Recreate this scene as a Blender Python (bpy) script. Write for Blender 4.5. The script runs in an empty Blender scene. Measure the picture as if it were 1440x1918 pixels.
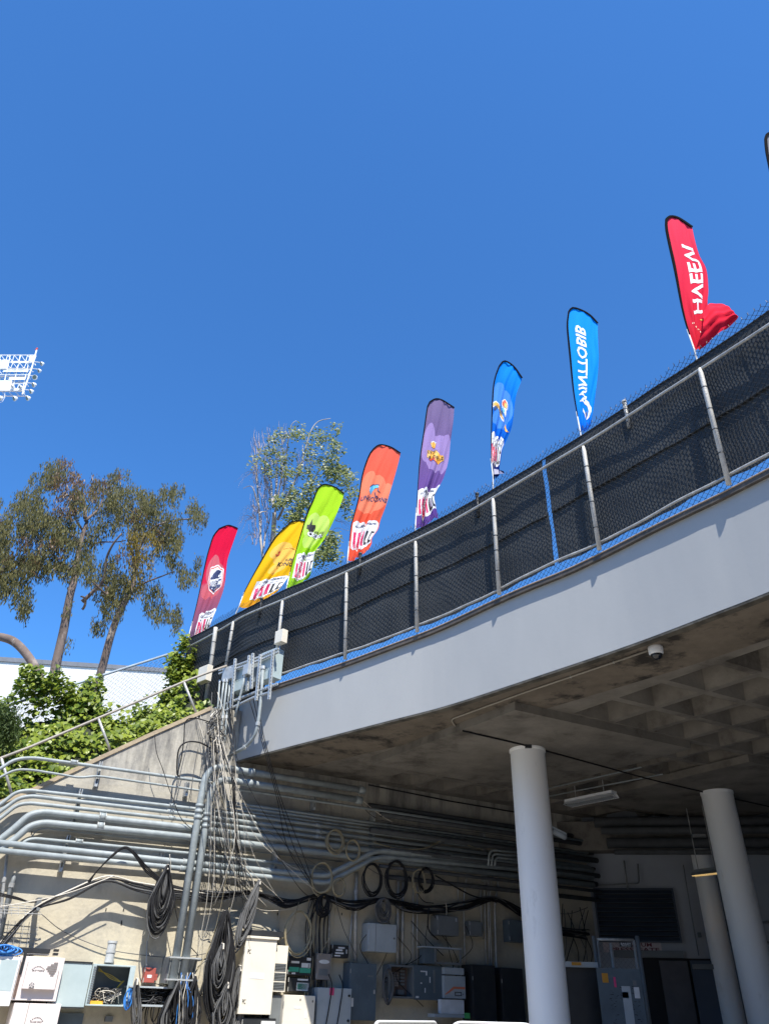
import bpy, bmesh, math, random
from math import sin, cos, pi, radians, atan2, tan, sqrt
from mathutils import Vector as V, Matrix
from mathutils.geometry import tessellate_polygon
from mathutils import noise
RN = random.Random(11)
U = RN.uniform
SC = bpy.context.scene
COL = SC.collection

# ------------------------------------------------------------------ camera, sky, sun, exposure
EYE = 1.15
FPX = 1400.0
PITCH, ROLL = radians(33.907), radians(1.6)
Fv = V((0, cos(PITCH), sin(PITCH))); R0 = V((1, 0, 0)); U0 = R0.cross(Fv)
Rv = R0 * cos(ROLL) + U0 * sin(ROLL); Uv = U0 * cos(ROLL) - R0 * sin(ROLL)
CAM = V((0, 0, EYE))
cd = bpy.data.cameras.new('camera'); cam = bpy.data.objects.new('camera', cd); COL.objects.link(cam)
cam.matrix_world = Matrix(((Rv.x, Uv.x, -Fv.x, 0), (Rv.y, Uv.y, -Fv.y, 0), (Rv.z, Uv.z, -Fv.z, EYE), (0, 0, 0, 1)))
cd.sensor_fit = 'VERTICAL'; cd.sensor_height = 24; cd.sensor_width = 18; cd.lens = 24 * FPX / 1918
cd.clip_end = 6000; cd.clip_start = 0.05
SC.camera = cam
SUN_EL = radians(57)
JW = V((-2.5113, 13.4197, 0))
wd = V((sin(radians(62)), cos(radians(62)), 0)); wn = V((wd.y, -wd.x, 0))
hs = wn * cos(radians(14)) - wd * sin(radians(14))
TS = V((hs.x * cos(SUN_EL), hs.y * cos(SUN_EL), sin(SUN_EL)))
world = bpy.data.worlds.new('World'); SC.world = world; world.use_nodes = True
nt = world.node_tree; bg = nt.nodes['Background']
sky = nt.nodes.new('ShaderNodeTexSky'); sky.sky_type = 'NISHITA'; sky.sun_disc = False
sky.sun_elevation = SUN_EL; sky.sun_rotation = atan2(hs.x, hs.y)
sky.altitude = 0; sky.air_density = 1.0; sky.dust_density = 0.3; sky.ozone_density = 2.2
tint = nt.nodes.new('ShaderNodeMix'); tint.data_type = 'RGBA'; tint.blend_type = 'MULTIPLY'; tint.inputs[0].default_value = 1; tint.inputs[7].default_value = (.46, .98, 1.5, 1)   # clear deep blue of the camera's colour rendering
nt.links.new(sky.outputs[0], tint.inputs[6]); nt.links.new(tint.outputs[2], bg.inputs[0]); bg.inputs[1].default_value = 0.1
sl = bpy.data.lights.new('sun', 'SUN'); sl.energy = 5.0; sl.angle = radians(0.5); sl.color = (1, 0.95, 0.86)
sun = bpy.data.objects.new('sun', sl); COL.objects.link(sun)
sun.rotation_euler = TS.to_track_quat('Z', 'Y').to_euler()
SC.view_settings.view_transform = 'Standard'; SC.view_settings.look = 'None'
SC.view_settings.exposure = 0.76; SC.view_settings.gamma = 1; SC.view_settings.use_curve_mapping = False

# ------------------------------------------------------------------ where a picture point falls on a real surface
def ray(p): return (Fv * FPX + Rv * (p[0] - 720) + Uv * (959 - p[1])).normalized()
def onz(p, z): d = ray(p); return CAM + d * ((z - EYE) / d.z)
def onpl(p, P0, n): d = ray(p); return CAM + d * ((P0 - CAM).dot(n) / d.dot(n))
def W(p, off=0.0): return onpl(p, JW + wn * off, wn)                       # service wall (retaining wall), off metres out from it
def sz(P): d = P - JW; return d.dot(wd), P.z
def wp(s, z, off=0.0): q = JW + wd * s + wn * off; return V((q.x, q.y, z))
def DP(p, y): return onpl(p, V((0, y, 0)), V((0, 1, 0)))
ZS = 3.65 + EYE                                                            # underside of the walkway
BOT = [(440, 1425), (520, 1404), (640, 1373), (740, 1346.6), (837, 1322), (983, 1274), (1100, 1235), (1207, 1198), (1275, 1174), (1357, 1140), (1440, 1108)]

# walkway edge as a smooth plan curve with arclength a (0 at the wall corner)
def catmull(pts, n=8):
    P = [pts[0] * 2 - pts[1]] + list(pts) + [pts[-1] * 2 - pts[-2]]; out = []
    for i in range(1, len(P) - 2):
        for k in range(n):
            t = k / n; a, b, c, d = P[i - 1], P[i], P[i + 1], P[i + 2]
            out.append(0.5 * ((2 * b) + (c - a) * t + (2 * a - 5 * b + 4 * c - d) * t * t + (3 * b - 3 * c + d - a) * t ** 3))
    out.append(P[-2].copy()); return out
_pl = [V((p.x, p.y, 0)) for p in (onz(q, ZS) for q in BOT)]
_pl = [_pl[0], _pl[2], _pl[3], _pl[4], _pl[5], _pl[6], _pl[7], _pl[9], _pl[10]]
_pl = [V((-5.6, 16.7, 0)), V((-4.42, 15.7, 0)), V((-3.2, 14.3, 0))] + _pl + [V((5.25, 4.6, 0)), V((6.3, 2.4, 0)), V((7.2, 0.0, 0)), V((7.9, -2.6, 0))]
CUR = catmull(_pl, 8)
# smooth
for _ in range(12):
    CUR = [CUR[0]] + [(CUR[i - 1] + CUR[i] * 2 + CUR[i + 1]) / 4 for i in range(1, len(CUR) - 1)] + [CUR[-1]]
ARC = [0.0]
for i in range(1, len(CUR)): ARC.append(ARC[-1] + (CUR[i] - CUR[i - 1]).length)
def _near(P):
    b = min(range(len(CUR)), key=lambda i: (CUR[i] - P).length); return ARC[b]
A0 = _near(JW)
ARC = [a - A0 for a in ARC]
AMIN, AMAX = ARC[0], ARC[-1]
def cp(a, off=0.0, z=0.0):
    a = max(AMIN, min(AMAX - 1e-4, a)); lo, hi = 0, len(ARC) - 1
    while hi - lo > 1:
        m = (lo + hi) // 2
        if ARC[m] <= a: lo = m
        else: hi = m
    t = (a - ARC[lo]) / (ARC[hi] - ARC[lo]); P = CUR[lo].lerp(CUR[hi], t)
    T = ((CUR[min(hi + 1, len(CUR) - 1)] - CUR[lo]) * t + (CUR[hi] - CUR[max(lo - 1, 0)]) * (1 - t)).normalized()
    N = V((T.y, -T.x, 0))
    if N.dot(V((-.7, -.7, 0))) < 0: N = -N
    q = P + N * off; return V((q.x, q.y, z))
def onc(p, off=0.0):                                                      # (a, z) where the view ray meets the edge curve
    d = ray(p); n = V((d.y, -d.x, 0)); best = None; pa = None
    k = 0; a = AMIN
    while a < AMAX:
        q = cp(a, off); f = q.dot(n)
        if pa is not None and f * pa[1] <= 0 and q.dot(V((d.x, d.y, 0))) > 0:
            t = pa[1] / (pa[1] - f); aa = pa[0] + (a - pa[0]) * t; q = cp(aa, off)
            r = q.dot(V((d.x, d.y, 0))) / (d.x * d.x + d.y * d.y); return aa, EYE + d.z * r
        pa = (a, f); a += 0.1
    return None
def prof(pts, off=0.0):
    L = sorted(x for x in (onc(p, off) for p in pts) if x)
    def f(a):
        if a <= L[0][0]: i = 0
        elif a >= L[-1][0]: i = len(L) - 2
        else: i = max(k for k in range(len(L) - 1) if L[k][0] <= a)
        (a0, z0), (a1, z1) = L[i], L[i + 1]; t = (a - a0) / (a1 - a0)
        t = max(-1.5, min(2.5, t)) if False else t
        if a > L[-1][0] or a < L[0][0]:
            return (z1 if a > L[-1][0] else z0)
        return z0 + (z1 - z0) * t
    def g(a): return sum(f(a + k * 0.25) for k in (-2, -1, 0, 1, 2)) / 5
    return g
zLedge = prof([(520, 1290), (646, 1250), (780, 1200), (956, 1120), (1109, 1060), (1160, 1028), (1300, 962), (1440, 893)])
zRail = prof([(343, 1217), (433, 1168), (530, 1125), (649, 1072), (760, 1019), (922, 934), (1040, 864), (1090, 834), (1309, 693), (1440, 610)], 0.06)
zScrT = prof([(345, 1197), (398, 1171), (486, 1127), (527, 1104), (655, 1053), (740, 1011.7), (778, 990), (921, 914), (1011, 861.6), (1081, 815), (1301, 671), (1440, 577)])
zScrB = prof([(544, 1258), (640, 1227), (678, 1215.5), (760, 1183), (938, 1106), (1031, 1058), (1118, 1023), (1368, 890), (1440, 855)])
zSeam = prof([(427, 1229), (532, 1182), (652, 1139), (740, 1095), (784, 1077), (1014, 963.6), (1109, 907), (1318, 790), (1440, 711)])

# ------------------------------------------------------------------ building helpers
BASE = {}
def tagit(o, label=None, cat=None, group=None, kind=None):
    if label: o['label'] = label
    if cat: o['category'] = cat
    if group: o['group'] = group
    if kind: o['kind'] = kind
    return o
def thing(name, label, cat, loc, group=None):
    o = bpy.data.objects.new(name, None); COL.objects.link(o); o.location = loc; BASE[o.name] = V(loc)
    o.empty_display_size = 0.2
    return tagit(o, label, cat, group)
class MB:
    def __init__(s): s.v = []; s.f = []; s.m = []; s.uv = None
    def add(s, vs, fs, mi=0):
        b = len(s.v); s.v += [V(x) for x in vs]; s.f += [tuple(i + b for i in f) for f in fs]; s.m += [mi] * len(fs); return s
    def box(s, c, hx, hy, hz, mi=0):                                       # centre and three half-axis vectors
        c = V(c); vs = [c + hx * i + hy * j + hz * k for i in (-1, 1) for j in (-1, 1) for k in (-1, 1)]
        return s.add(vs, [(0, 1, 3, 2), (4, 6, 7, 5), (0, 4, 5, 1), (2, 3, 7, 6), (0, 2, 6, 4), (1, 5, 7, 3)], mi)
    def wbox(s, s0, s1, z0, z1, o0, o1, mi=0):
        return s.box(wp((s0 + s1) / 2, (z0 + z1) / 2, (o0 + o1) / 2), wd * ((s1 - s0) / 2), wn * ((o1 - o0) / 2), V((0, 0, (z1 - z0) / 2)), mi)
    def bar(s, a, b, w, t, up=None, mi=0):
        a, b = V(a), V(b); d = (b - a); L = d.length; d.normalize()
        up = up or V((0, 0, 1))
        x = d.cross(up)
        if x.length < 1e-3: x = d.cross(V((1, 0, 0)))
        x.normalize(); y = x.cross(d)
        return s.box((a + b) / 2, d * (L / 2), x * (w / 2), y * (t / 2), mi)
    def tube(s, pts, r, n=8, cap=True, mi=0):
        pts = [V(p) for p in pts]; rs = r if isinstance(r, (list, tuple)) else [r] * len(pts)
        b = len(s.v); m = len(pts); X = None
        for i, p in enumerate(pts):
            d = (pts[min(i + 1, m - 1)] - pts[max(i - 1, 0)])
            if d.length < 1e-9: d = V((0, 0, 1))
            d.normalize()
            if X is None:
                X = d.cross(V((0.13, 0.21, 0.97)))
                if X.length < 0.1: X = d.cross(V((1, 0, 0)))
            X = X - d * X.dot(d)
            if X.length < 1e-6: X = d.orthogonal()
            X.normalize(); Y = d.cross(X)
            for k in range(n):
                t = 2 * pi * k / n; s.v.append(p + X * (cos(t) * rs[i]) + Y * (sin(t) * rs[i]))
        for i in range(m - 1):
            for k in range(n):
                a = b + i * n + k; c = b + i * n + (k + 1) % n
                s.f.append((a, c, c + n, a + n)); s.m.append(mi)
        if cap and n > 2:
            s.f.append(tuple(b + k for k in reversed(range(n)))); s.f.append(tuple(b + (m - 1) * n + k for k in range(n))); s.m += [mi, mi]
        return s
    def build(s, name, mat, parent=None, smooth=False, base=None, label=None, cat=None, group=None, kind=None, bevel=0):
        me = bpy.data.meshes.new(name)
        if parent is not None: bs = BASE[parent.name]
        else:
            if base is None:
                n = len(s.v) or 1; bs = V((sum(v.x for v in s.v) / n, sum(v.y for v in s.v) / n, min(v.z for v in s.v)))
            else: bs = V(base)
        me.from_pydata([v - bs for v in s.v], [], s.f)
        mats = mat if isinstance(mat, (list, tuple)) else [mat]
        for m in mats: me.materials.append(m)
        if len(mats) > 1: me.polygons.foreach_set('material_index', s.m)
        if smooth: me.polygons.foreach_set('use_smooth', [True] * len(me.polygons))
        if s.uv:
            l = me.uv_layers.new(name='UVMap')
            l.data.foreach_set('uv', [c for lp in me.loops for c in s.uv[lp.vertex_index]])
        me.update()
        o = bpy.data.objects.new(name, me); COL.objects.link(o)
        if parent is not None: o.parent = parent
        else: o.location = bs
        BASE[o.name] = bs
        if smooth == 'auto' or bevel:
            pass
        if bevel:
            md = o.modifiers.new('edge', 'BEVEL'); md.width = bevel; md.segments = 2; md.limit_method = 'ANGLE'
        return tagit(o, label, cat, group, kind)
def fillet(pts, r, n=6):
    out = [V(pts[0])]
    for i in range(1, len(pts) - 1):
        a, b, c = V(pts[i - 1]), V(pts[i]), V(pts[i + 1]); d0 = (a - b); d1 = (c - b)
        k = min(r, d0.length * .48, d1.length * .48); p0 = b + d0.normalized() * k; p1 = b + d1.normalized() * k
        for j in range(n + 1):
            t = j / n; out.append(p0 * (1 - t) ** 2 + b * 2 * t * (1 - t) + p1 * t * t)
    out.append(V(pts[-1])); return out

# ------------------------------------------------------------------ materials
def mat(name, c1, c2=None, scale=6.0, rough=0.6, metal=0.0, bump=0.0, bscale=None, lo=.35, hi=.65, spec=0.4, c3=None, s3=1.2, st3=(.55, .75), stretch=None, detail=6):
    m = bpy.data.materials.new(name); m.use_nodes = True; t = m.node_tree; N = t.nodes; L = t.links
    b = N['Principled BSDF']; b.inputs['Roughness'].default_value = rough; b.inputs['Metallic'].default_value = metal
    b.inputs['Specular IOR Level'].default_value = spec
    c2 = c2 or tuple(x * .78 for x in c1)
    g = N.new('ShaderNodeNewGeometry'); mp = N.new('ShaderNodeMapping'); L.new(g.outputs['Position'], mp.inputs[0])
    if stretch: mp.inputs['Scale'].default_value = stretch
    n = N.new('ShaderNodeTexNoise'); n.inputs['Scale'].default_value = scale; n.inputs['Detail'].default_value = detail; n.inputs['Roughness'].default_value = .62
    L.new(mp.outputs[0], n.inputs['Vector'])
    r = N.new('ShaderNodeMapRange'); r.inputs[1].default_value = lo; r.inputs[2].default_value = hi; L.new(n.outputs[0], r.inputs[0])
    x = N.new('ShaderNodeMix'); x.data_type = 'RGBA'; L.new(r.outputs[0], x.inputs[0])
    x.inputs[6].default_value = (*c1, 1); x.inputs[7].default_value = (*c2, 1); out = x.outputs[2]
    if c3:
        n3 = N.new('ShaderNodeTexNoise'); n3.inputs['Scale'].default_value = s3; n3.inputs['Detail'].default_value = 9; n3.inputs['Roughness'].default_value = .7
        L.new(mp.outputs[0], n3.inputs['Vector'])
        r3 = N.new('ShaderNodeMapRange'); r3.inputs[1].default_value = st3[0]; r3.inputs[2].default_value = st3[1]; L.new(n3.outputs[0], r3.inputs[0])
        y = N.new('ShaderNodeMix'); y.data_type = 'RGBA'; L.new(r3.outputs[0], y.inputs[0]); L.new(out, y.inputs[6]); y.inputs[7].default_value = (*c3, 1); out = y.outputs[2]
    L.new(out, b.inputs['Base Color'])
    if bump:
        nb = N.new('ShaderNodeTexNoise'); nb.inputs['Scale'].default_value = bscale or scale * 6; nb.inputs['Detail'].default_value = 5
        L.new(g.outputs['Position'], nb.inputs['Vector'])
        bp = N.new('ShaderNodeBump'); bp.inputs['Strength'].default_value = bump; bp.inputs['Distance'].default_value = .02
        L.new(nb.outputs[0], bp.inputs['Height']); L.new(bp.outputs[0], b.inputs['Normal'])
    return m
def leafmat(name, c1, c2, scale=1.5, tr=.35, rough=.5, var=1.0):
    m = bpy.data.materials.new(name); m.use_nodes = True; t = m.node_tree; N = t.nodes; L = t.links
    b = N['Principled BSDF']; b.inputs['Roughness'].default_value = rough; b.inputs['Specular IOR Level'].default_value = .3
    g = N.new('ShaderNodeNewGeometry')
    n = N.new('ShaderNodeTexNoise'); n.inputs['Scale'].default_value = scale; n.inputs['Detail'].default_value = 3; L.new(g.outputs['Position'], n.inputs['Vector'])
    ad = N.new('ShaderNodeMath'); ad.operation = 'MULTIPLY_ADD'; L.new(g.outputs['Random Per Island'], ad.inputs[0]); ad.inputs[1].default_value = .55 * var; L.new(n.outputs[0], ad.inputs[2])
    r = N.new('ShaderNodeMapRange'); r.inputs[1].default_value = .4; r.inputs[2].default_value = 1.1; L.new(ad.outputs[0], r.inputs[0])
    x = N.new('ShaderNodeMix'); x.data_type = 'RGBA'; L.new(r.outputs[0], x.inputs[0]); x.inputs[6].default_value = (*c1, 1); x.inputs[7].default_value = (*c2, 1)
    L.new(x.outputs[2], b.inputs['Base Color'])
    tl = N.new('ShaderNodeBsdfTranslucent'); L.new(x.outputs[2], tl.inputs[0])
    ms = N.new('ShaderNodeMixShader'); ms.inputs[0].default_value = tr; L.new(b.outputs[0], ms.inputs[1]); L.new(tl.outputs[0], ms.inputs[2])
    L.new(ms.outputs[0], N['Material Output'].inputs[0]); return m
M = {}
M['ground'] = mat('pale_concrete_paving', (.31, .285, .25), (.26, .24, .21), 1.5, .9, bump=.3)
M['fascia'] = mat('grey_fascia_paint', (.40, .405, .395), (.365, .37, .365), .9, .75, c3=(.33, .345, .345), s3=2.2, st3=(.62, .85), stretch=(1, 1, .35), bump=.04, bscale=20)
M['ledge'] = mat('weathered_flashing', (.10, .085, .072), (.055, .05, .045), 5, .7, c3=(.18, .15, .12), s3=9)
M['soffit'] = mat('bare_concrete_soffit', (.215, .197, .168), (.138, .126, .107), 2.2, .9, bump=.35, bscale=18, c3=(.07, .06, .05), s3=1.1, st3=(.54, .72))
M['column'] = mat('white_column_paint', (.82, .82, .80), (.77, .77, .76), 1.5, .6, stretch=(1, 1, .35), c3=(.50, .49, .46), s3=4, st3=(.60, .85), bump=.06, bscale=14)
M['coping'] = mat('tan_coping', (.50, .40, .27), (.36, .29, .20), 4, .9, bump=.3)
M['conduit'] = mat('grey_painted_conduit', (.31, .345, .35), (.22, .25, .255), 7, .5, spec=.4, c3=(.42, .45, .45), s3=3.5, st3=(.58, .75))
M['galv'] = mat('galvanised_pipe', (.46, .46, .44), (.30, .30, .29), 9, .45, metal=.2, c3=(.55, .55, .52), s3=14, bump=.2)
M['fpost'] = mat('weathered_post_paint', (.58, .56, .51), (.42, .41, .38), 10, .6, c3=(.22, .20, .17), s3=22, st3=(.62, .7), stretch=(1, 1, .5), bump=.3)
M['blackpipe'] = mat('black_post', (.03, .035, .04), None, 8, .5)
M['wire'] = mat('black_chain_link', (.012, .014, .018), None, 8, .55)
M['gwire'] = mat('grey_chain_link', (.12, .125, .13), None, 8, .5, metal=.3)
M['blk'] = mat('black_cable', (.010, .010, .011), (.022, .022, .024), 3, .65, spec=.2)
M['gry'] = mat('grey_cable', (.13, .13, .13), (.08, .08, .08), 3, .6, spec=.25)
M['wht'] = mat('offwhite_cable', (.62, .58, .50), (.48, .44, .37), 3, .5)
M['tan'] = mat('tan_cable', (.36, .31, .20), (.26, .22, .14), 3, .5)
M['yel'] = mat('yellow_cable', (.55, .42, .06), None, 3, .5)
M['blu'] = mat('blue_cable', (.04, .22, .60), (.03, .15, .45), 3, .5)
M['cream'] = mat('cream_cabinet_paint', (.74, .69, .58), (.68, .63, .53), 2, .45, c3=(.60, .55, .45), s3=4, st3=(.62, .85))
M['pink'] = mat('pale_pinkish_paint', (.73, .66, .64), (.68, .61, .59), 2, .45)
M['lgrey'] = mat('light_grey_enclosure', (.40, .44, .46), (.34, .38, .40), 3, .5, c3=(.28, .31, .32), s3=6, st3=(.6, .8))
M['bgrey'] = mat('pale_blue_grey_enclosure', (.42, .50, .51), (.36, .44, .45), 3, .45)
M['slate'] = mat('slate_blue_panel', (.10, .135, .16), (.075, .10, .12), 3, .5, c3=(.15, .18, .2), s3=8, st3=(.6, .8))
M['mgrey'] = mat('mid_grey_enclosure', (.17, .185, .19), (.13, .14, .145), 3, .55)
M['taupe'] = mat('taupe_enclosure', (.27, .24, .22), None, 3, .55)
M['inside'] = mat('enclosure_inside', (.11, .135, .15), (.08, .10, .11), 4, .6)
M['dark'] = mat('dark_void', (.02, .02, .022), None, 4, .8)
M['blackbox'] = mat('black_plastic', (.02, .022, .025), (.03, .032, .035), 5, .4)
M['rust'] = mat('rusty_interior', (.16, .11, .09), (.09, .06, .05), 9, .8, bump=.4)
M['red'] = mat('faded_red_paint', (.36, .085, .065), (.30, .07, .055), 5, .5)
M['white'] = mat('white_paint', (.74, .75, .76), (.68, .69, .70), 3, .5)
M['paper'] = mat('white_label', (.72, .73, .73), None, 5, .6)
M['green'] = mat('green_label', (.05, .36, .24), (.04, .28, .19), 5, .6)
M['brightgreen'] = mat('bright_green_card', (.10, .50, .15), None, 5, .6)
M['orange'] = mat('orange_print', (.75, .22, .12), None, 5, .6)
M['amber'] = mat('amber_sticker', (.60, .28, .03), None, 5, .6)
M['magenta'] = mat('pink_sticker', (.70, .06, .20), None, 5, .6)
M['ink'] = mat('black_ink', (.02, .02, .025), None, 5, .6)
M['signred'] = mat('dark_red_lettering', (.16, .03, .04), None, 5, .6)
M['signface'] = mat('pale_sign_face', (.55, .47, .47), None, 5, .6)
M['backwall'] = mat('grey_painted_wall', (.32, .345, .38), (.28, .30, .335), 1.2, .8)
M['doorblue'] = mat('dark_blue_door', (.05, .07, .10), (.04, .055, .08), 2, .5)
M['building'] = mat('white_building_wall', (.62, .62, .60), (.57, .57, .56), .8, .8, stretch=(1, 1, .2))
M['cap'] = mat('grey_roof_edge', (.16, .17, .19), None, 3, .6)
M['bark'] = mat('eucalyptus_bark', (.20, .15, .125), (.11, .08, .065), 2.2, .9, stretch=(1, 1, .45), c3=(.33, .28, .24), s3=2.5, st3=(.55, .68), bump=.5, bscale=9)
M['pbark'] = mat('pale_bark', (.42, .38, .34), (.27, .23, .20), 2.5, .8, bump=.4, bscale=9)
M['twig'] = mat('bare_twigs', (.34, .27, .24), (.22, .16, .14), 2.5, .8)
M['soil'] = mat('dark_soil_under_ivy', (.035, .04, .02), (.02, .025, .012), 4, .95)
M['euc'] = leafmat('eucalyptus_leaves', (.036, .038, .011), (.155, .14, .045), 1.2, .2, .7)
M['eucr'] = leafmat('rusty_eucalyptus_leaves', (.075, .035, .018), (.20, .125, .055), 1.4, .3, .45)
M['eucy'] = leafmat('golden_eucalyptus_leaves', (.08, .06, .01), (.26, .19, .03), 1.6, .35, .45)
M['ivy'] = leafmat('ivy_leaves', (.045, .095, .010), (.31, .37, .05), 1.8, .3, .38)
M['poplar'] = leafmat('broad_silvery_leaves', (.045, .07, .012), (.25, .27, .08), 2.5, .3, .4)
M['shrub'] = leafmat('dark_shrub_needles', (.02, .045, .01), (.09, .13, .03), 2.5, .2, .6)
M['strut'] = mat('slotted_galvanised_strut', (.52, .54, .54), (.40, .42, .42), 9, .4, metal=.3)
M['lens'] = mat('smoked_dome', (.01, .011, .014), None, 3, .12, spec=.8)
M['tower'] = mat('white_tower_steel', (.80, .80, .80), (.70, .70, .70), 1, .5)
M['lampglass'] = mat('dark_lamp_glass', (.12, .15, .13), None, 3, .25)
M['redlamp'] = mat('red_lamp', (.55, .03, .02), None, 3, .4)
def emis(name, c, s):
    m = bpy.data.materials.new(name); m.use_nodes = True; b = m.node_tree.nodes['Principled BSDF']
    b.inputs['Base Color'].default_value = (*c, 1); b.inputs['Emission Color'].default_value = (*c, 1); b.inputs['Emission Strength'].default_value = s; return m
M['glow'] = emis('lit_tube', (1, .66, .25), 2.2)

# retaining wall: cream concrete with board lines, dark streaks below the coping
def wallmat():
    m = mat('stained_cream_concrete', (.54, .485, .365), (.44, .40, .315), 1.6, .92, bump=.35, bscale=16, c3=(.27, .255, .22), s3=1.3, st3=(.50, .72), stretch=(1, 1, .8))
    t = m.node_tree; N = t.nodes; L = t.links; b = N['Principled BSDF']
    src = b.inputs['Base Color'].links[0].from_socket
    g = N.new('ShaderNodeNewGeometry')
    # coarse vertical streaks of black mildew, strongest high on the wall where rain runs off the coping
    sep = N.new('ShaderNodeSeparateXYZ'); L.new(g.outputs['Position'], sep.inputs[0])
    mp = N.new('ShaderNodeMapping'); mp.inputs['Scale'].default_value = (3.2, 3.2, .5); L.new(g.outputs['Position'], mp.inputs[0])
    n = N.new('ShaderNodeTexNoise'); n.inputs['Scale'].default_value = 1.6; n.inputs['Detail'].default_value = 8; n.inputs['Roughness'].default_value = .7; L.new(mp.outputs[0], n.inputs['Vector'])
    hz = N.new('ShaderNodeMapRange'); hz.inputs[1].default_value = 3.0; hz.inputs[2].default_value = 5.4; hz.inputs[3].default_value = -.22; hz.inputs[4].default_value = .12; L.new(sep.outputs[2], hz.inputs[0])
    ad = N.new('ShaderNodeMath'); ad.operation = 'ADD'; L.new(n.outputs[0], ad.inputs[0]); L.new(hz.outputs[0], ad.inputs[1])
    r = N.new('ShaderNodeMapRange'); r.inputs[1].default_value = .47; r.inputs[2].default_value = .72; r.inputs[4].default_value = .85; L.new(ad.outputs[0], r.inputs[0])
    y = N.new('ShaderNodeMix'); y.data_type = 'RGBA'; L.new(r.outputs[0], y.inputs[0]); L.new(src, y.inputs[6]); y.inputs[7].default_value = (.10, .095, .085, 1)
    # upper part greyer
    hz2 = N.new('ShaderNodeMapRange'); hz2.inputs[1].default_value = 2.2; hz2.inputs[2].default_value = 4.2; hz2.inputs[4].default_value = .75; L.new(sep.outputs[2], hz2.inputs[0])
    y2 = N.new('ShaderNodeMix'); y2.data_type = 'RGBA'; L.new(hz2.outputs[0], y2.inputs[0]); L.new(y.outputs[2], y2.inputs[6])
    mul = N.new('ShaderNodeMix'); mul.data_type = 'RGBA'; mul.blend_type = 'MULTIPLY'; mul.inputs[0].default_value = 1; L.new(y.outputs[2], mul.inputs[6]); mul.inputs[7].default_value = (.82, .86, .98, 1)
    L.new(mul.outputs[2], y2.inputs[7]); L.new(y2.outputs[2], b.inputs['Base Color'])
    return m
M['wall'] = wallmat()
def screenmat():
    m = bpy.data.materials.new('woven_black_windscreen'); m.use_nodes = True; t = m.node_tree; N = t.nodes; L = t.links
    b = N['Principled BSDF']; b.inputs['Roughness'].default_value = .7; b.inputs['Specular IOR Level'].default_value = .25
    g = N.new('ShaderNodeNewGeometry'); n = N.new('ShaderNodeTexNoise'); n.inputs['Scale'].default_value = 1.4; n.inputs['Detail'].default_value = 6; L.new(g.outputs['Position'], n.inputs['Vector'])
    r = N.new('ShaderNodeMapRange'); r.inputs[1].default_value = .35; r.inputs[2].default_value = .7; L.new(n.outputs[0], r.inputs[0])
    x = N.new('ShaderNodeMix'); x.data_type = 'RGBA'; L.new(r.outputs[0], x.inputs[0]); x.inputs[6].default_value = (.055, .060, .063, 1); x.inputs[7].default_value = (.038, .042, .045, 1)
    L.new(x.outputs[2], b.inputs['Base Color'])
    return m
M['screen'] = screenmat()
M['shadepipe'] = mat('shade_darkened_conduit', (.075, .08, .085), (.05, .053, .056), 5, .7)  # conduit grey painted darker, standing in for deep shade under the walkway

# ------------------------------------------------------------------ ground
MB().add([(-400, -300, 0), (400, -300, 0), (400, 600, 0), (-400, 600, 0)], [(0, 1, 2, 3)]).build('ground', M['ground'], kind='structure', base=(0, 0, 0))

# ------------------------------------------------------------------ elevated walkway: fascia, flashing, waffle soffit, drop panels, deck
CORN = V((4.46, 17.13, 0)); bd = V((sin(radians(101)), cos(radians(101)), 0)); bn = V((bd.y, -bd.x, 0))   # back wall line, normal to camera
def BW(p, off=0.0): return onpl(p, CORN + bn * off, bn)
def bp_(t, z, off=0.0): q = CORN + bd * t + bn * off; return V((q.x, q.y, z))
walk = thing('elevated_walkway', 'curved concrete walkway deck with pale grey fascia and coffered underside', 'walkway', (2, 11, ZS))
NA = 90
AS = [-0.03 + (AMAX - .1) * i / NA for i in range(NA + 1)]
m = MB(); vs = []
for a in AS:
    zt = zLedge(a)
    for o, z in ((0, ZS), (0, ZS + .05), (0, ZS + .5), (0, zt), (-.25, zt), (-.25, ZS + .3), (-.25, ZS + .002)): vs.append(cp(a, o, z))
k = 7; fs = []
for i in range(NA):
    for j in range(k - 1): fs.append((i * k + j, (i + 1) * k + j, (i + 1) * k + j + 1, i * k + j + 1))
fs.append(tuple(range(k))); m.add(vs, fs)
m.build('fascia', M['fascia'], walk)
m = MB(); vs = []
for i in range(NA + 1):
    a = AS[i]; zt = zLedge(a)
    for o, z in ((.055, zt - .01), (.055, zt + .052), (.045, zt + .06), (-.27, zt + .062), (-.27, zt + .003)): vs.append(cp(a, o, z))
k = 5; fs = []
for i in range(NA):
    for j in range(k): fs.append((i * k + j, (i + 1) * k + j, (i + 1) * k + (j + 1) % k, i * k + (j + 1) % k))
fs.append((0, 1, 2, 3, 4)); m.add(vs, fs); m.build('edge_flashing', M['ledge'], walk)
MB().tube([cp(a, .058, zLedge(a) + .056) for a in AS], .009, 6).build('flashing_lip', mat('tan_flashing_lip', (.42, .32, .24), (.30, .23, .18), 8, .7), walk, smooth=True)
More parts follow.
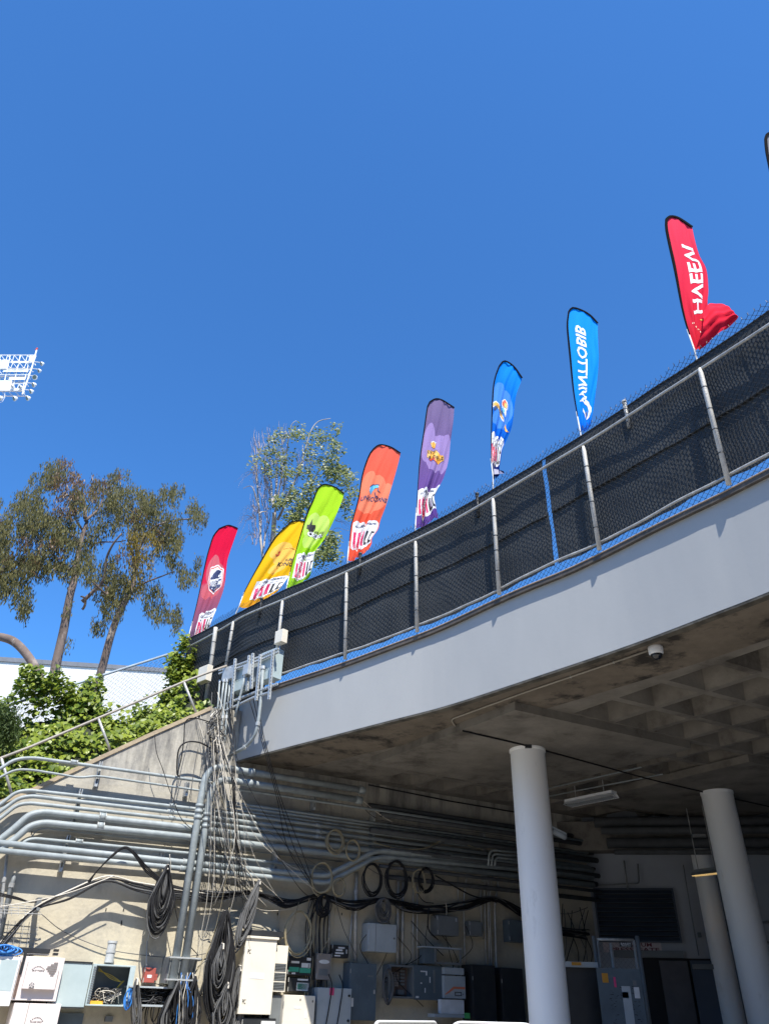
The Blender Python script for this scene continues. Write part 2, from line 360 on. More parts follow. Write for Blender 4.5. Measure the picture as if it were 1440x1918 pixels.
# soffit in skew coordinates: Ud along the edge, Vd away from it
Og = V((3.63, 9.16, 0)); Ud = V((.565, -.825, 0)).normalized(); Vd = V((.888, .459, 0)).normalized(); PU, PV = .81, .765
det = Ud.x * Vd.y - Ud.y * Vd.x
def ab(P): d = P - Og; return (d.x * Vd.y - d.y * Vd.x) / det, (Ud.x * d.y - Ud.y * d.x) / det
B0 = ab(V((1.92, 10.08, 0)))
def inpanel(a, b):
    a -= B0[0]; b -= B0[1]
    return (-3.5 < a < 0.0) and (-1.5 < b < 3.3 or 4.6 < b < 8.1 or 9.3 < b < 12.7)
def inpanel2(a, b):
    a -= B0[0]; b -= B0[1]
    return (3.4 < a < 6.9) and (b < 3.3 or 4.6 < b < 8.1)
def edge_dist(P):
    q = min(((CUR[i] - P).length, i) for i in range(len(CUR))); i = q[1]; a = ARC[i]; N = cp(a, 1) - cp(a, 0)
    return -(P - CUR[i]).dot(N)
m = MB(); flat = MB(); coff = MB()
zt = ZS + .002
def lvl(P): return V((P.x, P.y, zt))
ncof = 0
for i in range(-20, 16):
    for j in range(-6, 24):
        c = [Og + Ud * (PU * (i + x)) + Vd * (PV * (j + y)) for x, y in ((0, 0), (1, 0), (1, 1), (0, 1))]
        mid = sum(c, V((0, 0, 0))) / 4
        eds = [edge_dist(q) for q in c]
        if max(eds) < .1: continue
        if mid.y > 24 or (mid - JW).dot(wn) < -.6 or mid.y < -6: continue
        am, bm = ab(mid)
        solid = j < 0 or min(eds) < .9 or inpanel(am, bm) or inpanel2(am, bm) or (mid - JW).dot(wn) < .15
        if solid:
            if min(eds) < .26:
                # clip to the walkway edge
                cc = []
                for q, e in zip(c, eds):
                    if e < .02:
                        ii = min(range(len(CUR)), key=lambda t: (CUR[t] - q).length); q = cp(ARC[ii], -.02)
                    cc.append(q)
                c = cc
            flat.add([lvl(q) for q in c], [(0, 1, 2, 3)])
        else:
            rb = .055; ins = [mid + (q - mid) * (1 - 2 * rb / PV) for q in c]; tp = [mid + (q - mid) * .66 for q in c]
            coff.add([lvl(q) for q in c] + [lvl(q) for q in ins] + [V((q.x, q.y, zt + .36)) for q in tp],
                     [(0, 1, 5, 4), (1, 2, 6, 5), (2, 3, 7, 6), (3, 0, 4, 7), (4, 5, 9, 8), (5, 6, 10, 9), (6, 7, 11, 10), (7, 4, 8, 11), (8, 9, 10, 11)])
            ncof += 1
# border strip following the edge exactly
vs = []; fs = []
for i in range(NA + 1):
    a = AS[i]; vs += [cp(a, -.02, ZS - .002), cp(a, -1.05, ZS - .002)]
for i in range(NA): fs.append((2 * i, 2 * i + 1, 2 * i + 3, 2 * i + 2))
strip = MB().add(vs, fs)
coff.build('coffers', M['soffit'], walk, kind='stuff')
_seen = {}
for f in flat.f:
    key = tuple(sorted((round(flat.v[i].x * 50), round(flat.v[i].y * 50)) for i in f)); _seen[key] = f
_par = {}
def _find(x):
    while _par.setdefault(x, x) != x: x = _par[x]
    return x
for f in flat.f:
    ks = [(round(flat.v[i].x * 20), round(flat.v[i].y * 20)) for i in f]
    for q in ks[1:]: _par[_find(q)] = _find(ks[0])
_grp = {}
for f in flat.f: _grp.setdefault(_find((round(flat.v[f[0]].x * 20), round(flat.v[f[0]].y * 20))), []).append(f)
for g in _grp.values():
    m = MB()
    for f in g: m.add([flat.v[i] for i in f], [(0, 1, 2, 3)])
    m.build('soffit', M['soffit'], walk)
strip.build('soffit_border', mat('stained_soffit_border', (.185, .155, .12), (.12, .10, .076), 2.2, .9, bump=.35, bscale=18, c3=(.028, .024, .02), s3=1.7, st3=(.50, .62), detail=9), walk)
# drip groove just inside the edge
m = MB(); vs = []; fs = []
for i in range(NA + 1):
    a = AS[i]; vs += [cp(a, -.10, ZS - .001), cp(a, -.10, ZS - .03), cp(a, -.002, ZS - .03), cp(a, -.002, ZS - .001)]
for i in range(NA):
    for j in range(3): fs.append((4 * i + j, 4 * i + 4 + j, 4 * i + 5 + j, 4 * i + 1 + j))
m.add(vs, fs); m.build('drip_edge', mat('dirty_drip_edge', (.12, .11, .09), (.04, .037, .03), 4, .9, bump=.4), walk)
PD = .12
for (b0, b1) in ((-.05, 3.3), (4.6, 8.1), (9.3, 12.0)):
    P = [Og + Ud * (B0[0] + x) + Vd * (B0[1] + y) for x, y in ((-3.5, b0), (0, b0), (0, b1), (-3.5, b1))]
    MB().add([V((q.x, q.y, z)) for z in (ZS - PD, ZS + .001) for q in P], [(0, 1, 2, 3), (0, 1, 5, 4), (1, 2, 6, 5), (2, 3, 7, 6), (3, 0, 4, 7)]).build('drop_panel', M['soffit'], walk)
# deck on top (closes the coffers)
m = MB(); vs = []; fs = []
for i in range(0, NA + 1):
    a = AS[i]; e = cp(a, -.26, ZS + .55); far = e + Vd * 26; vs += [e, V((far.x, far.y, ZS + .55))]
for i in range(NA): fs.append((2 * i, 2 * i + 1, 2 * i + 3, 2 * i + 2))
m.add(vs, fs); m.build('deck', M['soffit'], walk)

# ------------------------------------------------------------------ columns
def column(P, r, label, zb=0.0, zt=ZS - PD, kx=(0, 0)):
    t = thing('concrete_column', label, 'column', (P.x, P.y, zb), 'round columns carrying the walkway')
    n = 48; m = MB(); vs = []
    zs = [zb, zb + .8, zb + 1.7, zb + 1.705, zb + 3.2, zt - .03, zt]
    for q, z in enumerate(zs):
        rr = r * (1.0 if q not in (3,) else 1.001)
        for k in range(n): vs.append(V((P.x + rr * cos(2 * pi * k / n), P.y + rr * sin(2 * pi * k / n), z)))
    fs = []
    for i in range(len(zs) - 1):
        for k in range(n): fs.append((i * n + k, i * n + (k + 1) % n, (i + 1) * n + (k + 1) % n, (i + 1) * n + k))
    m.add(vs, fs); m.build('shaft', M['column'], t, smooth=True)
    m = MB(); vs = []
    for z, rr in ((zt - .045, r + .002), (zt - .04, r + .012), (zt + .01, r + .012)):
        for k in range(n): vs.append(V((P.x + rr * cos(2 * pi * k / n), P.y + rr * sin(2 * pi * k / n), z)))
    fs = [(i * n + k, i * n + (k + 1) % n, (i + 1) * n + (k + 1) % n, (i + 1) * n + k) for i in range(2) for k in range(n)]
    m.add(vs, fs); m.build('collar', M['column'], t, smooth=True)
    return t
C1 = onz((987, 1405), ZS - PD); C2 = onz((1341, 1484), ZS - PD)
column(C1, .270, 'thick white round column nearest the open edge of the walkway')
column(C2, .275, 'white round column at the right, in front of the dark double doors')

# ------------------------------------------------------------------ service wall with sloping top and coping
COP = [(-190, 1600), (-60, 1535), (0, 1504), (62, 1480), (120, 1452), (207, 1411), (290, 1373), (345, 1349), (397, 1326)]
cps = [sz(W(p)) for p in COP]
rwall = thing('retaining_wall', 'tall stained cream concrete wall crowded with conduits, its top stepping down to the left', 'wall', wp(0, 0))
m = MB(); top = cps + [(-.0, cps[-1][1] + .02), (.02, ZS + .5), (11.9, ZS + .5)]
top = [q for q in cps] + [(0.0, cps[-1][1] + .05), (0.001, ZS + .5), (8.02, ZS + .5)]
vs = []; 
for s, z in top: vs += [wp(s, 0, 0), wp(s, z, 0), wp(s, z, -.3), wp(s, 0, -.3)]
fs = []
for i in range(len(top) - 1):
    a = 4 * i; b = a + 4; fs += [(a, b, b + 1, a + 1), (a + 1, b + 1, b + 2, a + 2), (a + 2, b + 2, b + 3, a + 3)]
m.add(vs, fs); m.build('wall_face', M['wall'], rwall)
m = MB(); vs = []
for s, z in cps: vs += [wp(s, z - .035, .025), wp(s, z + .04, .03), wp(s, z + .045, -.33), wp(s, z - .03, -.33)]
fs = []
for i in range(len(cps) - 1):
    for j in range(4): fs.append((4 * i + j, 4 * i + 4 + j, 4 * i + 4 + (j + 1) % 4, 4 * i + (j + 1) % 4))
e = 4 * (len(cps) - 1); fs += [(0, 1, 2, 3), (e, e + 1, e + 2, e + 3)]
m.add(vs, fs); m.build('coping', M['coping'], rwall)
def copz(s):
    for i in range(len(cps) - 1):
        if cps[i][0] <= s <= cps[i + 1][0]: return cps[i][1] + (cps[i + 1][1] - cps[i][1]) * (s - cps[i][0]) / (cps[i + 1][0] - cps[i][0])
    return cps[-1][1] if s > 0 else cps[0][1]
# form-tie holes and hairline patches
m = MB()
for px in [(199, 1704), (232, 1704), (228, 1727), (228, 1730), (268, 1606), (520, 1712), (575, 1713), (640, 1712), (300, 1600), (60, 1560)]:
    s, z = sz(W(px)); m.wbox(s - .008, s + .008, z - .02, z + .02, .001, .006)
m.build('form_tie_marks', M['dark'], rwall)

# back wall of the undercroft
bwall = thing('back_wall', 'pale grey wall at the back of the shaded undercroft', 'wall', bp_(4, 0))
MB().add([bp_(-.3, 0), bp_(16, 0), bp_(16, ZS + .5), bp_(-.3, ZS + .5)], [(0, 1, 2, 3)]).build('wall_face', M['backwall'], bwall)
MB().box(bp_(7.5, ZS - .45, .25), bd * 8.3, bn * .2, V((0, 0, .28))).build('edge_beam', M['soffit'], bwall)
# unseen side wall far right, pulled in to block light entering the undercroft
swall = MB().add([bp_(7.9, 0), bp_(7.9, 0) + bn * 15, bp_(7.9, ZS + .5) + bn * 15, bp_(7.9, ZS + .5)], [(0, 1, 2, 3)]).build('light_block_wall', M['backwall'], label='plain grey unseen wall at far right, placed to block light under the walkway', cat='wall')

# ------------------------------------------------------------------ fence along the walkway edge
fence = thing('screened_fence', 'long curved chain link fence with black windscreen on top of the pale fascia', 'fence', cp(3, 0, zLedge(3)))
AF0 = onc((347, 1217))[0]; AF1 = AMAX - .3
def frange(a, b, st):
    n = max(1, int((b - a) / st)); return [a + (b - a) * i / n for i in range(n + 1)]
def zbot(a):                                                             # the screen drops below the ledge left of the walkway
    return zLedge(a) + .1 if a > .2 else zLedge(.2) + .1 - min(1, (0.2 - a) / 1.2) * 1.25
railm = MB(); railm.tube([cp(a, .07, zRail(a)) for a in frange(AF0 - .05, AF1, .15)], .021, 8); railm.build('top_rail', M['galv'], fence, smooth=True)
def wav(a): return .012 * sin(a * 3.1) + .008 * sin(a * 7.3 + 1)
m = MB(); m.tube([cp(a, .05, zScrB(a) - .005 + wav(a) * .5) for a in frange(.1, AF1, .15)], .017, 8); m.build('bottom_rail', M['galv'], fence, smooth=True)
POSTS = [((649, 1075), (646, 1237)), ((778, 1016), (781, 1188)), ((923, 936), (935, 1119)), ((1092, 838), (1123, 1036)), ((1310, 692), (1366, 913)), ((1640, 470), (1700, 740)),
         ((529, 1127), (521, 1205)), ((437, 1166), (421, 1262)), ((404, 1179), (386, 1312))]
for k, (pt, pb) in enumerate(POSTS):
    big = (k == 8); off = .09 if not big else .14
    at = onc(pt, off); abt = onc(pb, off)
    if not at or not abt: continue
    T = cp(at[0], off, at[1]); B = cp(abt[0], off, abt[1] if k > 6 or k == 6 else zLedge(abt[0]) + .09)
    if k == 6: B.z = zLedge(abt[0]) + .09
    r = .043 if big else .030
    m = MB(); m.tube([T + (T - B).normalized() * (.02 if not big else .04), T - (T - B) * .04, B], [r * .55 if not big else r, r, r], 12)
    po = m.build('fence_post', M['fpost'], fence, smooth=True)
    d = (T - B)
    for q in (.22, .42, .62, .82):
        c = B + d * (q + U(-.03, .03)); MB().tube([c - d.normalized() * .006, c + d.normalized() * .006], r + .004, 12).build('tie_band', M['wire'], po)
for pt in ((487, 1122), (672, 1037), (890, 925), (1165, 752)):
    a, z = onc(pt, .01); zr = zRail(a)
    m = MB(); m.tube([cp(a, -.03, z), cp(a, -.03, zr - .10)], .028, 10); m.tube([cp(a, -.03, z - .005), cp(a, -.03, z + .03)], .034, 10); m.build('line_post', M['blackpipe'] if pt[0] != 1165 else M['galv'], fence, smooth=True)
# windscreen panels (upper and lower courses, split at the open gap)
ag = onc((1026, 960))[0]
def gapx(z0, z1, z, side):
    t = (z - z0) / max(.01, (z1 - z0)); w = .035 + .02 * sin(t * 9) + .045 * (1 - t) ** 2
    return ag + side * w * .8 + (.5 - t) * .04
def panel(a0, a1, fz0, fz1, name, offb, gap0=False, gap1=False, ph=0):
    m = MB(); na = max(3, int((a1 - a0) / .12)); nz = 14; vs = []; m.uv = []
    for i in range(na + 1):
        for j in range(nz + 1):
            a = a0 + (a1 - a0) * i / na; z0, z1 = fz0(a), fz1(a); t = j / nz; z = z0 + (z1 - z0) * t
            if i == na and gap1: a = gapx(fz0(a), fz1(a), z, -1) if False else ag - .03 - .006 * sin(z * 9)
            if i == 0 and gap0: a = ag + .028 + .006 * sin(z * 7)
            o = offb + .009 * sin(a * 4.2 + ph + z * 1.3) * sin(t * pi) + .004 * sin(a * 11 + z * 5 + ph) * sin(t * pi) + .003 * sin(z * 15 + a * 2.3)
            if t < .08: z += .01 * sin(a * 13 + ph)
            vs.append(cp(a, o, z))
    fs = [(i * (nz + 1) + j, (i + 1) * (nz + 1) + j, (i + 1) * (nz + 1) + j + 1, i * (nz + 1) + j + 1) for i in range(na) for j in range(nz)]
    m.uv = None; m.add(vs, fs); m.build(name, M['screen'], fence, smooth=True)
zsT = lambda a: zScrT(a)
cuts = [AF0, onc((529, 1127))[0], onc((778, 1016))[0]]
segs = [(AF0 - .02, cuts[1], False, False), (cuts[1], ag - .03, False, True), (ag + .03, onc((1400, 700))[0], True, False), (onc((1400, 700))[0], AF1, False, False)]
for i, (a0, a1, g0, g1) in enumerate(segs):
    lowb = (lambda a: zbot(a) if a < .6 else zScrB(a) + .02 + .008 * sin(a * 5))
    panel(a0, a1, lambda a: zSeam(a) - .03, zsT, 'windscreen_panel', -.045, g0, g1, i * 1.7)
    panel(a0, a1, lowb, lambda a: zSeam(a) + .02, 'windscreen_panel', -.062, g0, g1, i * 2.3 + 1)
# hems: rolled seam and top edge
m = MB(); m.tube([cp(a, -.035, zSeam(a) - .03 + wav(a * 2) * .6) for a in frange(AF0, ag - .06, .12)], .012, 6); m.tube([cp(a, -.035, zSeam(a) - .03 + wav(a * 2) * .6) for a in frange(ag + .06, AF1, .12)], .012, 6); m.build('seam_roll', M['screen'], fence, smooth=True)
m = MB(); m.tube([cp(a, -.04, zScrT(a) + wav(a) * .3) for a in frange(AF0, AF1, .12)], .012, 6); m.build('top_hem', M['screen'], fence, smooth=True)
def chain(m, a0, a1, fb, ft, fpt, w=.036, r=.0024, tip=.06):
    n = int((a1 - a0) / w)
    for k in range(n):
        a = a0 + k * w; b = fb(a); t = ft(a); q = int((t - b) / w); pts = []
        for i in range(q + 1):
            x = a + (w * 1.04 if (i + k) % 2 else 0)
            pts.append(fpt(x + U(-.001, .001), b + i * w + U(-.0015, .0015), .004 if (i + k) % 2 else -.004))
        if tip: p = pts[-1]; pts.append(p + V((U(-.012, .012), U(-.008, .008), w * U(.7, 1.1))))
        m.tube(pts, r, 3, cap=False)
m = MB(); chain(m, AF0, AF1 - 1.5, lambda a: (zLedge(a) + .03 if a > .2 else zbot(a)), lambda a: zScrT(a) + .10, lambda a, z, o: cp(a, o + .005 + .01 * sin(a * 3 + z * 2), z), r=.0034, w=.041)
m.build('chain_link_mesh', M['wire'], fence, kind='stuff')

# open chain link fence on the slope at the left
lf = thing('slope_fence', 'open chain link fence rising over the ivy towards the black windscreen', 'fence', W((230, 1330), -2.9))
P0, P1 = W((127, 1286), -2.9), W((345, 1216), -2.9)
s0, z0 = sz(P0 + wn * 2.9); s1, z1 = sz(P1 + wn * 2.9)
def lfz(s): return z0 + (z1 - z0) * (s - s0) / (s1 - s0)
MB().tube([wp(s0 - 3, lfz(s0 - 3), -2.9), P0, P1], .028, 8).build('top_rail', mat('blue_grey_rail', (.30, .36, .42), None, 5, .5), lf, smooth=True)
m = MB(); chain(m, s0 - 1, s1, lambda s: lfz(s) - 1.5, lambda s: lfz(s) - .03, lambda s, z, o: wp(s, z, -2.88 + o), w=.05, r=.005, tip=0)
m.build('chain_link_mesh', M['gwire'], lf, kind='stuff')
MB().tube([wp(s1 + .02, z1 + .05, -2.92), wp(s1 + .02, z1 - 1.9, -2.92)], .035, 10).build('end_post', M['galv'], lf, smooth=True)
for q in range(4): MB().tube([wp(s1 + .02, z1 + .1 - q * .05, -2.92), wp(s1 + .02, z1 + .075 - q * .05, -2.92)], .045, 10).build('clamp', M['galv'], lf)

# handrail on the coping
hr = thing('handrail', 'grey pipe handrail running up the sloping wall top in front of the ivy', 'handrail', W((200, 1400), -.1))
pts = [W(p, -.1) for p in ((-60, 1448), (0, 1421), (60, 1398), (185, 1345), (345, 1277), (400, 1256), (425, 1247))]
MB().tube(pts, .022, 10).build('rail', mat('tan_grey_rail', (.34, .30, .25), (.26, .24, .21), 8, .5), hr, smooth=True)
for a, b in (((3, 1420), (24, 1492)), ((185, 1346), (209, 1411)), ((345, 1278), (370, 1341))):
    MB().tube([W(a, -.1), W(b, -.1)], .022, 10).build('rail_post', M['galv'], hr, smooth=True)

# concrete grandstand added unseen behind the viewer, cuts sky light under the walkway
gs = thing('blocker', 'bare concrete grandstand added out of view behind the viewer to cut sky light', 'blocker', (5, -20, 0))
MB().box((5, -22, 6.2), V((60, 0, 0)), V((0, 2, 0)), V((0, 0, 6.2))).build('wall', M['soffit'], gs)
MB().box((5, -21.6, 12.8), V((60.5, 0, 0)), V((0, 2.6, 0)), V((0, 0, .4))).build('blocker_cap', M['fascia'], gs)
for k in range(12): MB().box((-50 + k * 10, -19.7, 6.2), V((.4, 0, 0)), V((0, .3, 0)), V((0, 0, 6.2))).build('blocker_pier', M['soffit'], gs)

# ------------------------------------------------------------------ feather flags
def plen(pl):
    L = [0]
    for i in range(1, len(pl)): L.append(L[-1] + sqrt((pl[i][0] - pl[i - 1][0]) ** 2 + (pl[i][1] - pl[i - 1][1]) ** 2))
    return L
def pat(pl, t):
    L = plen(pl); x = max(0, min(1, t)) * L[-1]
    for i in range(len(L) - 1):
        if x <= L[i + 1] or i == len(L) - 2:
            k = (x - L[i]) / max(1e-9, L[i + 1] - L[i]); return (pl[i][0] + (pl[i + 1][0] - pl[i][0]) * k, pl[i][1] + (pl[i + 1][1] - pl[i][1]) * k)
def smooth2(pl, n=5):
    P = catmull([V((x, y, 0)) for x, y in pl], n); return [(p.x, p.y) for p in P]
def textpoly(s, shear=0.0):
    cu = bpy.data.curves.new('t', 'FONT'); cu.body = s; cu.resolution_u = 2; cu.offset = .022; cu.shear = shear; ob = bpy.data.objects.new('t', cu)
    me = bpy.data.meshes.new_from_object(ob); vs = [(v.co.x, v.co.y) for v in me.vertices]; fs = [tuple(p.vertices) for p in me.polygons]
    bpy.data.objects.remove(ob); bpy.data.meshes.remove(me)
    x0 = min(v[0] for v in vs); x1 = max(v[0] for v in vs); y0 = min(v[1] for v in vs); y1 = max(v[1] for v in vs)
    return [((x - x0) / (x1 - x0), (y - y0) / (y1 - y0)) for x, y in vs], fs
def poly(pts):
    t = tessellate_polygon([[V((x, y, 0)) for x, y in pts]]); return list(pts), [tuple(f) for f in t]
def disc(cx, cy, rx, ry, n=20): return poly([(cx + rx * cos(2 * pi * k / n), cy + ry * sin(2 * pi * k / n)) for k in range(n)])
def sliced(vs, fs, nu, nv):
    bm = bmesh.new(); bv = [bm.verts.new((x, y, 0)) for x, y in vs]
    for f in fs:
        try: bm.faces.new([bv[i] for i in f])
        except ValueError: pass
    us = [v[0] for v in vs]; ws = [v[1] for v in vs]
    for k in range(int(min(us) * nu), int(max(us) * nu) + 1):
        bmesh.ops.bisect_plane(bm, geom=bm.verts[:] + bm.edges[:] + bm.faces[:], plane_co=(k / nu, 0, 0), plane_no=(1, 0, 0))
    for k in range(int(min(ws) * nv), int(max(ws) * nv) + 1):
        bmesh.ops.bisect_plane(bm, geom=bm.verts[:] + bm.edges[:] + bm.faces[:], plane_co=(0, k / nv, 0), plane_no=(0, 1, 0))
    bm.verts.index_update(); o = [(v.co.x, v.co.y) for v in bm.verts], [tuple(v.index for v in f.verts) for f in bm.faces]
    bm.free(); return o
def clothmat(name, stops, patch=None, pc=None):
    # stops: list of (v, colour) bottom to top; patch: ellipses (u, v, ru, rv) printed in colour pc
    m = bpy.data.materials.new(name); m.use_nodes = True; t = m.node_tree; N = t.nodes; L = t.links; b = N['Principled BSDF']
    b.inputs['Roughness'].default_value = .85; b.inputs['Specular IOR Level'].default_value = .12
    uv = N.new('ShaderNodeUVMap'); sp = N.new('ShaderNodeSeparateXYZ'); L.new(uv.outputs[0], sp.inputs[0])
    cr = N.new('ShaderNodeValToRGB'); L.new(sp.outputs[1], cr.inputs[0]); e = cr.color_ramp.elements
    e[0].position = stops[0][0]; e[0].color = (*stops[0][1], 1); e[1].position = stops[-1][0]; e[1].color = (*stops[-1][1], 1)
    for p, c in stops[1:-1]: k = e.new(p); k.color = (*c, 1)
    out = cr.outputs[0]
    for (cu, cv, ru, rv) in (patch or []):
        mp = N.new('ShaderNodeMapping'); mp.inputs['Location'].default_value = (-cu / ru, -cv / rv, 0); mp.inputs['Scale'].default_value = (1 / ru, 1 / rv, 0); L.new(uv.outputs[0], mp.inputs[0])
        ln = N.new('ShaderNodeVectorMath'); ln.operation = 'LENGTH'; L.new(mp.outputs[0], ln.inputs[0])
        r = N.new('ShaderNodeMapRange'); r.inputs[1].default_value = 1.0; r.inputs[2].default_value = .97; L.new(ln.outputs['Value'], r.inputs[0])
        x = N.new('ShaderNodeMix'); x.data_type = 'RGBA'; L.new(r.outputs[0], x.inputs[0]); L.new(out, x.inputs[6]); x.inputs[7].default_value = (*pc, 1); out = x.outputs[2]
    L.new(out, b.inputs['Base Color'])
    tl = N.new('ShaderNodeBsdfTranslucent'); L.new(out, tl.inputs[0]); ms = N.new('ShaderNodeMixShader'); ms.inputs[0].default_value = .3
    L.new(b.outputs[0], ms.inputs[1]); L.new(tl.outputs[0], ms.inputs[2]); L.new(ms.outputs[0], N['Material Output'].inputs[0]); return m
M['sleeve'] = mat('black_pole_sleeve', (.008, .007, .007), None, 5, .95, spec=.05)
M['pole'] = mat('white_flag_pole', (.62, .62, .60), None, 5, .35)
NAVY = mat('navy_print', (.02, .035, .12), None, 5, .6); GOLD = mat('gold_print', (.80, .42, .06), None, 5, .6); SKYB = mat('sky_blue_print', (.12, .52, .85), None, 5, .6)
STRIPE = mat('crimson_stripe_print', (.75, .03, .14), None, 5, .6); WPRT = mat('white_print', (.80, .80, .82), None, 5, .6); REDP = mat('red_print', (.70, .10, .04), None, 5, .6); LGT = mat('pale_print', (.85, .60, .45), None, 5, .6)
BLK = M['ink']
def flag(label, Lp, Tp, Rp, Bp, mcloth, prints, foot, ph=0.0, amp=.03, rot=0.0, sleeve_w=(4, 4.4), off=-.12, fold=(2.2, 1.6), nprint='print', crease=1.0):
    a, z = onc(foot, off); P0 = cp(a, off, 0); nrm = V((sin(rot), -cos(rot), 0))
    Lp, Tp, Rp, Bp = smooth2(Lp), smooth2(Tp), smooth2(Rp), smooth2(Bp) if len(Bp) > 2 else Bp
    base = cp(a, off, z - .05)
    t = thing('feather_flag', label, 'flag', base, 'feather flags tied along the fence top')
    c00, c01, c11, c10 = Lp[0], Lp[-1], Tp[-1], Bp[-1]
    def px(u, v):
        l = pat(Lp, v); r = pat(Rp, v); tt = pat(Tp, u); b = pat(Bp, u)
        return tuple((1 - u) * l[k] + u * r[k] + (1 - v) * b[k] + v * tt[k] - ((1 - u) * (1 - v) * c00[k] + (1 - u) * v * c01[k] + u * v * c11[k] + u * (1 - v) * c10[k]) for k in (0, 1))
    Lm = (onpl(Lp[0], P0, nrm) - onpl(Lp[-1], P0, nrm)).length
    def S(u, v, o=0.0):
        q = onpl(px(u, v), P0, nrm); e = min(1, u * 3) * (1 - .72 * v)
        w = .8 * sin(2 * pi * (.75 * fold[0] * u + fold[1] * (1 - v)) + ph) + .35 * sin(2 * pi * (fold[0] * 1.3 * u - v * 1.6) + ph * 2.1) + .16 * sin(2 * pi * (3.2 * u + v * 2.2) + ph) + .10 * sin(2 * pi * (6.3 * u - v * 3.1) + ph * 1.7)
        deep = -3.2 * math.exp(-((u - (1.0 - .72 * (1 - v))) / .055) ** 2) * min(1, (1 - v) * 1.5) - 1.3 * math.exp(-((u - (.62 - .5 * (1 - v))) / .04) ** 2)
        return q + nrm * (amp * 1.7 * e * (w + deep * crease) + .004 * sin(2 * pi * 4.5 * u + 5 * v + ph) * min(1, u * 4) + o)
    nu, nv = 26, 60; m = MB(); m.uv = []; vs = []
    for i in range(nu + 1):
        for j in range(nv + 1): vs.append(S(i / nu, j / nv)); m.uv.append((i / nu, j / nv))
    m.add(vs, [(i * (nv + 1) + j, (i + 1) * (nv + 1) + j, (i + 1) * (nv + 1) + j + 1, i * (nv + 1) + j + 1) for i in range(nu) for j in range(nv)])
    cl = m.build('cloth', mcloth, t, smooth=True)
    # pole inside a black sleeve following the leading and top edge
    path = [onpl(pat(Lp, k / 24), P0, nrm) + nrm * .004 for k in range(25)] + [onpl(pat(Tp, k / 12), P0, nrm) + nrm * .004 for k in range(1, 13)]
    wA, wB = sleeve_w; k0 = 3; m = MB(); vs = []; n = len(path)
    for i in range(k0, n):
        d = (path[min(i + 1, n - 1)] - path[i - 1]).normalized(); side = d.cross(nrm).normalized()
        k = (i - k0) / (n - 1 - k0); w = (wA + (wB - wA) * k) * .0038 * min(1, .35 + k * 1.6)
        vs += [path[i] - side * w * .35, path[i] + side * w * 1.1, path[i] + side * w * 1.1 + nrm * .016, path[i] - side * w * .35 + nrm * .016]
    q = n - k0; m.add(vs, [(i * 4 + j, i * 4 + 4 + j, i * 4 + 4 + (j + 1) % 4, i * 4 + (j + 1) % 4) for i in range(q - 1) for j in range(4)] + [(0, 1, 2, 3), tuple(4 * (q - 1) + j for j in range(4))])
    m.build('sleeve', M['sleeve'], t)
    f3 = onpl(foot, P0, nrm); m = MB()
    m.tube([f3 + (f3 - path[0]).normalized() * .25, f3, path[0], path[4]], [.012, .012, .011, .010], 8); m.build('pole', M['pole'], t, smooth=True)
    if prints:
        groups = {}
        for (kind, args, mt, lay) in prints:
            if kind == 'text':
                s, u0, v0, u1, v1, mode = args; vs, fs = textpoly(s, .0)
                if mode == 'h': vs = [(u0 + x * (u1 - u0), v0 + y * (v1 - v0)) for x, y in vs]
                elif mode == 'tilt': vs = [(u0 + x * (u1 - u0), v0 + y * .8 * (v1 - v0) - x * .35 * (v1 - v0)) for x, y in vs]
                elif mode == 'up': vs = [(u1 - y * (u1 - u0), v0 + x * (v1 - v0)) for x, y in vs]       # reads upwards
                elif mode == 'upm': vs = [(u0 + y * (u1 - u0), v0 + x * (v1 - v0)) for x, y in vs]      # reads upwards, seen through the back
            elif kind == 'poly': vs, fs = poly(args)
            elif kind == 'disc': vs, fs = disc(*args)
            vs, fs = sliced(vs, fs, 26, 60)
            nm = 'lettering' if kind == 'text' else ('stripe' if mt is STRIPE else ('printed_patch' if lay == 0 else 'emblem'))
            MB().add([S(x, y, .004 + .0022 * lay) for x, y in vs], fs).build(nm, mt, cl, kind='stuff' if kind == 'text' else None)
    return t
def sponsor(u0=.12, v0=.035, u1=.95, v1=.25, tilt=0.0):
    def q(x, y): return (u0 + (u1 - u0) * x, v0 + (v1 - v0) * y + tilt * x)
    P = [('poly', [q(*p) for p in ((.02, .12), (0, .95), (.12, 1.0), (.5, .94), (.9, 1.0), (1, .93), (.98, .12), (.52, 0))], WPRT, 0)]
    x0, y0 = q(.10, .76); x1, y1 = q(.92, .93); P.append(('text', ('cognizant', x0, y0, x1, y1, 'h'), NAVY, 1))
    x0, y0 = q(.12, .67); x1, y1 = q(.90, .73); P.append(('text', ('MAJOR LEAGUE CRICKET', x0, y0, x1, y1, 'h'), NAVY, 1))
    for a in (.06, .24, .42): P.append(('poly', [q(a, .64), q(a + .10, .64), q(a + .16, .12), q(a + .05, .12)], STRIPE, 1))
    P.append(('poly', [q(.60, .62), q(.68, .62), q(.70, .16), q(.62, .16)], BLK, 1)); P.append(('poly', [q(.62, .22), q(.76, .22), q(.77, .13), q(.62, .13)], BLK, 1))
    P += [('poly', [q(.80, .62), q(.95, .60), q(.95, .52), q(.86, .53), q(.87, .25), q(.96, .26), q(.96, .17), q(.80, .15)], BLK, 1)]
    return P
def up_(P, k=1.22, c=(.58, .51)): return [(c[0] + (x - c[0]) * k, c[1] + (y - c[1]) * k) for x, y in P]
def star(cx, cy, ru, rv, n=5, k=.4): return [(cx + (ru if i % 2 == 0 else ru * k) * sin(pi * i / n), cy + (rv if i % 2 == 0 else rv * k) * cos(pi * i / n)) for i in range(2 * n)]
FL = {}
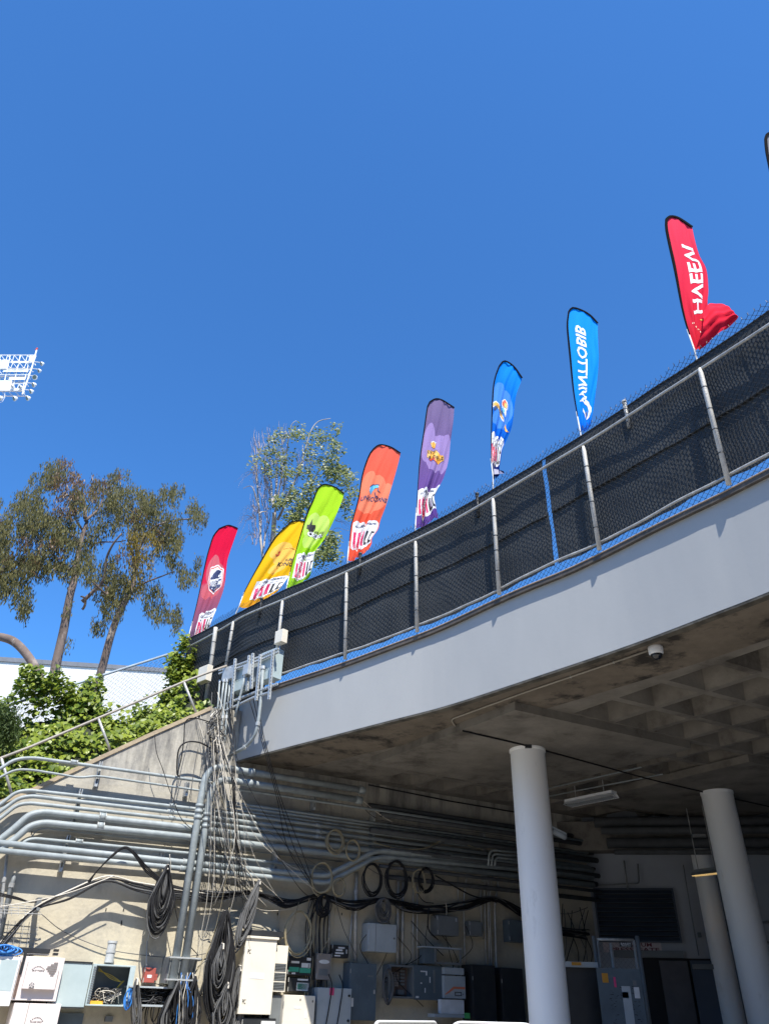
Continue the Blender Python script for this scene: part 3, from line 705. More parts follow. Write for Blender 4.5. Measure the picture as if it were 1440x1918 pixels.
def grow(pr, k, c):
    o = []
    for kind, a, mt, lay in pr:
        g = lambda x, y: (c[0] + (x - c[0]) * k, c[1] + (y - c[1]) * k)
        if kind == 'poly': a = [g(*p) for p in a]
        elif kind == 'disc': q = g(a[0], a[1]); a = (q[0], q[1], a[2] * k, a[3] * k)
        else: p, q = g(a[1], a[2]), g(a[3], a[4]); a = (a[0], p[0], p[1], q[0], q[1], a[5])
        o.append((kind, a, mt, lay))
    return o
# 1 crimson to plum, shield with wave and FREEDOM
sh = [(.34, .60), (.60, .62), (.84, .585), (.84, .50), (.82, .455), (.62, .405), (.40, .445), (.34, .50)]
def inset(P, k): cx = sum(p[0] for p in P) / len(P); cy = sum(p[1] for p in P) / len(P); return [(cx + (x - cx) * k, cy + (y - cy) * k) for x, y in P]
pr = [('poly', sh, WPRT, 0), ('poly', inset(sh, .92), REDP, 1), ('poly', inset(sh, .84), WPRT, 2), ('poly', [(.40, .50), (.78, .515), (.79, .455), (.60, .425), (.42, .455)], NAVY, 3),
      ('poly', [(.40, .525), (.47, .555), (.57, .58), (.68, .585), (.76, .565), (.70, .56), (.64, .535), (.78, .53), (.42, .515)], NAVY, 3), ('text', ('FREEDOM', .40, .468, .78, .502, 'h'), WPRT, 4)] + \
     [('poly', star(.50 + .08 * k, .452 - .006 * (k % 2), .025, .007), WPRT, 4) for k in range(3)]
pr = grow(pr, 1.22, (.60, .52)) + sponsor(.22, .0, 1.0, .235, .0)
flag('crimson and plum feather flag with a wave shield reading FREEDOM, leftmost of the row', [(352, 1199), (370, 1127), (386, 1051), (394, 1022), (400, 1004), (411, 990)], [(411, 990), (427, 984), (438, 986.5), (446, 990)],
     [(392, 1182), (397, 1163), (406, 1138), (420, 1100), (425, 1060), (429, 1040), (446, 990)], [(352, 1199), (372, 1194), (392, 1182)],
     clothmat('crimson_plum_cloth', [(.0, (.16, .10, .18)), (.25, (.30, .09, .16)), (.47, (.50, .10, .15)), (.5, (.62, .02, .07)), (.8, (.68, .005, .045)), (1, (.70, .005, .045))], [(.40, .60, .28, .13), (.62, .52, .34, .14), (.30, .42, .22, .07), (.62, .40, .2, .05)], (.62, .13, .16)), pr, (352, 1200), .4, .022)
# 2 yellow SUPER KINGS
pr = [('text', ('SUPER', .66, .50, .92, .55, 'tilt'), BLK, 1), ('text', ('KINGS', .52, .445, 1.02, .505, 'tilt'), BLK, 1), ('poly', [(.36, .62), (.42, .64), (.44, .60), (.40, .575), (.34, .585), (.33, .60), (.39, .595), (.40, .61)], REDP, 1),
      ('poly', [(.46, .665), (.62, .68), (.75, .67), (.78, .655), (.62, .668), (.48, .655)], mat('faint_orange_print', (.85, .40, .03), None, 5, .6), 1)] + sponsor(.18, .06, 1.0, .31, -.01)
flag('golden yellow feather flag reading SUPER KINGS, tilted hard right behind the lime flag', [(447.6, 1137), (458, 1108), (486, 1056), (513, 1010), (535, 987)], [(535, 987), (547, 978), (567, 976), (588, 984)],
     [(516, 1112), (526, 1101), (546, 1071), (570, 1030), (584, 1002), (588, 984)], [(447.6, 1137), (465, 1138), (486, 1127), (516, 1112)],
     clothmat('yellow_cloth', [(0, (.80, .36, .01)), (.4, (.85, .46, .01)), (1, (.90, .50, .01))], [(.42, .64, .28, .10), (.62, .56, .3, .1), (.55, .42, .22, .07)], (.92, .52, .10)), pr, (433, 1169), 1.3, .022, rot=.2)
# 3 lime, ORCAS
pr = [('poly', [(.22, .60), (.26, .66), (.30, .605), (.42, .615), (.46, .575), (.40, .545), (.30, .535), (.24, .56), (.16, .565), (.14, .60)], BLK, 1), ('disc', (.36, .525, .12, .022), WPRT, 1), ('disc', (.36, .525, .05, .01), BLK, 2),
      ('disc', (.66, .50, .22, .022), WPRT, 1), ('text', ('SEATTLE', .48, .525, .86, .548, 'h'), BLK, 2), ('text', ('ORCAS', .48, .487, .86, .515, 'h'), NAVY, 2)] + sponsor(.12, .075, 1.0, .34, -.01)
flag('lime green feather flag reading ORCAS in front of the leafy branches', [(535.5, 1106), (546, 1062), (556, 1026), (574, 966), (586.7, 936.5), (594.3, 917), (602, 909)], [(602, 909), (611, 907.5), (629.5, 913.6), (644.7, 925)],
     [(574, 1085), (581, 1077), (587, 1056), (591, 1033), (602, 1017), (620, 985), (634, 956), (644.7, 925)], [(535.5, 1106), (548, 1102), (560, 1097), (574, 1085)],
     clothmat('lime_cloth', [(0, (.30, .58, .02)), (.5, (.36, .66, .02)), (1, (.40, .68, .02))], [(.30, .60, .25, .12), (.62, .58, .34, .14), (.45, .46, .3, .08)], (.52, .74, .14)), pr, (531, 1128), 2.2, .024)
# 4 coral, UNICORNS
pr = [('poly', [(.34, .62), (.42, .645), (.58, .65), (.60, .63), (.48, .62), (.42, .595), (.40, .565), (.34, .585)], SKYB, 1), ('poly', [(.33, .62), (.42, .652), (.60, .657), (.61, .651), (.42, .645), (.345, .615)], NAVY, 2),
      ('poly', [(.60, .63), (.62, .60), (.74, .595), (.62, .592), (.58, .60), (.585, .63)], NAVY, 2), ('poly', [(.50, .585), (.56, .545), (.68, .545), (.66, .57), (.67, .553), (.575, .553), (.52, .59)], NAVY, 2),
      ('text', ('UNICORNS', .10, .515, .99, .565, 'tilt'), NAVY, 1)] + sponsor(.06, .075, .97, .34, -.02)
flag('coral red feather flag reading UNICORNS with a blue crest', [(650.8, 1050), (656.7, 990), (661.7, 970), (671.7, 932), (678.4, 890), (690, 855), (698.4, 842)], [(698.4, 842), (706.7, 835), (716.7, 833.4), (733.4, 838.4), (750, 849)],
     [(690, 1032), (696, 1020), (697, 1008), (708, 990), (712, 974), (722, 948.5), (732, 917), (742, 882), (750, 849)], [(650.8, 1050), (661, 1049), (675, 1040), (690, 1032)],
     clothmat('coral_cloth', [(0, (.80, .10, .05)), (.5, (.84, .12, .06)), (1, (.88, .13, .08))], [(.26, .64, .24, .13), (.55, .60, .3, .14), (.88, .58, .2, .11), (.5, .48, .45, .08)], (.88, .24, .13)), pr, (651, 1074), .9, .028)
# 5 purple
pr = [('poly', [(.24, .70), (.30, .66), (.42, .675), (.52, .66), (.50, .62), (.56, .60), (.70, .575), (.84, .56), (.86, .52), (.72, .485), (.56, .49), (.46, .53), (.30, .525), (.22, .56), (.20, .61), (.34, .62), (.30, .66)], WPRT, 0),
      ('poly', [(.27, .685), (.32, .655), (.42, .667), (.49, .655), (.47, .618), (.36, .625), (.31, .655)], GOLD, 1), ('poly', [(.23, .60), (.54, .592), (.82, .55), (.83, .52), (.70, .497), (.52, .505), (.44, .54), (.25, .545)], GOLD, 1),
      ('poly', [(.30, .53), (.46, .545), (.55, .51), (.60, .495), (.44, .52)], REDP, 2), ('text', ('KNIGHT', .25, .572, .55, .60, 'h'), BLK, 2), ('text', ('RIDERS', .30, .53, .80, .565, 'tilt'), BLK, 2)] + sponsor(.03, .07, 1.0, .31, -.02)
flag('purple feather flag with a gold and orange cricket crest', [(777.6, 991), (780, 948.5), (783.5, 890), (786.8, 853), (793.5, 807), (800, 762), (804.3, 753.3)], [(804.3, 753.3), (815, 747.5), (828.5, 750), (850.5, 764)],
     [(821, 966), (817, 947), (813.5, 932), (817, 923), (830, 898.5), (840, 860), (843.5, 827), (848.5, 790), (850.5, 764)], [(777.6, 991), (786.8, 987), (806.8, 977), (821, 966)],
     clothmat('purple_cloth', [(0, (.13, .06, .29)), (.35, (.16, .085, .30)), (.6, (.17, .11, .27)), (1, (.20, .145, .27))], [(.22, .66, .22, .15), (.6, .58, .42, .15), (.85, .58, .22, .17)], (.36, .25, .50)), pr, (777, 1014), 3.0, .032)
# 6 royal blue
pr = [('poly', [(.06, .665), (.20, .655), (.36, .60), (.52, .555), (.60, .50), (.52, .51), (.34, .56), (.16, .615), (.05, .62)], WPRT, 0), ('poly', [(.08, .655), (.20, .645), (.38, .588), (.53, .54), (.55, .52), (.34, .568), (.16, .62), (.08, .63)], GOLD, 1),
      ('text', ('NEW YORK', .12, .575, .50, .625, 'tilt'), BLK, 2), ('disc', (.56, .655, .15, .045), WPRT, 0), ('disc', (.56, .660, .11, .032), REDP, 1), ('disc', (.59, .65, .07, .022), GOLD, 2),
      ('poly', [(.44, .63), (.48, .655), (.68, .60), (.62, .55)], WPRT, 0), ('poly', [(.46, .61), (.50, .635), (.57, .60), (.52, .575)], SKYB, 1), ('poly', [(.68, .50), (.72, .46), (.86, .44), (.96, .45), (.84, .425), (.72, .43), (.64, .47)], GOLD, 1)] + sponsor(.0, .12, .95, .40, -.05)
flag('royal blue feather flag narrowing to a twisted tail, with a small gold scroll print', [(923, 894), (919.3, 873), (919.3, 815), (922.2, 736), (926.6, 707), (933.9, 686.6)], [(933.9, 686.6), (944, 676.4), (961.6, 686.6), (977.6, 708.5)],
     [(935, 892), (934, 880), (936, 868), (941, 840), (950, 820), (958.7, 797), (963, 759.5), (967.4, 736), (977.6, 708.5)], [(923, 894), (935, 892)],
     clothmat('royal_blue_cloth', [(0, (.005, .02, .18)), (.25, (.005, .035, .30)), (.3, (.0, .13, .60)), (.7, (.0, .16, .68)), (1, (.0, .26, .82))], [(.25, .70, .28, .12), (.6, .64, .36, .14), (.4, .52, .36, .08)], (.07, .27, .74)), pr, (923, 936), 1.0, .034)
# 7 azure with vertical white wordmark
pr = [('text', ('WINTTOBIB', .26, .21, .58, .865, 'upm'), WPRT, 0), ('poly', [(.52, .26), (.70, .24), (.86, .19), (.88, .145), (.78, .105), (.58, .085), (.56, .095), (.68, .125), (.72, .165), (.62, .205), (.44, .225)], WPRT, 1),
      ('poly', [(.50, .14), (.62, .165), (.60, .12), (.54, .10), (.56, .12)], NAVY, 2), ('poly', [(.36, .18), (.44, .165), (.54, .12), (.52, .10), (.44, .14), (.34, .155)], WPRT, 1)]
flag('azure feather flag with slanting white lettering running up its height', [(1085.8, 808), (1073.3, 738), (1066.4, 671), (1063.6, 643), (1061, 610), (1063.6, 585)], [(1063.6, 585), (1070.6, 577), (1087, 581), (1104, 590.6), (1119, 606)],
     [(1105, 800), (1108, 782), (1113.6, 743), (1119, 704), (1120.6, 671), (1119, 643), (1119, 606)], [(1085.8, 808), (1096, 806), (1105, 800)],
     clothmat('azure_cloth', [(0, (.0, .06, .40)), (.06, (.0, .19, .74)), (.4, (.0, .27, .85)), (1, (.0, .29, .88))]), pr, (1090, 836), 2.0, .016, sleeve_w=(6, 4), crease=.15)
# 8 red with billowing tail
pr = [('text', ('HVEEVI', .42, .26, .82, .80, 'upm'), WPRT, 0), ('poly', [(.66, .215), (.76, .20), (.86, .175), (.88, .195), (.80, .20), (.74, .215)], GOLD, 0)] + \
     [('disc', (.28 + .05 * k, .19 - .012 * k + .01 * (k % 2), .014, .006), LGT, 0) for k in range(8)]
flag('bright red feather flag with white letters and its tail billowing right', [(1299.7, 657), (1279, 593), (1262, 507), (1251, 457), (1245.6, 429), (1245.6, 412)], [(1245.6, 412), (1254, 405.8), (1270.6, 409.4), (1295.6, 426)],
     [(1331, 640), (1326, 618), (1323, 590), (1323, 567), (1326, 540), (1323, 504), (1309, 479), (1301, 454), (1295.6, 426)], [(1299.7, 657), (1316, 650), (1331, 640)],
     clothmat('red_cloth', [(0, (.62, .01, .03)), (.5, (.78, .02, .06)), (1, (.82, .04, .09))]), pr, (1309, 692), 2.6, .016, sleeve_w=(7, 7), crease=.15)
def billow():
    t = bpy.data.objects['feather_flag.007']; a, z = onc((1309, 692), -.12); P0 = cp(a, -.12, 0); nrm = V((0, -1, 0))
    top = smooth2([(1314, 590), (1323, 577), (1336, 573), (1351, 576), (1366, 588), (1376, 604)]); bot = smooth2([(1300, 658), (1318, 647), (1345.6, 629), (1362, 616), (1376, 605)])
    m = MB(); vs = []; nu, nv = 22, 14
    for i in range(nu + 1):
        for j in range(nv + 1):
            u, v = i / nu, j / nv; p = pat(top, u); q = pat(bot, u)
            x = (p[0] * v + q[0] * (1 - v), p[1] * v + q[1] * (1 - v))
            vs.append(onpl(x, P0, nrm) + nrm * (.05 + .13 * sin(pi * v) * (1 - .5 * u) + .022 * sin(14 * u + 6 * v) + .014 * sin(23 * v - 9 * u)))
    m.add(vs, [(i * (nv + 1) + j, (i + 1) * (nv + 1) + j, (i + 1) * (nv + 1) + j + 1, i * (nv + 1) + j + 1) for i in range(nu) for j in range(nv)])
    m.build('flag_tail', bpy.data.materials['red_cloth'] if False else mat('red_tail_cloth', (.72, .012, .04), (.66, .01, .035), 5, .85, spec=.1), t, smooth=True)
    t = bpy.data.objects['feather_flag.005']; a, z = onc((923, 936), -.12); P0 = cp(a, -.12, 0)
    m = MB(); m.add([onpl(p, P0, nrm) + nrm * (.03 + .02 * (k % 2)) for k, p in enumerate(((924, 880), (924, 892), (933, 882), (934, 891), (944, 889), (942, 886)))], [(0, 2, 3, 1), (2, 5, 4, 3)])
    m.build('flag_tail', mat('dark_blue_tail', (.01, .03, .17), None, 5, .5), t)
billow()
# 9 only its top edge shows at the right of the frame
flag('grey feather flag at far right, only its curved top edge showing', [(1490, 560), (1462, 430), (1440, 320), (1433, 285), (1431, 262)], [(1431, 262), (1434, 253), (1446, 250), (1470, 262)],
     [(1530, 545), (1520, 480), (1500, 380), (1480, 310), (1470, 262)], [(1490, 560), (1530, 545)], clothmat('grey_cloth', [(0, (.12, .12, .13)), (1, (.22, .22, .23))]), [], (1500, 590), 1.7, .02, sleeve_w=(7, 7))

# ------------------------------------------------------------------ white stadium building beyond the ivy
bl = thing('stadium_building', 'long white windowless building behind the trees with a dark roof edge', 'building', W((150, 1350), -40))
q0, q1 = W((-260, 1222), -40), W((345, 1262), -40); qa, qb = sz(q0 + wn * 40), sz(q1 + wn * 40)
def bz(s): return qa[1] + (qb[1] - qa[1]) * (s - qa[0]) / (qb[0] - qa[0])
sA, sB = qa[0] - 8, qb[0] + 4
MB().add([wp(s, z, o) for o in (-40, -52) for s, z in ((sA, 0), (sB, 0), (sB, bz(sB)), (sA, bz(sA)))], [(0, 1, 2, 3), (4, 5, 6, 7), (1, 5, 6, 2), (0, 4, 7, 3), (3, 2, 6, 7)]).build('wall', M['building'], bl)
MB().add([wp(s, z, o) for o in (-39.9, -52.1) for s, z in ((sA, bz(sA)), (sB, bz(sB)), (sB, bz(sB) + .3), (sA, bz(sA) + .3))], [(0, 1, 2, 3), (4, 5, 6, 7), (1, 5, 6, 2), (0, 4, 7, 3), (3, 2, 6, 7), (0, 1, 5, 4)]).build('roof_edge', M['cap'], bl)
m = MB(); m.wbox(sA, sB, bz(sA) * 0 + qa[1] - 3.6, qa[1] - 3.54, -40.0, -39.97); m.build('panel_joint', M['lgrey'], bl)

# ------------------------------------------------------------------ ivy slope
SIL = [(-60, 1310), (0, 1322), (20, 1308), (33, 1262), (63, 1257), (83, 1278), (100, 1263), (113, 1280), (143, 1298), (160, 1280), (180, 1278), (186, 1305), (205, 1338), (233, 1332), (267, 1315), (300, 1318), (318, 1300), (330, 1250), (343, 1225), (352, 1215)]
sil = [sz(W(p, -2.8) + wn * 2.8) for p in SIL]
def silz(s):
    if s <= sil[0][0]: return sil[0][1]
    for i in range(len(sil) - 1):
        if sil[i][0] <= s <= sil[i + 1][0]: return sil[i][1] + (sil[i + 1][1] - sil[i][1]) * (s - sil[i][0]) / (sil[i + 1][0] - sil[i][0])
    return sil[-1][1]
sS0, sS1 = sil[0][0] - 1.5, 0.35
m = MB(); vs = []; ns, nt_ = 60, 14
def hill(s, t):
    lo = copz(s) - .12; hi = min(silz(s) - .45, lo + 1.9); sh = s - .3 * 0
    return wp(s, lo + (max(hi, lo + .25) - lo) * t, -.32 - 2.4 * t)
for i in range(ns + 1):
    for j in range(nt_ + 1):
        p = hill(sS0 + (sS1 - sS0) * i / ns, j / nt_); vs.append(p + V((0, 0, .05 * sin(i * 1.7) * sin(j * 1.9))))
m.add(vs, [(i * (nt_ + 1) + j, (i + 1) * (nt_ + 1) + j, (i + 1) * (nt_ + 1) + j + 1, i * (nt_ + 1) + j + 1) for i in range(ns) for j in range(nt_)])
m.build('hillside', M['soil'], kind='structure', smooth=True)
def leafquad(m, c, nrm, up, w, h, fold=.25):
    nrm = nrm.normalized(); x = nrm.cross(up)
    if x.length < .05: x = nrm.orthogonal()
    x.normalize(); y = x.cross(nrm).normalized() * -1; y = -y
    b = len(m.v)
    m.v += [c - y * h * .5, c - x * w * .5 - y * h * .12 + nrm * fold * w, c + y * h * .5, c + x * w * .5 - y * h * .12 + nrm * fold * w, c - x * w * .3 + y * h * .3 + nrm * fold * w * .6, c + x * w * .3 + y * h * .3 + nrm * fold * w * .6]
    m.f += [(b, b + 3, b + 5, b + 2), (b, b + 2, b + 4, b + 1)]; m.m += [0, 0]
toS = V(TS)
m = MB()
for k in range(11500):
    s = U(sS0, .25); t = U(0, 1.0); p = hill(s, t)
    bump = .16 * sin(s * 4.1 + t * 3) * sin(t * 9 + s) + .12 * sin(s * 9 + t * 14)
    p = p + V((0, 0, .04 + U(-.03, .16) + bump * .8)) + wn * (U(-.08, .14) + bump)
    if (p - CAM).length < .1: continue
    s_, z_ = (p - JW).dot(wd), p.z
    n = (V((0, -.7, .9)) + wn * .4 + V((U(-.8, .8), U(-.8, .8), U(-.6, .8)))).normalized(); w = U(.055, .12)
    leafquad(m, p, n, V((U(-.5, .5), U(-.5, .5), 1)), w, w * 1.1)
# tall mound round the tree foot and vines climbing towards the fence corner
for k in range(4300):
    s = U(sil[0][0], sil[16][0]); hi = silz(s); z = hi - abs(RN.gauss(0, .38)) - .02
    p = wp(s, z, -2.55 + U(-.35, .45)); n = (V((0, -.7, .8)) + V((U(-.8, .8), U(-.8, .8), U(-.6, .8)))).normalized(); w = U(.055, .12)
    if U(0, 1) < .25 and z > hi - .2: continue
    if sz(W((188, 1300), -2.8) + wn * 2.8)[0] < s < sz(W((312, 1300), -2.8) + wn * 2.8)[0] and U(0, 1) < .82 and z > hi - .3: continue
    leafquad(m, p, n, V((U(-.5, .5), U(-.5, .5), 1)), w, w * 1.1)
m.build('ivy_ground_cover', M['ivy'], kind='stuff', label='sunlit green ivy covering the slope above the retaining wall', cat='ivy')
m = MB()
CL = [(345, 1205, 10, 18), (330, 1235, 14, 20), (325, 1265, 14, 22), (345, 1250, 10, 20), (340, 1290, 16, 22), (318, 1310, 20, 20), (350, 1320, 14, 14), (365, 1232, 10, 16), (372, 1220, 8, 8), (360, 1252, 8, 14), (382, 1188, 4, 10), (350, 1345, 16, 10), (372, 1298, 7, 10), (330, 1345, 22, 12), (300, 1345, 25, 15), (378, 1205, 4, 12)]
for (cx, cy, rx, ry) in CL:
    for k in range(int(rx * ry * .75)):
        p = W((cx + RN.gauss(0, .5) * rx, cy + RN.gauss(0, .5) * ry), U(-2.75, -2.3)); w = U(.05, .11)
        leafquad(m, p, V((0, -.7, .7)) + V((U(-.8, .8), U(-.8, .8), U(-.5, .8))), V((U(-.5, .5), U(-.5, .5), 1)), w, w * 1.15)
m.build('climbing_ivy', M['ivy'], kind=None, label='leafy ivy vine climbing the left end of the black screened fence', cat='vine')
m = MB()
for k in range(3800):
    cx, cy = RN.gauss(8, 17), RN.gauss(1362, 20)
    if cx > 42: continue
    p = W((cx, cy), U(-1.2, -.5)); n = V((U(-1, 1), U(-1, 1), U(-1, 1)))
    leafquad(m, p, n, V((U(-.7, .7), U(-.7, .7), 1)), U(.012, .022), U(.06, .1), .1)
m.tube([W((5, 1420), -.9), W((8, 1360), -.9)], .02, 6)
m.build('shrub', M['shrub'], label='dark fine-leaved shrub at the left edge in front of the ivy', cat='shrub')

# ------------------------------------------------------------------ trees
def tpath(pts, y): return [DP(p, y) for p in pts]
def crown(m, cl, y, dens, lw, lh, droop=True, spread=1.0):
    for c in cl:
        cx, cy, rx, ry = c[:4]; nl = int(rx * ry * dens)
        for s_ in range(max(1, nl // 14)):
            # little hanging sprays
            a = U(0, 2 * pi); r = sqrt(U(0, 1)); bx, by = cx + cos(a) * r * rx, cy + sin(a) * r * ry; d = y + U(-1, 1) * spread
            if droop and noise.noise(V((bx, by, d * 12)) * .045) < -.2: continue
            o = DP((bx, by), d); L = U(.25, .6) if droop else U(.1, .2)
            for q in range(14):
                if droop:
                    p = o + V((U(-.11, .11), U(-.11, .11), -L * U(-.15, 1))); up = V((U(-.35, .35) + .12, U(-.35, .35), -1)); n = V((U(-1, 1), U(-1, 1), U(-.2, .5)))
                else:
                    p = o + V((U(-.22, .22), U(-.2, .2), U(-.16, .16))); up = V((U(.2, 1), U(-.4, .4), U(-.5, .4))); n = V((U(-.6, .6), -1, U(-.2, 1.2)))
                n.normalize(); x = n.cross(up)
                if x.length < .05: continue
                x.normalize(); yv = up.normalized(); w, h = lw * U(.7, 1.2), lh * U(.7, 1.25); b = len(m.v)
                m.v += [p - yv * h * .5, p + x * w * .5, p + yv * h * .5, p - x * w * .5]; m.f.append((b, b + 1, b + 2, b + 3)); m.m.append(0)
def limbs(m, L, y):
    for pts, r0, r1 in L:
        pp = tpath(smooth2(pts, 5), y); n = len(pp)
        pp = [p + V((0, .5 * sin(i / n * 3 + pts[0][0]), 0)) for i, p in enumerate(pp)]
        m.tube(pp, [r0 + (r1 - r0) * i / (n - 1) for i in range(n)], 8)
YT = 24.0
t1 = thing('eucalyptus_tree', 'eucalyptus with dark straight trunk and wide rusty olive crown, middle one of the three trunks', 'tree', DP((110, 1290), YT), 'eucalyptus trees')
m = MB(); limbs(m, [([(104, 1300), (110, 1262), (128, 1190), (140, 1130), (148, 1100), (150, 1070), (155, 1030), (160, 997), (163, 975)], .17, .06)], YT); m.build('trunk', M['bark'], t1, smooth=True)
m = MB(); limbs(m, [([(146, 1115), (165, 1100), (190, 1082), (200, 1050), (215, 1030), (235, 1012)], .075, .03), ([(190, 1085), (197, 1110), (180, 1100)], .05, .03), ([(155, 1030), (140, 1010), (125, 1000)], .06, .03), ([(160, 1000), (150, 985), (140, 960)], .05, .02), ([(146, 1130), (158, 1120), (160, 1128)], .05, .03),
     ([(163, 975), (150, 930), (130, 890)], .08, .03), ([(150, 1080), (110, 1060), (60, 1050), (10, 1060)], .06, .02), ([(163, 980), (180, 940), (190, 900)], .06, .02), ([(118, 1060), (90, 1030), (60, 990)], .05, .02)], YT); m.build('limbs', M['bark'], t1, smooth=True)
g1 = [(85, 900, 26, 22), (100, 880, 26, 20), (60, 935, 35, 25), (50, 965, 40, 28), (20, 990, 32, 26), (0, 1020, 30, 40), (75, 985, 38, 28), (110, 985, 28, 30), (128, 1000, 26, 32), (30, 1085, 30, 18), (45, 1115, 20, 24), (50, 1140, 12, 14), (5, 1090, 14, 28), (133, 1060, 20, 24), (128, 1130, 9, 12), (160, 1040, 20, 26), (0, 935, 5, 12), (90, 1050, 35, 28), (40, 1050, 36, 28), (-30, 1020, 30, 60), (132, 1200, 5, 6), (150, 935, 20, 24), (170, 1070, 14, 16)]
r1 = [(125, 868, 18, 16), (140, 900, 38, 24), (125, 905, 36, 28), (165, 912, 22, 24), (65, 1010, 34, 18), (45, 1045, 40, 16), (110, 1025, 30, 20), (-5, 980, 14, 14), (130, 940, 38, 20)]
m = MB(); crown(m, g1, YT, 1.9, .04, .17, spread=1.6); m.build('crown', M['euc'], t1, kind='stuff')
m = MB(); crown(m, r1, YT - .3, .7, .042, .17, spread=1.2); m.build('rusty_foliage', M['eucr'], t1, kind='stuff')
t2 = thing('eucalyptus_tree', 'eucalyptus leaning right with golden brown leaf clumps, right one of the three trunks', 'tree', DP((170, 1330), YT + 1.5), 'eucalyptus trees')
y2 = YT + 1.5
m = MB(); limbs(m, [([(160, 1340), (175, 1310), (195, 1262), (216, 1195), (235, 1150), (250, 1122), (258, 1080), (262, 1050)], .175, .07)], y2); m.build('trunk', M['bark'], t2, smooth=True)
m = MB(); limbs(m, [([(255, 1115), (275, 1105), (300, 1090), (325, 1068)], .05, .02), ([(258, 1080), (245, 1040), (240, 1010)], .06, .03), ([(175, 1035), (190, 1010), (230, 1000)], .04, .02), ([(262, 1050), (290, 1000), (330, 975), (365, 960)], .06, .02), ([(262, 1050), (255, 990), (240, 930)], .06, .02)], y2); m.build('limbs', M['bark'], t2, smooth=True)
g2 = [(190, 925, 26, 28), (225, 900, 22, 24), (240, 935, 36, 30), (212, 960, 32, 32), (278, 935, 24, 22), (290, 950, 22, 20), (318, 925, 20, 18), (332, 918, 14, 12), (368, 945, 16, 16), (372, 968, 17, 16), (322, 965, 22, 16), (300, 985, 34, 26), (315, 1020, 24, 24), (330, 1005, 16, 22), (250, 1085, 26, 26), (222, 1095, 26, 24), (196, 1100, 24, 24), (212, 1135, 22, 22), (185, 1165, 12, 14), (335, 1052, 20, 10), (348, 1075, 14, 16), (290, 1100, 16, 10), (290, 1125, 22, 16), (325, 1140, 16, 14), (332, 1160, 10, 12), (376, 1050, 12, 10), (365, 1075, 8, 8), (180, 1000, 20, 30), (270, 975, 30, 26), (300, 1150, 14, 8), (205, 1060, 20, 22)]
r2 = [(232, 888, 12, 14), (200, 905, 18, 16), (260, 970, 20, 20), (245, 1040, 28, 16), (300, 1000, 20, 16)]
yy = [(262, 1000, 26, 22), (285, 1025, 20, 22), (250, 1020, 26, 30), (262, 1060, 28, 26), (258, 1090, 22, 18)]
m = MB(); crown(m, g2, y2, 1.9, .04, .17, spread=1.6); m.build('crown', M['euc'], t2, kind='stuff')
m = MB(); crown(m, r2, y2 - .3, 1.1, .042, .17); m.build('rusty_foliage', M['eucr'], t2, kind='stuff')
m = MB(); crown(m, yy, y2 - 1.2, .9, .04, .15); m.build('golden_foliage', M['eucy'], t2, kind='stuff')
y3 = YT - 1
t3 = thing('eucalyptus_tree', 'bare curved eucalyptus trunk arching in from the left edge above the ivy', 'tree', DP((82, 1290), y3), 'eucalyptus trees')
m = MB(); limbs(m, [([(92, 1310), (80, 1268), (62, 1238), (38, 1213), (10, 1200), (-30, 1190), (-80, 1150), (-120, 1080)], .15, .12)], y3); m.build('trunk', M['bark'], t3, smooth=True)
m = MB(); crown(m, [(-120, 1060, 50, 50)], y3, .5, .034, .17); m.build('crown', M['euc'], t3, kind='stuff')

def Z(x, y): return (420 + x / 5.54, 780 + y / 5.54)
y4 = 21.0
t4 = thing('broadleaf_tree', 'half bare tree with pale trunk and windblown leaf tufts behind the yellow and lime flags', 'tree', DP(Z(430, 1700), y4))
t4['category'] = 'tree'
m = MB(); limbs(m, [([Z(390, 1900), Z(430, 1600), Z(470, 1380), Z(500, 1180), Z(522, 1000)], .14, .07)], y4); m.build('trunk', M['pbark'], t4, smooth=True)
m = MB(); limbs(m, [([Z(522, 1000), Z(500, 860), Z(480, 650), Z(430, 520), Z(400, 400)], .045, .015), ([Z(540, 1010), Z(600, 930), Z(650, 840), Z(760, 650), Z(830, 480), Z(900, 260), Z(980, 150), Z(1110, 105)], .05, .012), ([Z(528, 980), Z(555, 700), Z(600, 420), Z(590, 180)], .04, .012),
     ([Z(524, 960), Z(540, 650), Z(520, 300), Z(480, 120)], .035, .01), ([Z(610, 700), Z(650, 400), Z(700, 200), Z(760, 130)], .03, .01), ([Z(640, 1120), Z(720, 980), Z(800, 890), Z(900, 740), Z(1000, 600), Z(1150, 520)], .035, .012), ([Z(760, 640), Z(880, 500), Z(990, 450)], .025, .01),
     ([Z(420, 1800), Z(405, 1500), Z(372, 1250), Z(352, 950), Z(330, 700), Z(322, 420), Z(378, 240)], .05, .015), ([Z(372, 1000), Z(330, 860), Z(290, 800), Z(200, 760)], .025, .008), ([Z(380, 1100), Z(430, 1000), Z(440, 860)], .025, .008), ([Z(420, 1400), Z(420, 1150), Z(470, 950)], .03, .008),
     ([Z(600, 1500), Z(640, 1150), Z(680, 1020)], .03, .015), ([Z(500, 800), Z(430, 660), Z(380, 560)], .02, .008), ([Z(830, 480), Z(820, 350), Z(810, 230)], .015, .006), ([Z(980, 1300), Z(1060, 1200), Z(1150, 1080), Z(1300, 1160)], .012, .006)], y4)
m.build('limbs', M['pbark'], t4, smooth=True)
m = MB()
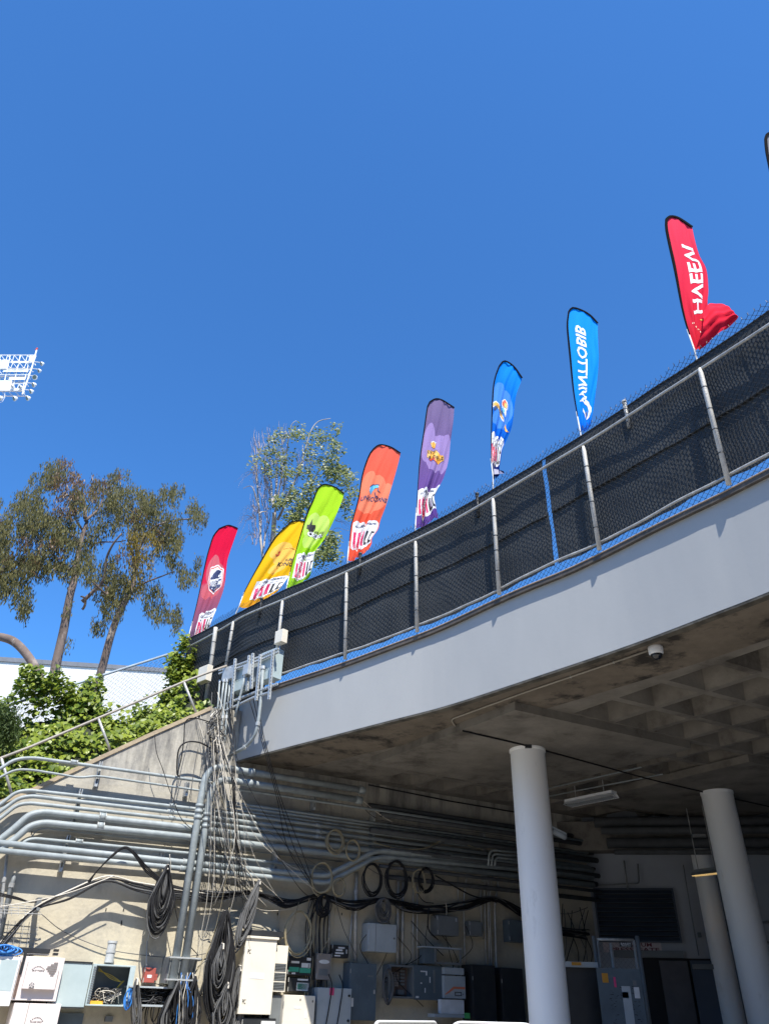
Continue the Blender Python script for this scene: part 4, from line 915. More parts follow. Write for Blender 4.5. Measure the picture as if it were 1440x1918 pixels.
for (x0, y0, x1, y1, nn, dx) in ((300, 200, 480, 900, 70, -30), (290, 800, 480, 1400, 60, -30), (460, 150, 660, 900, 60, 0), (750, 350, 900, 700, 16, 20)):
    for k in range(nn):
        x, y = U(x0, x1), U(y0 + 80, y1); pts = [Z(x, y)]
        for q in range(4): x += U(-14, 14) + dx * .12; y -= U(25, 60); pts.append(Z(x, y))
        pp = [DP(p, y4 + U(-.1, .1) + (k % 5) * .12) for p in pts]; m.tube(pp, [.011, .009, .007, .005, .003], 4, cap=False)
for (x, y, sx) in ((320, 590, -1), (340, 950, -1), (300, 1060, -1), (330, 1240, -1), (330, 1050, -1), (1150, 1080, 1), (640, 980, 1), (450, 560, -1)):
    for k in range(5):
        pts = [Z(x, y)]; a, b = x, y
        for q in range(7): a += sx * U(10, 38); b += U(-30, 12) + q * U(2, 14); pts.append(Z(a, b))
        m.tube([DP(p, y4 + .1 * k) for p in pts], [.008 - .001 * i for i in range(8)], 4, cap=False)
m.build('twigs', M['twig'], t4, kind='stuff')
LC = [(580, 190, 40), (520, 250, 40), (700, 190, 50), (790, 220, 40), (780, 130, 30), (900, 200, 35), (1010, 150, 30), (1150, 130, 40), (1010, 230, 50), (1120, 260, 40), (1180, 330, 45), (930, 310, 42), (1100, 320, 40), (440, 380, 40), (530, 360, 40), (420, 500, 40), (490, 580, 40), (600, 450, 45), (690, 400, 30), (620, 580, 45), (720, 590, 45), (820, 570, 35), (880, 600, 35), (900, 410, 40), (900, 480, 30), (1000, 430, 30), (1100, 460, 55), (1040, 560, 60), (1150, 560, 65), (1220, 560, 50), (1290, 620, 45), (1130, 640, 60), (1250, 700, 45), (1330, 770, 38), (950, 640, 30), (880, 750, 45), (920, 720, 40), (740, 800, 52), (640, 870, 60), (560, 900, 45), (850, 850, 50), (840, 930, 50), (790, 900, 50), (740, 1020, 60), (700, 1060, 50), (790, 1050, 40), (1250, 870, 40), (1250, 930, 40), (1310, 1020, 35), (1100, 1250, 65), (1060, 1330, 75), (1120, 1400, 55), (1020, 1440, 60), (970, 1510, 45), (1150, 1480, 40), (280, 490, 25), (340, 430, 28), (560, 1200, 22), (545, 930, 30), (660, 690, 22), (1380, 820, 25), (720, 460, 20)]
m = MB(); crown(m, [(Z(x, y)[0], Z(x, y)[1], r / 5.54, r / 5.54 * .7) for x, y, r in LC], y4 - .3, 2.6, .075, .10, droop=False, spread=.5); m.build('leaf_tufts', M['poplar'], t4, kind='stuff')

# ------------------------------------------------------------------ stadium light tower
y5 = 95.0
def TP(x, y, d=0): return DP((x / 8, 620 + y / 8), y5 + d)
tw = thing('light_tower', 'white steel stadium floodlight rack cut by the left edge of the picture', 'light tower', TP(0, 1000))
m = MB(); R = .085
def lat(y0, y1, x1a, x1b, d, n=9, zig=True):
    m.tube([TP(-900, y0, d), TP(x1a, y0, d)], R, 6); m.tube([TP(-900, y1, d), TP(x1b, y1, d)], R, 6)
    w = 100
    for k in range(14):
        x = x1a - k * w
        m.tube([TP(x, y0, d), TP(x - (x1a - x1b), y1, d)], R * .7, 5)
        if zig: m.tube([TP(x - w, y0, d), TP(x - (x1a - x1b), y1, d)], R * .6, 5)
lat(360, 455, 520, 490, 0); lat(475, 560, 500, 465, 1.5); lat(575, 655, 470, 450, 0); lat(680, 770, 430, 395, 1.0); lat(790, 890, 395, 350, 0); lat(905, 975, 330, 400, 1.5, zig=False)
m.tube([TP(555, 280), TP(480, 560), TP(340, 950)], R * 1.5, 6); m.tube([TP(545, 370, 1.5), TP(400, 780, 1.5)], R, 6)
for x in (100, 250, 400): m.tube([TP(x + 60, 360), TP(x - 60, 900)], R, 6)
for y, x in ((455, 560), (555, 520), (660, 480), (770, 450), (870, 400)): m.tube([TP(x - 60, y), TP(x + 85, y + 20)], R, 5); m.tube([TP(x - 60, y, 1.2), TP(x - 20, y + 60, 1.2)], R, 5)
m.build('truss', M['tower'], tw)
m = MB()
for (x0, y0, x1, y1) in ((30, 430, 130, 560), (0, 740, 190, 890), (-200, 740, 0, 890), (460, 370, 515, 465), (-250, 420, 20, 650), (150, 690, 400, 730), (60, 590, 440, 610), (150, 860, 330, 890), (180, 455, 470, 470)): m.add([TP(x0, y0, -.3), TP(x1, y0, -.3), TP(x1 - 20, y1, -.3), TP(x0 - 20, y1, -.3), TP(x0, y0, .6), TP(x1, y0, .6), TP(x1 - 20, y1, .6), TP(x0 - 20, y1, .6)], [(0, 1, 2, 3), (4, 5, 6, 7), (0, 1, 5, 4), (1, 2, 6, 5), (2, 3, 7, 6), (3, 0, 4, 7)])
m.build('ballast_boxes', M['tower'], tw)
for (x, y, rr) in ((640, 490, 38), (600, 595, 36), (535, 700, 46), (520, 805, 42), (480, 905, 40), (430, 1005, 44), (235, 1010, 44), (20, 1005, 44), (-160, 1005, 44), (200, 830, 30), (320, 840, 34)):
    c = TP(x, y, -.6); r = rr / 8 / 1400 * 112; ax = V((-.62, -.45, -.64)).normalized()
    if x in (535,): ax = V((-.1, -1, -.4)).normalized()
    m = MB(); m.tube([c - ax * r * .9, c - ax * r * .6, c + ax * r * .1, c + ax * r * .6], [r * .25, r * .55, r * .95, r * 1.0], 14)
    fl = m.build('floodlight', M['tower'], tw, smooth=False)
    MB().tube([c + ax * r * .61, c + ax * r * .64], r * .86, 14).build('lens', M['lampglass'], fl)
m = MB(); m.tube([TP(545, 290), TP(565, 258)], R * 2.0, 8); m.build('beacon', M['redlamp'], tw)
m = MB(); m.tube([TP(p, q) for p, q in ((80, 900), (75, 1000), (40, 1060), (-60, 1090))], R * .5, 5); m.build('hanging_cable', M['tower'], tw)
m = MB(); m.tube([TP(-950, 900, .5), V((TP(-950, 900).x, y5 + .5, 0))], [.6, 1.0], 12); m.build('mast', M['tower'], tw)

# ------------------------------------------------------------------ conduits along the service wall
GC = 'conduits running along the service wall'
def conduit(label, left, ref, off, r, s_end, left_off=None, mt='conduit', coup=(), right=None, n=10):
    """left: pixel bends at the left (may be empty); ref: pixel fixing the height of the level run; s_end: where it stops along the wall"""
    s, z = sz(W(ref, off)); s = (W(ref, off) - JW).dot(wd)
    pts = [W(p, off) for p in left] + [wp(s, z, off)]
    if left: pts[-2 if False else -1] = wp(s, z, off)
    pts.append(wp(s_end, z, off)) if s_end is not None else None
    if right: pts += [W(p, off) for p in right]
    t = thing('conduit', label, 'conduit', pts[0], GC)
    MB().tube(fillet(pts, .22), r, n).build('pipe', M[mt], t, smooth=True)
    k = 0; d = wd
    for sc in coup:
        MB().tube([wp(sc - .05, z, off), wp(sc + .05, z, off)], r * 1.22, n).build('coupling', M[mt], t, smooth=True)
        for e in (-.052, .044): MB().tube([wp(sc + e, z, off), wp(sc + e + .008, z, off)], r * 1.36, n).build('locknut', M['galv'], t)
    return t, z
_o = .20
conduit('thin grey conduit, highest run crossing the ivy at the left', [(-60, 1470), (0, 1441), (28, 1422), (62, 1419)], (377, 1463), .22, .026, -.33, coup=(-2.65,))
conduit('thin grey conduit with an offset kink, second run from the top left', [(-60, 1490), (0, 1456), (30, 1441), (60, 1442), (122, 1452), (150, 1457), (182, 1453)], (377, 1481), .20, .018, -.33)
conduit('grey conduit bending down at left, first of the middle bundle', [(-60, 1545), (0, 1508), (30, 1484), (53, 1480)], (367, 1515), _o, .027, 7.8, coup=(-1.0, 1.6))
conduit('grey conduit bending down at left, second of the middle bundle', [(-60, 1560), (0, 1521), (35, 1495), (60, 1491)], (367, 1527), _o, .030, 7.8, coup=(-1.02, 1.62))
conduit('grey conduit bending down at left, third of the middle bundle', [(-60, 1573), (0, 1534), (32, 1508), (55, 1504)], (367, 1538), _o, .028, 7.8, coup=(-.98, 1.6))
conduit('thick grey conduit with ringed couplings, upper one of the fat pair at left', [(-60, 1614), (0, 1574), (33, 1547), (55, 1526), (82, 1521)], (367, 1552), _o + .03, .050, 7.8, coup=(-2.05,))
conduit('thick grey conduit with ringed couplings, lower one of the fat pair at left', [(-60, 1630), (0, 1592), (33, 1568), (56, 1547), (82, 1541)], (367, 1569), _o + .03, .050, 7.8, coup=(-2.05,))
conduit('slim grey conduit starting at a low bend above the straight fat pair', [(40, 1582), (52, 1573), (68, 1571)], (350, 1598), _o, .025, 1.9, coup=(-2.3, .2))
conduit('straight grey conduit, upper of the pair leaving the left edge', [(-60, 1572)], (353, 1616), _o + .06, .042, None, coup=(-.65,), right=[(484, 1629), (574, 1638), (612, 1640), (628, 1632), (706, 1592), (760, 1597), (1110, 1630)])
conduit('straight grey conduit, lower of the pair leaving the left edge', [(-60, 1587)], (353, 1628), _o + .06, .040, None, coup=(-.68,), right=[(484, 1641), (574, 1650), (612, 1654), (630, 1645), (708, 1604), (760, 1609), (1110, 1641)])
conduit('hair-thin conduit tucked below the fat pair', [(50, 1578), (72, 1553), (85, 1552)], (345, 1580), .05, .009, 2.2)
for k, (y, r) in enumerate(((1504, .022), (1510, .020), (1517, .016))):
    conduit('slim shaded conduit under the top fat pair, %s of three starting at the corner' % ('first', 'second', 'third')[k], [(424, y - 2)], (470, y + 5), _o - .03, r, 7.8)
# fat pair: vertical risers turning under the walkway
for k, (L, lab) in enumerate((([(333, 1806), (377, 1492), (386, 1452), (405, 1436), (447, 1443)], 'fat grey riser conduit, left of the pair, bending right under the walkway'),
                              ([(354, 1806), (391, 1508), (397, 1477), (414, 1460), (447, 1464)], 'fat grey riser conduit, right of the pair, bending right under the walkway'))):
    off = .42; pts = [W(p, off) for p in L]
    if True:
        s0_, z0_ = pts[1].xy.to_3d(), 0
        sB = (pts[1] - JW).dot(wd); pts[0] = wp(sB + (.0), pts[0].z - .3, off)
    z_ = pts[-1].z; pts.append(wp(2.35 - .05 * k, z_, off))
    t = thing('conduit', lab, 'conduit', pts[0], 'fat riser conduits')
    MB().tube(fillet(pts, .3, 8), .056, 14).build('pipe', M['conduit'], t, smooth=True)
    b = pts[1] - V((0, 0, .12))
    for q in (0, .09, .18):
        MB().tube([b - V((0, 0, q)), b - V((0, 0, q + .05))], .066, 14).build('coupling', M['conduit'], t, smooth=True)
    MB().tube([wp(.13, z_, off), wp(.25, z_, off)], .066, 14).build('coupling', M['conduit'], t, smooth=True)
    MB().tube([wp(2.25 - .05 * k, z_, off), wp(2.37 - .05 * k, z_, off)], .068, 14).build('coupling', M['conduit'], t, smooth=True)
conduit('slim shaded conduit just below the top fat pair', [(440, 1478)], (470, 1482), .3, .022, 7.8)
# more runs deep in the shade, beyond x=2.5 m
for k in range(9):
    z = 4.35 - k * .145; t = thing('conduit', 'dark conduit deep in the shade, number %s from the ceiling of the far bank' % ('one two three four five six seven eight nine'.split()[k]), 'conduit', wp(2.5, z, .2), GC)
    MB().tube([wp(2.6 + .2 * (k % 3), z, .16 + .1 * (k % 2)), wp(7.95, z, .16 + .1 * (k % 2))], (.05, .045, .03, .05, .03, .045, .05, .03, .04)[k], 10).build('pipe', M['shadepipe'], t, smooth=True)
# struts holding the runs
for k, (x, ya, yb, lab) in enumerate(((190, 1427, 1475, 'under the two highest conduits, left'), (353, 1464, 1492, 'under the two highest conduits, right'), (153, 1478, 1552, 'behind the middle conduit bundle'), (130, 1564, 1634, 'hanging below the straight conduit pair at left'), (307, 1592, 1632, 'behind the straight conduit pair'), (525, 1520, 1640, 'in the shade of the middle bundle'), (590, 1480, 1518, 'under the top fat pair'), (700, 1520, 1620, 'in the dark beyond the cream rings'), (985 - 80, 1560, 1650, 'in the deepest shade'))):
    a, b = W((x, ya), .13), W((x, yb), .13); s = (a - JW).dot(wd)
    m = MB(); m.wbox(s - .022, s - .012, b.z, a.z, 0.0, .16); m.wbox(s + .012, s + .022, b.z, a.z, 0.0, .16); m.wbox(s - .022, s + .022, b.z, a.z, .0, .02)
    for q in range(int((a.z - b.z) / .12)): m.wbox(s - .022, s + .022, b.z + q * .12, b.z + q * .12 + .05, .15, .155)
    m.build('pipe_strut', M['strut'], label='slotted steel pipe strut ' + lab, cat='strut', group='pipe struts on the service wall')
# vertical conduits in the shade
VC = [([(668, 1632), (666, 1697), (665, 1800)], .034, 'fat galvanised riser above the slate blue panel'), ([(661, 1695), (655, 1770), (652, 1800)], .014, 'thin riser left of the fat galvanised riser'),
      ([(746, 1640), (744, 1806)], .028, 'left riser of the pair right of the pale grey box'), ([(755, 1642), (753, 1806)], .028, 'right riser of the pair right of the pale grey box'),
      ([(774, 1640), (773, 1806)], .015, 'left riser of the slim pair above the open rusty box'), ([(782, 1640), (781, 1806)], .015, 'right riser of the slim pair above the open rusty box'),
      ([(617, 1705), (616, 1784)], .014, 'slim riser above the taupe box'), ([(857, 1640), (858, 1690)], .012, 'short slim riser left of the crooked one'),
      ([(877, 1626), (870, 1668), (868, 1700), (872, 1840)], .016, 'crooked riser beside the small shaded box'), ([(910, 1632), (907, 1665), (911, 1850)], .016, 'first crooked riser of the cluster beside the column'),
      ([(916, 1632), (913, 1668), (918, 1850)], .016, 'second crooked riser of the cluster beside the column'), ([(923, 1632), (916, 1680), (922, 1850)], .015, 'third crooked riser of the cluster beside the column'),
      ([(932, 1632), (933, 1662), (926, 1688), (929, 1800), (935, 1915)], .021, 'fourth and thickest crooked riser beside the column'), ([(901, 1660), (899, 1690), (905, 1760)], .012, 'short riser left of the crooked cluster'),
      ([(557, 1690), (513 + 11, 1692), (522, 1744)], .008, 'thin conduit dropping to the small grey box by the tall cream cabinet'),
      ([(276, 1762), (273, 1842)], .008, 'thin conduit beside the red box at left'), ([(285, 1700), (280, 1750), (276, 1768)], .006, 'wire conduit above the red box at left'),
      ([(14, 1600), (5, 1680), (-3, 1790)], .022, 'dark riser at the left edge'), ([(28, 1640), (18, 1670), (0, 1762)], .03, 'armoured riser at the left edge beside the cable tray')]
for L, r, lab in VC:
    off = .07 + r
    t = thing('conduit', lab, 'conduit', W(L[-1], off), 'vertical conduits on the service wall')
    pts = fillet([W(p, off) for p in L], .12); MB().tube(pts, r, 8).build('pipe', M['galv'] if 'armoured' not in lab else M['mgrey'], t, smooth=True)
    c = W((L[0][0] * .4 + L[1][0] * .6, L[0][1] * .4 + L[1][1] * .6), off)
    MB().tube([c - V((0, 0, .03)), c + V((0, 0, .03))], r * 1.3, 8).build('coupling', M['galv'], t)
# bends joining at upper right
for k in range(3):
    t = thing('conduit', 'dark elbow conduit turning from level to riser beside the column, %s of three' % ('outer', 'middle', 'inner')[k], 'conduit', W((914 + 6 * k, 1615), .3), GC)
    MB().tube(fillet([W((914 + 6 * k, 1622), .3), W((916 + 6 * k, 1592 + 7 * k), .3), W((990, 1598 + 7 * k), .3)], .25), .022, 8).build('pipe', M['conduit'], t, smooth=True)

# ------------------------------------------------------------------ enclosures and cabinets on the wall
GB = 'electrical boxes on the service wall'
def rect(x0, y0, x1, y1, d):
    a, b = W((x0, y0), d), W((x1, y1), d); return (a - JW).dot(wd), (b - JW).dot(wd), b.z, a.z
def encl(label, x0, y0, x1, y1, d, mt, cat='electrical box', name='enclosure', inset=.012, door=True, stick=(), latch=True, hinge_left=True, group=GB):
    s0, s1, z0, z1 = rect(x0, y0, x1, y1, d); t = thing(name, label, cat, wp((s0 + s1) / 2, z0, d / 2), group)
    MB().wbox(s0, s1, z0, z1, .004, d - .018).build('body', M[mt], t, bevel=.004)
    if door:
        dm = MB().wbox(s0 + .002, s1 - .002, z0 + .002, z1 - .002, d - .012, d + .004); dr = dm.build('door', M[mt], t, bevel=.004)
        if latch:
            sl_ = s1 - .04 if hinge_left else s0 + .04
            MB().wbox(sl_ - .012, sl_ + .012, (z0 + z1) / 2 - .03, (z0 + z1) / 2 + .03, d + .003, d + .018).build('latch', M['galv'], dr)
        sh_ = s0 if hinge_left else s1
        for q in (.15, .85):
            zz = z0 + (z1 - z0) * q; MB().tube([wp(sh_, zz - .03, d + .002), wp(sh_, zz + .03, d + .002)], .007, 6).build('hinge', M['galv'], dr)
    for (u0, v0, u1, v1, sm) in stick:
        S0, S1 = s0 + (s1 - s0) * u0, s0 + (s1 - s0) * u1; Z0, Z1 = z0 + (z1 - z0) * v0, z0 + (z1 - z0) * v1
        MB().wbox(S0, S1, Z0, Z1, d + .003, d + .007).build('sticker', M[sm], t)
    return t, (s0, s1, z0, z1)
def text_on(s, cx0, cz0, cx1, cz1, d, mt, parent, name='lettering', frame='w'):
    vs, fs = textpoly(s); f = (lambda x, y: wp(cx0 + (cx1 - cx0) * x, cz0 + (cz1 - cz0) * y, d)) if frame == 'w' else frame
    MB().add([f(x, y) for x, y in vs], fs).build(name, M[mt] if isinstance(mt, str) else mt, parent)
# tall cream cabinet
D = .42
t, (s0, s1, z0, z1) = encl('tall cream steel cabinet with two hinges and a white label, half covering coiled cable', 461, 1757, 507, 1901, D, 'cream', 'cabinet', 'tall_cabinet', stick=((.25, .46, .68, .54, 'paper'),), latch=False)
MB().wbox(s0 - .02, s1 + .02, z1, z1 + .035, .0, D + .03).build('top_cap', M['cream'], t, bevel=.005)
MB().wbox(s0 - .0, s0 + .012, z0, z1, .0, D - .02).build('side_seam', M['cream'], t)
for q in (.16, .82):
    zz = z0 + (z1 - z0) * q; text_on('PC', s0 + .05, zz - .03, s0 + .10, zz + .03, D + .008, 'ink', t, 'hinge_mark')
MB().wbox(s0 + .03, s1 + .12, z1 + .045, z1 + .12, .05, D - .05).build('rooftop_tray', M['blackbox'], label='flat black tray on top of the tall cream cabinet', cat='tray')
# narrow louvred side box
a0, a1, b0, b1 = rect(517, 1770, 534, 1858, .36)
t = thing('vented_box', 'narrow cream box with three dark louvre windows fixed beside the tall cabinet', 'electrical box', wp((a0 + a1) / 2, b0, .2), GB)
MB().wbox(a0, a1, b0, b1, .05, .35).build('body', M['cream'], t)
h = b1 - b0
for q in range(3):
    v0 = b0 + h * (.04 + q * .20); fr = MB().wbox(a0 + .02, a1 - .015, v0, v0 + h * .16, .35, .352).build('vent_window', M['dark'], t)
    for w_ in range(5): zz = v0 + h * .16 * (w_ + .5) / 5; MB().wbox(a0 + .02, a1 - .015, zz - .006, zz + .004, .351, .36).build('slat', M['mgrey'], fr)
MB().wbox(s1 + .03, s1 + .25, z0 - .30, z0 + .25, .02, .30).build('wiring_gutter', M['mgrey'], label='grey wiring gutter between the two cream cabinets', cat='gutter')
encl('black cabinet base below the tall cream cabinet with a barcode-like white plate', 455, 1906, 513, 1960, .38, 'blackbox', 'cabinet', 'base_cabinet', latch=False, stick=((.55, .62, .98, .90, 'paper'),), group=GB)
encl('low cream cabinet crossed by the walkway shadow line', 533, 1863, 584, 1975, .40, 'cream', 'cabinet', 'low_cabinet', stick=((.32, .76, .56, .80, 'paper'), (.68, .60, .76, .73, 'paper'), (.5, .90, .53, .94, 'ink'), (.9, .88, .93, .92, 'ink')), latch=False)
# black network boxes
t, q = encl('black network box plastered with green and white labels', 541, 1790, 581, 1828, .20, 'blackbox', 'network box', 'network_box', stick=((.12, .62, .48, .74, 'paper'), (.58, .42, .98, .66, 'paper'), (.05, .18, .48, .42, 'green'), (.52, .14, 1.0, .40, 'green'), (.8, .8, .98, .95, 'paper'), (.18, .05, .34, .14, 'paper')))
t, q = encl('smaller black network box with a framed green triangle card, under the labelled one', 541, 1831, 580, 1858, .18, 'blackbox', 'network box', 'network_box', stick=((.40, .82, .88, .95, 'paper'), (.38, .06, .90, .66, 'paper'), (.42, .16, .86, .60, 'green')))
# taupe box with logo and vent
t, (s0, s1, z0, z1) = encl('taupe plastic box with white oval emblem and a small grille', 595, 1785, 618, 1836, .20, 'taupe', 'equipment box', 'equipment_box', latch=False)
m = MB(); vs, fs = disc(0, 0, 1, 1, 16); m.add([wp(s0 + (s1 - s0) * (.5 + .38 * x), z0 + (z1 - z0) * (.68 + .08 * y), .207) for x, y in vs], fs); m.build('emblem', M['paper'], t)
MB().wbox(s0 + .04, s1 - .05, z0 + .06, z0 + .15, .203, .208).build('grille', M['mgrey'], t)
encl('small black junction box covered in white labels', 623, 1769, 652, 1795, .16, 'blackbox', 'junction box', 'junction_box', stick=((.22, .52, .62, .66, 'paper'), (.18, .30, .70, .42, 'paper'), (.35, .72, .75, .84, 'paper'), (.14, .1, .5, .2, 'paper')))
# light grey cabinet with red tag
t, (s0, s1, z0, z1) = encl('light grey cabinet with two black knobs and a pink tag at its top', 596, 1849, 654, 1975, .34, 'lgrey', 'cabinet', 'low_cabinet', latch=False, hinge_left=True)
for v in (.885, .50): MB().tube([wp(s1 - .05, z0 + (z1 - z0) * v, .34), wp(s1 - .05, z0 + (z1 - z0) * v, .365)], .018, 10).build('knob', M['blackbox'], t)
MB().wbox(s0 + .2, s0 + .27, z1 - .10, z1 - .0, .35, .36).build('tag', M['magenta'], t)
for x in (.30, .62):
    m = MB(); m.tube(catmull([wp(s0 + (s1 - s0) * x, z1 + .18, .32), wp(s0 + (s1 - s0) * (x + .05), z1 + .03, .40), wp(s0 + (s1 - s0) * (x + .02), z1 - .25, .38), wp(s0 + (s1 - s0) * (x - .12), z1 - .75, .38)], 6), .009, 6); m.build('hanging_cable', M['blk'], label='black cable draped over the light grey cabinet, %s' % ('left strand' if x < .5 else 'right strand'), cat='cable')
encl('tall slate blue panel with a silver latch', 657, 1803, 703, 1912, .28, 'slate', 'electrical panel', 'electrical_panel', stick=((.07, .23, .15, .38, 'paper'), (.66, .76, .86, .79, 'mgrey')))
t, (s0, s1, z0, z1) = encl('pale grey square box with a small key plate, highest large box in the shade', 691, 1728, 742, 1785, .26, 'lgrey', 'electrical box', 'enclosure', latch=False)
MB().wbox(s0 + .13, s0 + .137, z0, z1, .262, .268).build('door_edge', M['mgrey'], t)
MB().tube([wp(s1 - .05, (z0 + z1) / 2, .262), wp(s1 - .05, (z0 + z1) / 2, .275)], .016, 8).build('lock', M['mgrey'], t)
# open rusty panel and its door
s0, s1, z0, z1 = rect(728, 1806, 775, 1871, .22)
t = thing('electrical_panel', 'open electrical panel showing a rusty interior, its grey door swung right', 'electrical panel', wp((s0 + s1) / 2, z0, .1), GB)
m = MB(); m.wbox(s0, s1, z0, z1, .004, .02); m.wbox(s0, s0 + .05, z0, z1, .02, .22); m.wbox(s1 - .03, s1, z0, z1, .02, .22); m.wbox(s0 + .05, s1 - .03, z1 - .03, z1, .02, .22); m.wbox(s0 + .05, s1 - .03, z0, z0 + .03, .02, .22); m.build('box', M['mgrey'], t)
MB().wbox(s0 + .05, s1 - .03, z0 + .03, z1 - .03, .02, .03).build('back_plate', M['rust'], t)
m = MB(); w_ = s1 - s0; h = z1 - z0
for q in range(6): m.wbox(s0 + .08, s0 + w_ * .58, z0 + h * (.36 + q * .075), z0 + h * (.42 + q * .075), .03, .055)
m.build('wiring_block', M['taupe'], t)
m = MB()
for q in range(5): m.wbox(s0 + w_ * .62, s0 + w_ * .80, z0 + h * (.40 + q * .1), z0 + h * (.46 + q * .1), .03, .08)
m.wbox(s0 + w_ * .5, s0 + w_ * .75, z0 + h * .12, z0 + h * .26, .03, .10); m.build('breakers', M['mgrey'], t)
s2 = (W((829, 1840), .22) - JW).dot(wd)
dr = MB().wbox(s1 + .004, s2, z0 - .01, z1 + .01, .20, .222).build('open_door', M['slate'], t, bevel=.003)
for (u0, v0, u1, v1) in ((.22, .82, .44, .86), (.40, .72, .45, .86), (.53, .50, .56, .68), (.36, .20, .39, .34), (.22, .46, .27, .50), (.06, .03, .16, .09)):
    MB().wbox(s1 + (s2 - s1) * u0, s1 + (s2 - s1) * u1, z0 + h * v0, z0 + h * v1, .224, .228).build('tape_scrap', M['paper'], dr)
MB().wbox(s1 + (s2 - s1) * .66, s1 + (s2 - s1) * .72, z0 + h * .2, z0 + h * .9, .224, .232).build('document_pocket', M['mgrey'], dr)
# white printed carton and cards
s0, s1, z0, z1 = rect(832, 1827, 872, 1871, .3)
t = thing('printed_carton', 'white carton with an orange arrow stripe leaning in the dark, loose white sheet under it', 'box', wp(s0, z0, .2))
MB().wbox(s0, s1, z0, z1, .1, .3).build('carton_body', M['lgrey'], t)
MB().wbox(s0 + .0, s1 - .02, z1 + .02, z1 + .12, .1, .3).build('upper_flap', M['lgrey'], t)
w_ = s1 - s0; h = z1 - z0
m = MB(); vs, fs = poly([(.02, .18), (.30, .42), (.42, .52), (.98, .52), (.98, .42), (.46, .42), (.20, .24), (.02, .14)]); m.add([wp(s0 + w_ * x, z0 + h * y, .304) for x, y in vs], fs); m.build('arrow_print', M['orange'], t)
m = MB()
for r_ in ((.48, .12, .80, .15), (.48, .26, .80, .29), (.48, .12, .51, .29), (.77, .12, .80, .29), (.84, .19, .90, .22)): m.wbox(s0 + w_ * r_[0], s0 + w_ * r_[2], z0 + h * r_[1], z0 + h * r_[3], .302, .305)
m.build('printed_mark', M['ink'], t)
m = MB(); m.wbox(s0 - .1, s1 - .06, z0 - .22, z0 - .02, .24, .33); m.build('card_stack', M['paper'], t)
m = MB(); m.wbox(s0 - .25, s1 + .02, z0 - .27, z0 - .225, .15, .36); m.build('loose_sheet', M['lgrey'], t); MB().wbox(s1 - .08, s1 + .03, z0 - .28, z0 - .2, .362, .366).build('green_corner', M['brightgreen'], t)
encl('grey box with slotted lid in the dark above the open frame', 819, 1714, 859, 1754, .24, 'mgrey', stick=((.85, .74, .92, .92, 'lgrey'),), latch=False)
encl('small dark grey box hanging beside the crooked riser', 879, 1725, 903, 1754, .2, 'mgrey', latch=False)
encl('blue grey box half hidden behind the near column', 952, 1722, 985, 1766, .2, 'slate', latch=False)
encl('slim small grey box over the black tray of the tall cabinet', 514, 1743, 526, 1757, .12, 'mgrey', latch=False)
# open black frame with shelf
s0, s1, z0, z1 = rect(805, 1775, 864, 1808, .3); m = MB()
m.wbox(s0 - .15, s1, z1, z1 + .02, .1, .32); t = thing('equipment_rack', 'open black rack with a pale shelf edge below the slotted grey box', 'rack', wp(s0, z0, .2)); m.build('shelf', M['lgrey'], t)
m = MB(); m.wbox(s0 + .1, s0 + .13, z0, z1, .28, .31); m.wbox(s1 - .03, s1, z0, z1, .28, .31); m.wbox(s0 + .1, s1, z0, z0 + .03, .28, .31); m.build('frame', M['mgrey'], t); MB().wbox(s0 - .1, s0 + .1, z0, z1, .1, .28).build('side_panel', M['slate'], t)
# racks low in the dark
t, q = encl('large black equipment rack between carton and column', 884, 1806, 935, 1990, .35, 'blackbox', 'rack', 'equipment_rack', latch=False)
encl('large black equipment rack right next to the column', 938, 1812, 990, 1990, .35, 'blackbox', 'rack', 'equipment_rack', latch=False)
# left group ---------------------------------------------------------
D = .45
t, (s0, s1, z0, z1) = encl('pinkish white telecom cabinet with stepped vent slots and round emblem', 36, 1790, 105, 1876, D, 'pink', 'cabinet', 'telecom_cabinet', latch=False)
w_ = s1 - s0; h = z1 - z0
dr = MB().wbox(s0 + w_ * .22, s1 - w_ * .10, z0 + .13, z1 - .06, D + .004, D + .075).build('raised_panel', M['pink'], t, bevel=.004)
for q, (a, b) in enumerate(((.60, .72), (.54, .72), (.48, .72), (.46, .72), (.50, .72), (.54, .70), (.58, .68))):
    zz = z1 - h * (.13 + q * .048); MB().wbox(s0 + w_ * (a + .16), s0 + w_ * (b + .13), zz - h * .015, zz + h * .015, D + .077, D + .081).build('vent_slot', M['taupe'], dr)
def arclogo(par, cx, cz, o, wds):
    m = MB()
    for q in range(9):
        x = -1 + q / 4; m.wbox(cx + x * .075 - .006, cx + x * .075 + .006, cz + .035 * (1 - x * x) - .004, cz + .035 * (1 - x * x) + .005, o, o + .002)
    m.build('arc_mark', M['ink'], par); text_on(wds, cx - .075, cz - .022, cx + .075, cz - .004, o + .001, 'ink', par, 'small_lettering')
arclogo(dr, s0 + w_ * .46, z1 - h * .30, D + .078, 'ATTEN')
c = wp(s0 + w_ * .40, z0 + h * .34, D + .078); m = MB(); m.tube([c, c + wn * .014], h * .065, 20); em = m.build('round_emblem', M['mgrey'], dr)
m = MB()
for q in range(5): m.tube([c + wn * .016 + wd * (.03 * cos(1.256 * q)) + V((0, 0, .03 * sin(1.256 * q))), c + wn * .016 + wd * (.03 * cos(1.256 * q + 2.5)) + V((0, 0, .03 * sin(1.256 * q + 2.5)))], .003, 4)
m.build('emblem_rings', M['pink'], em)
MB().wbox(s0 + .055, s0 + .09, z0 + .30, z0 + .56, D + .006, D + .03).build('handle', M['blackbox'], t)
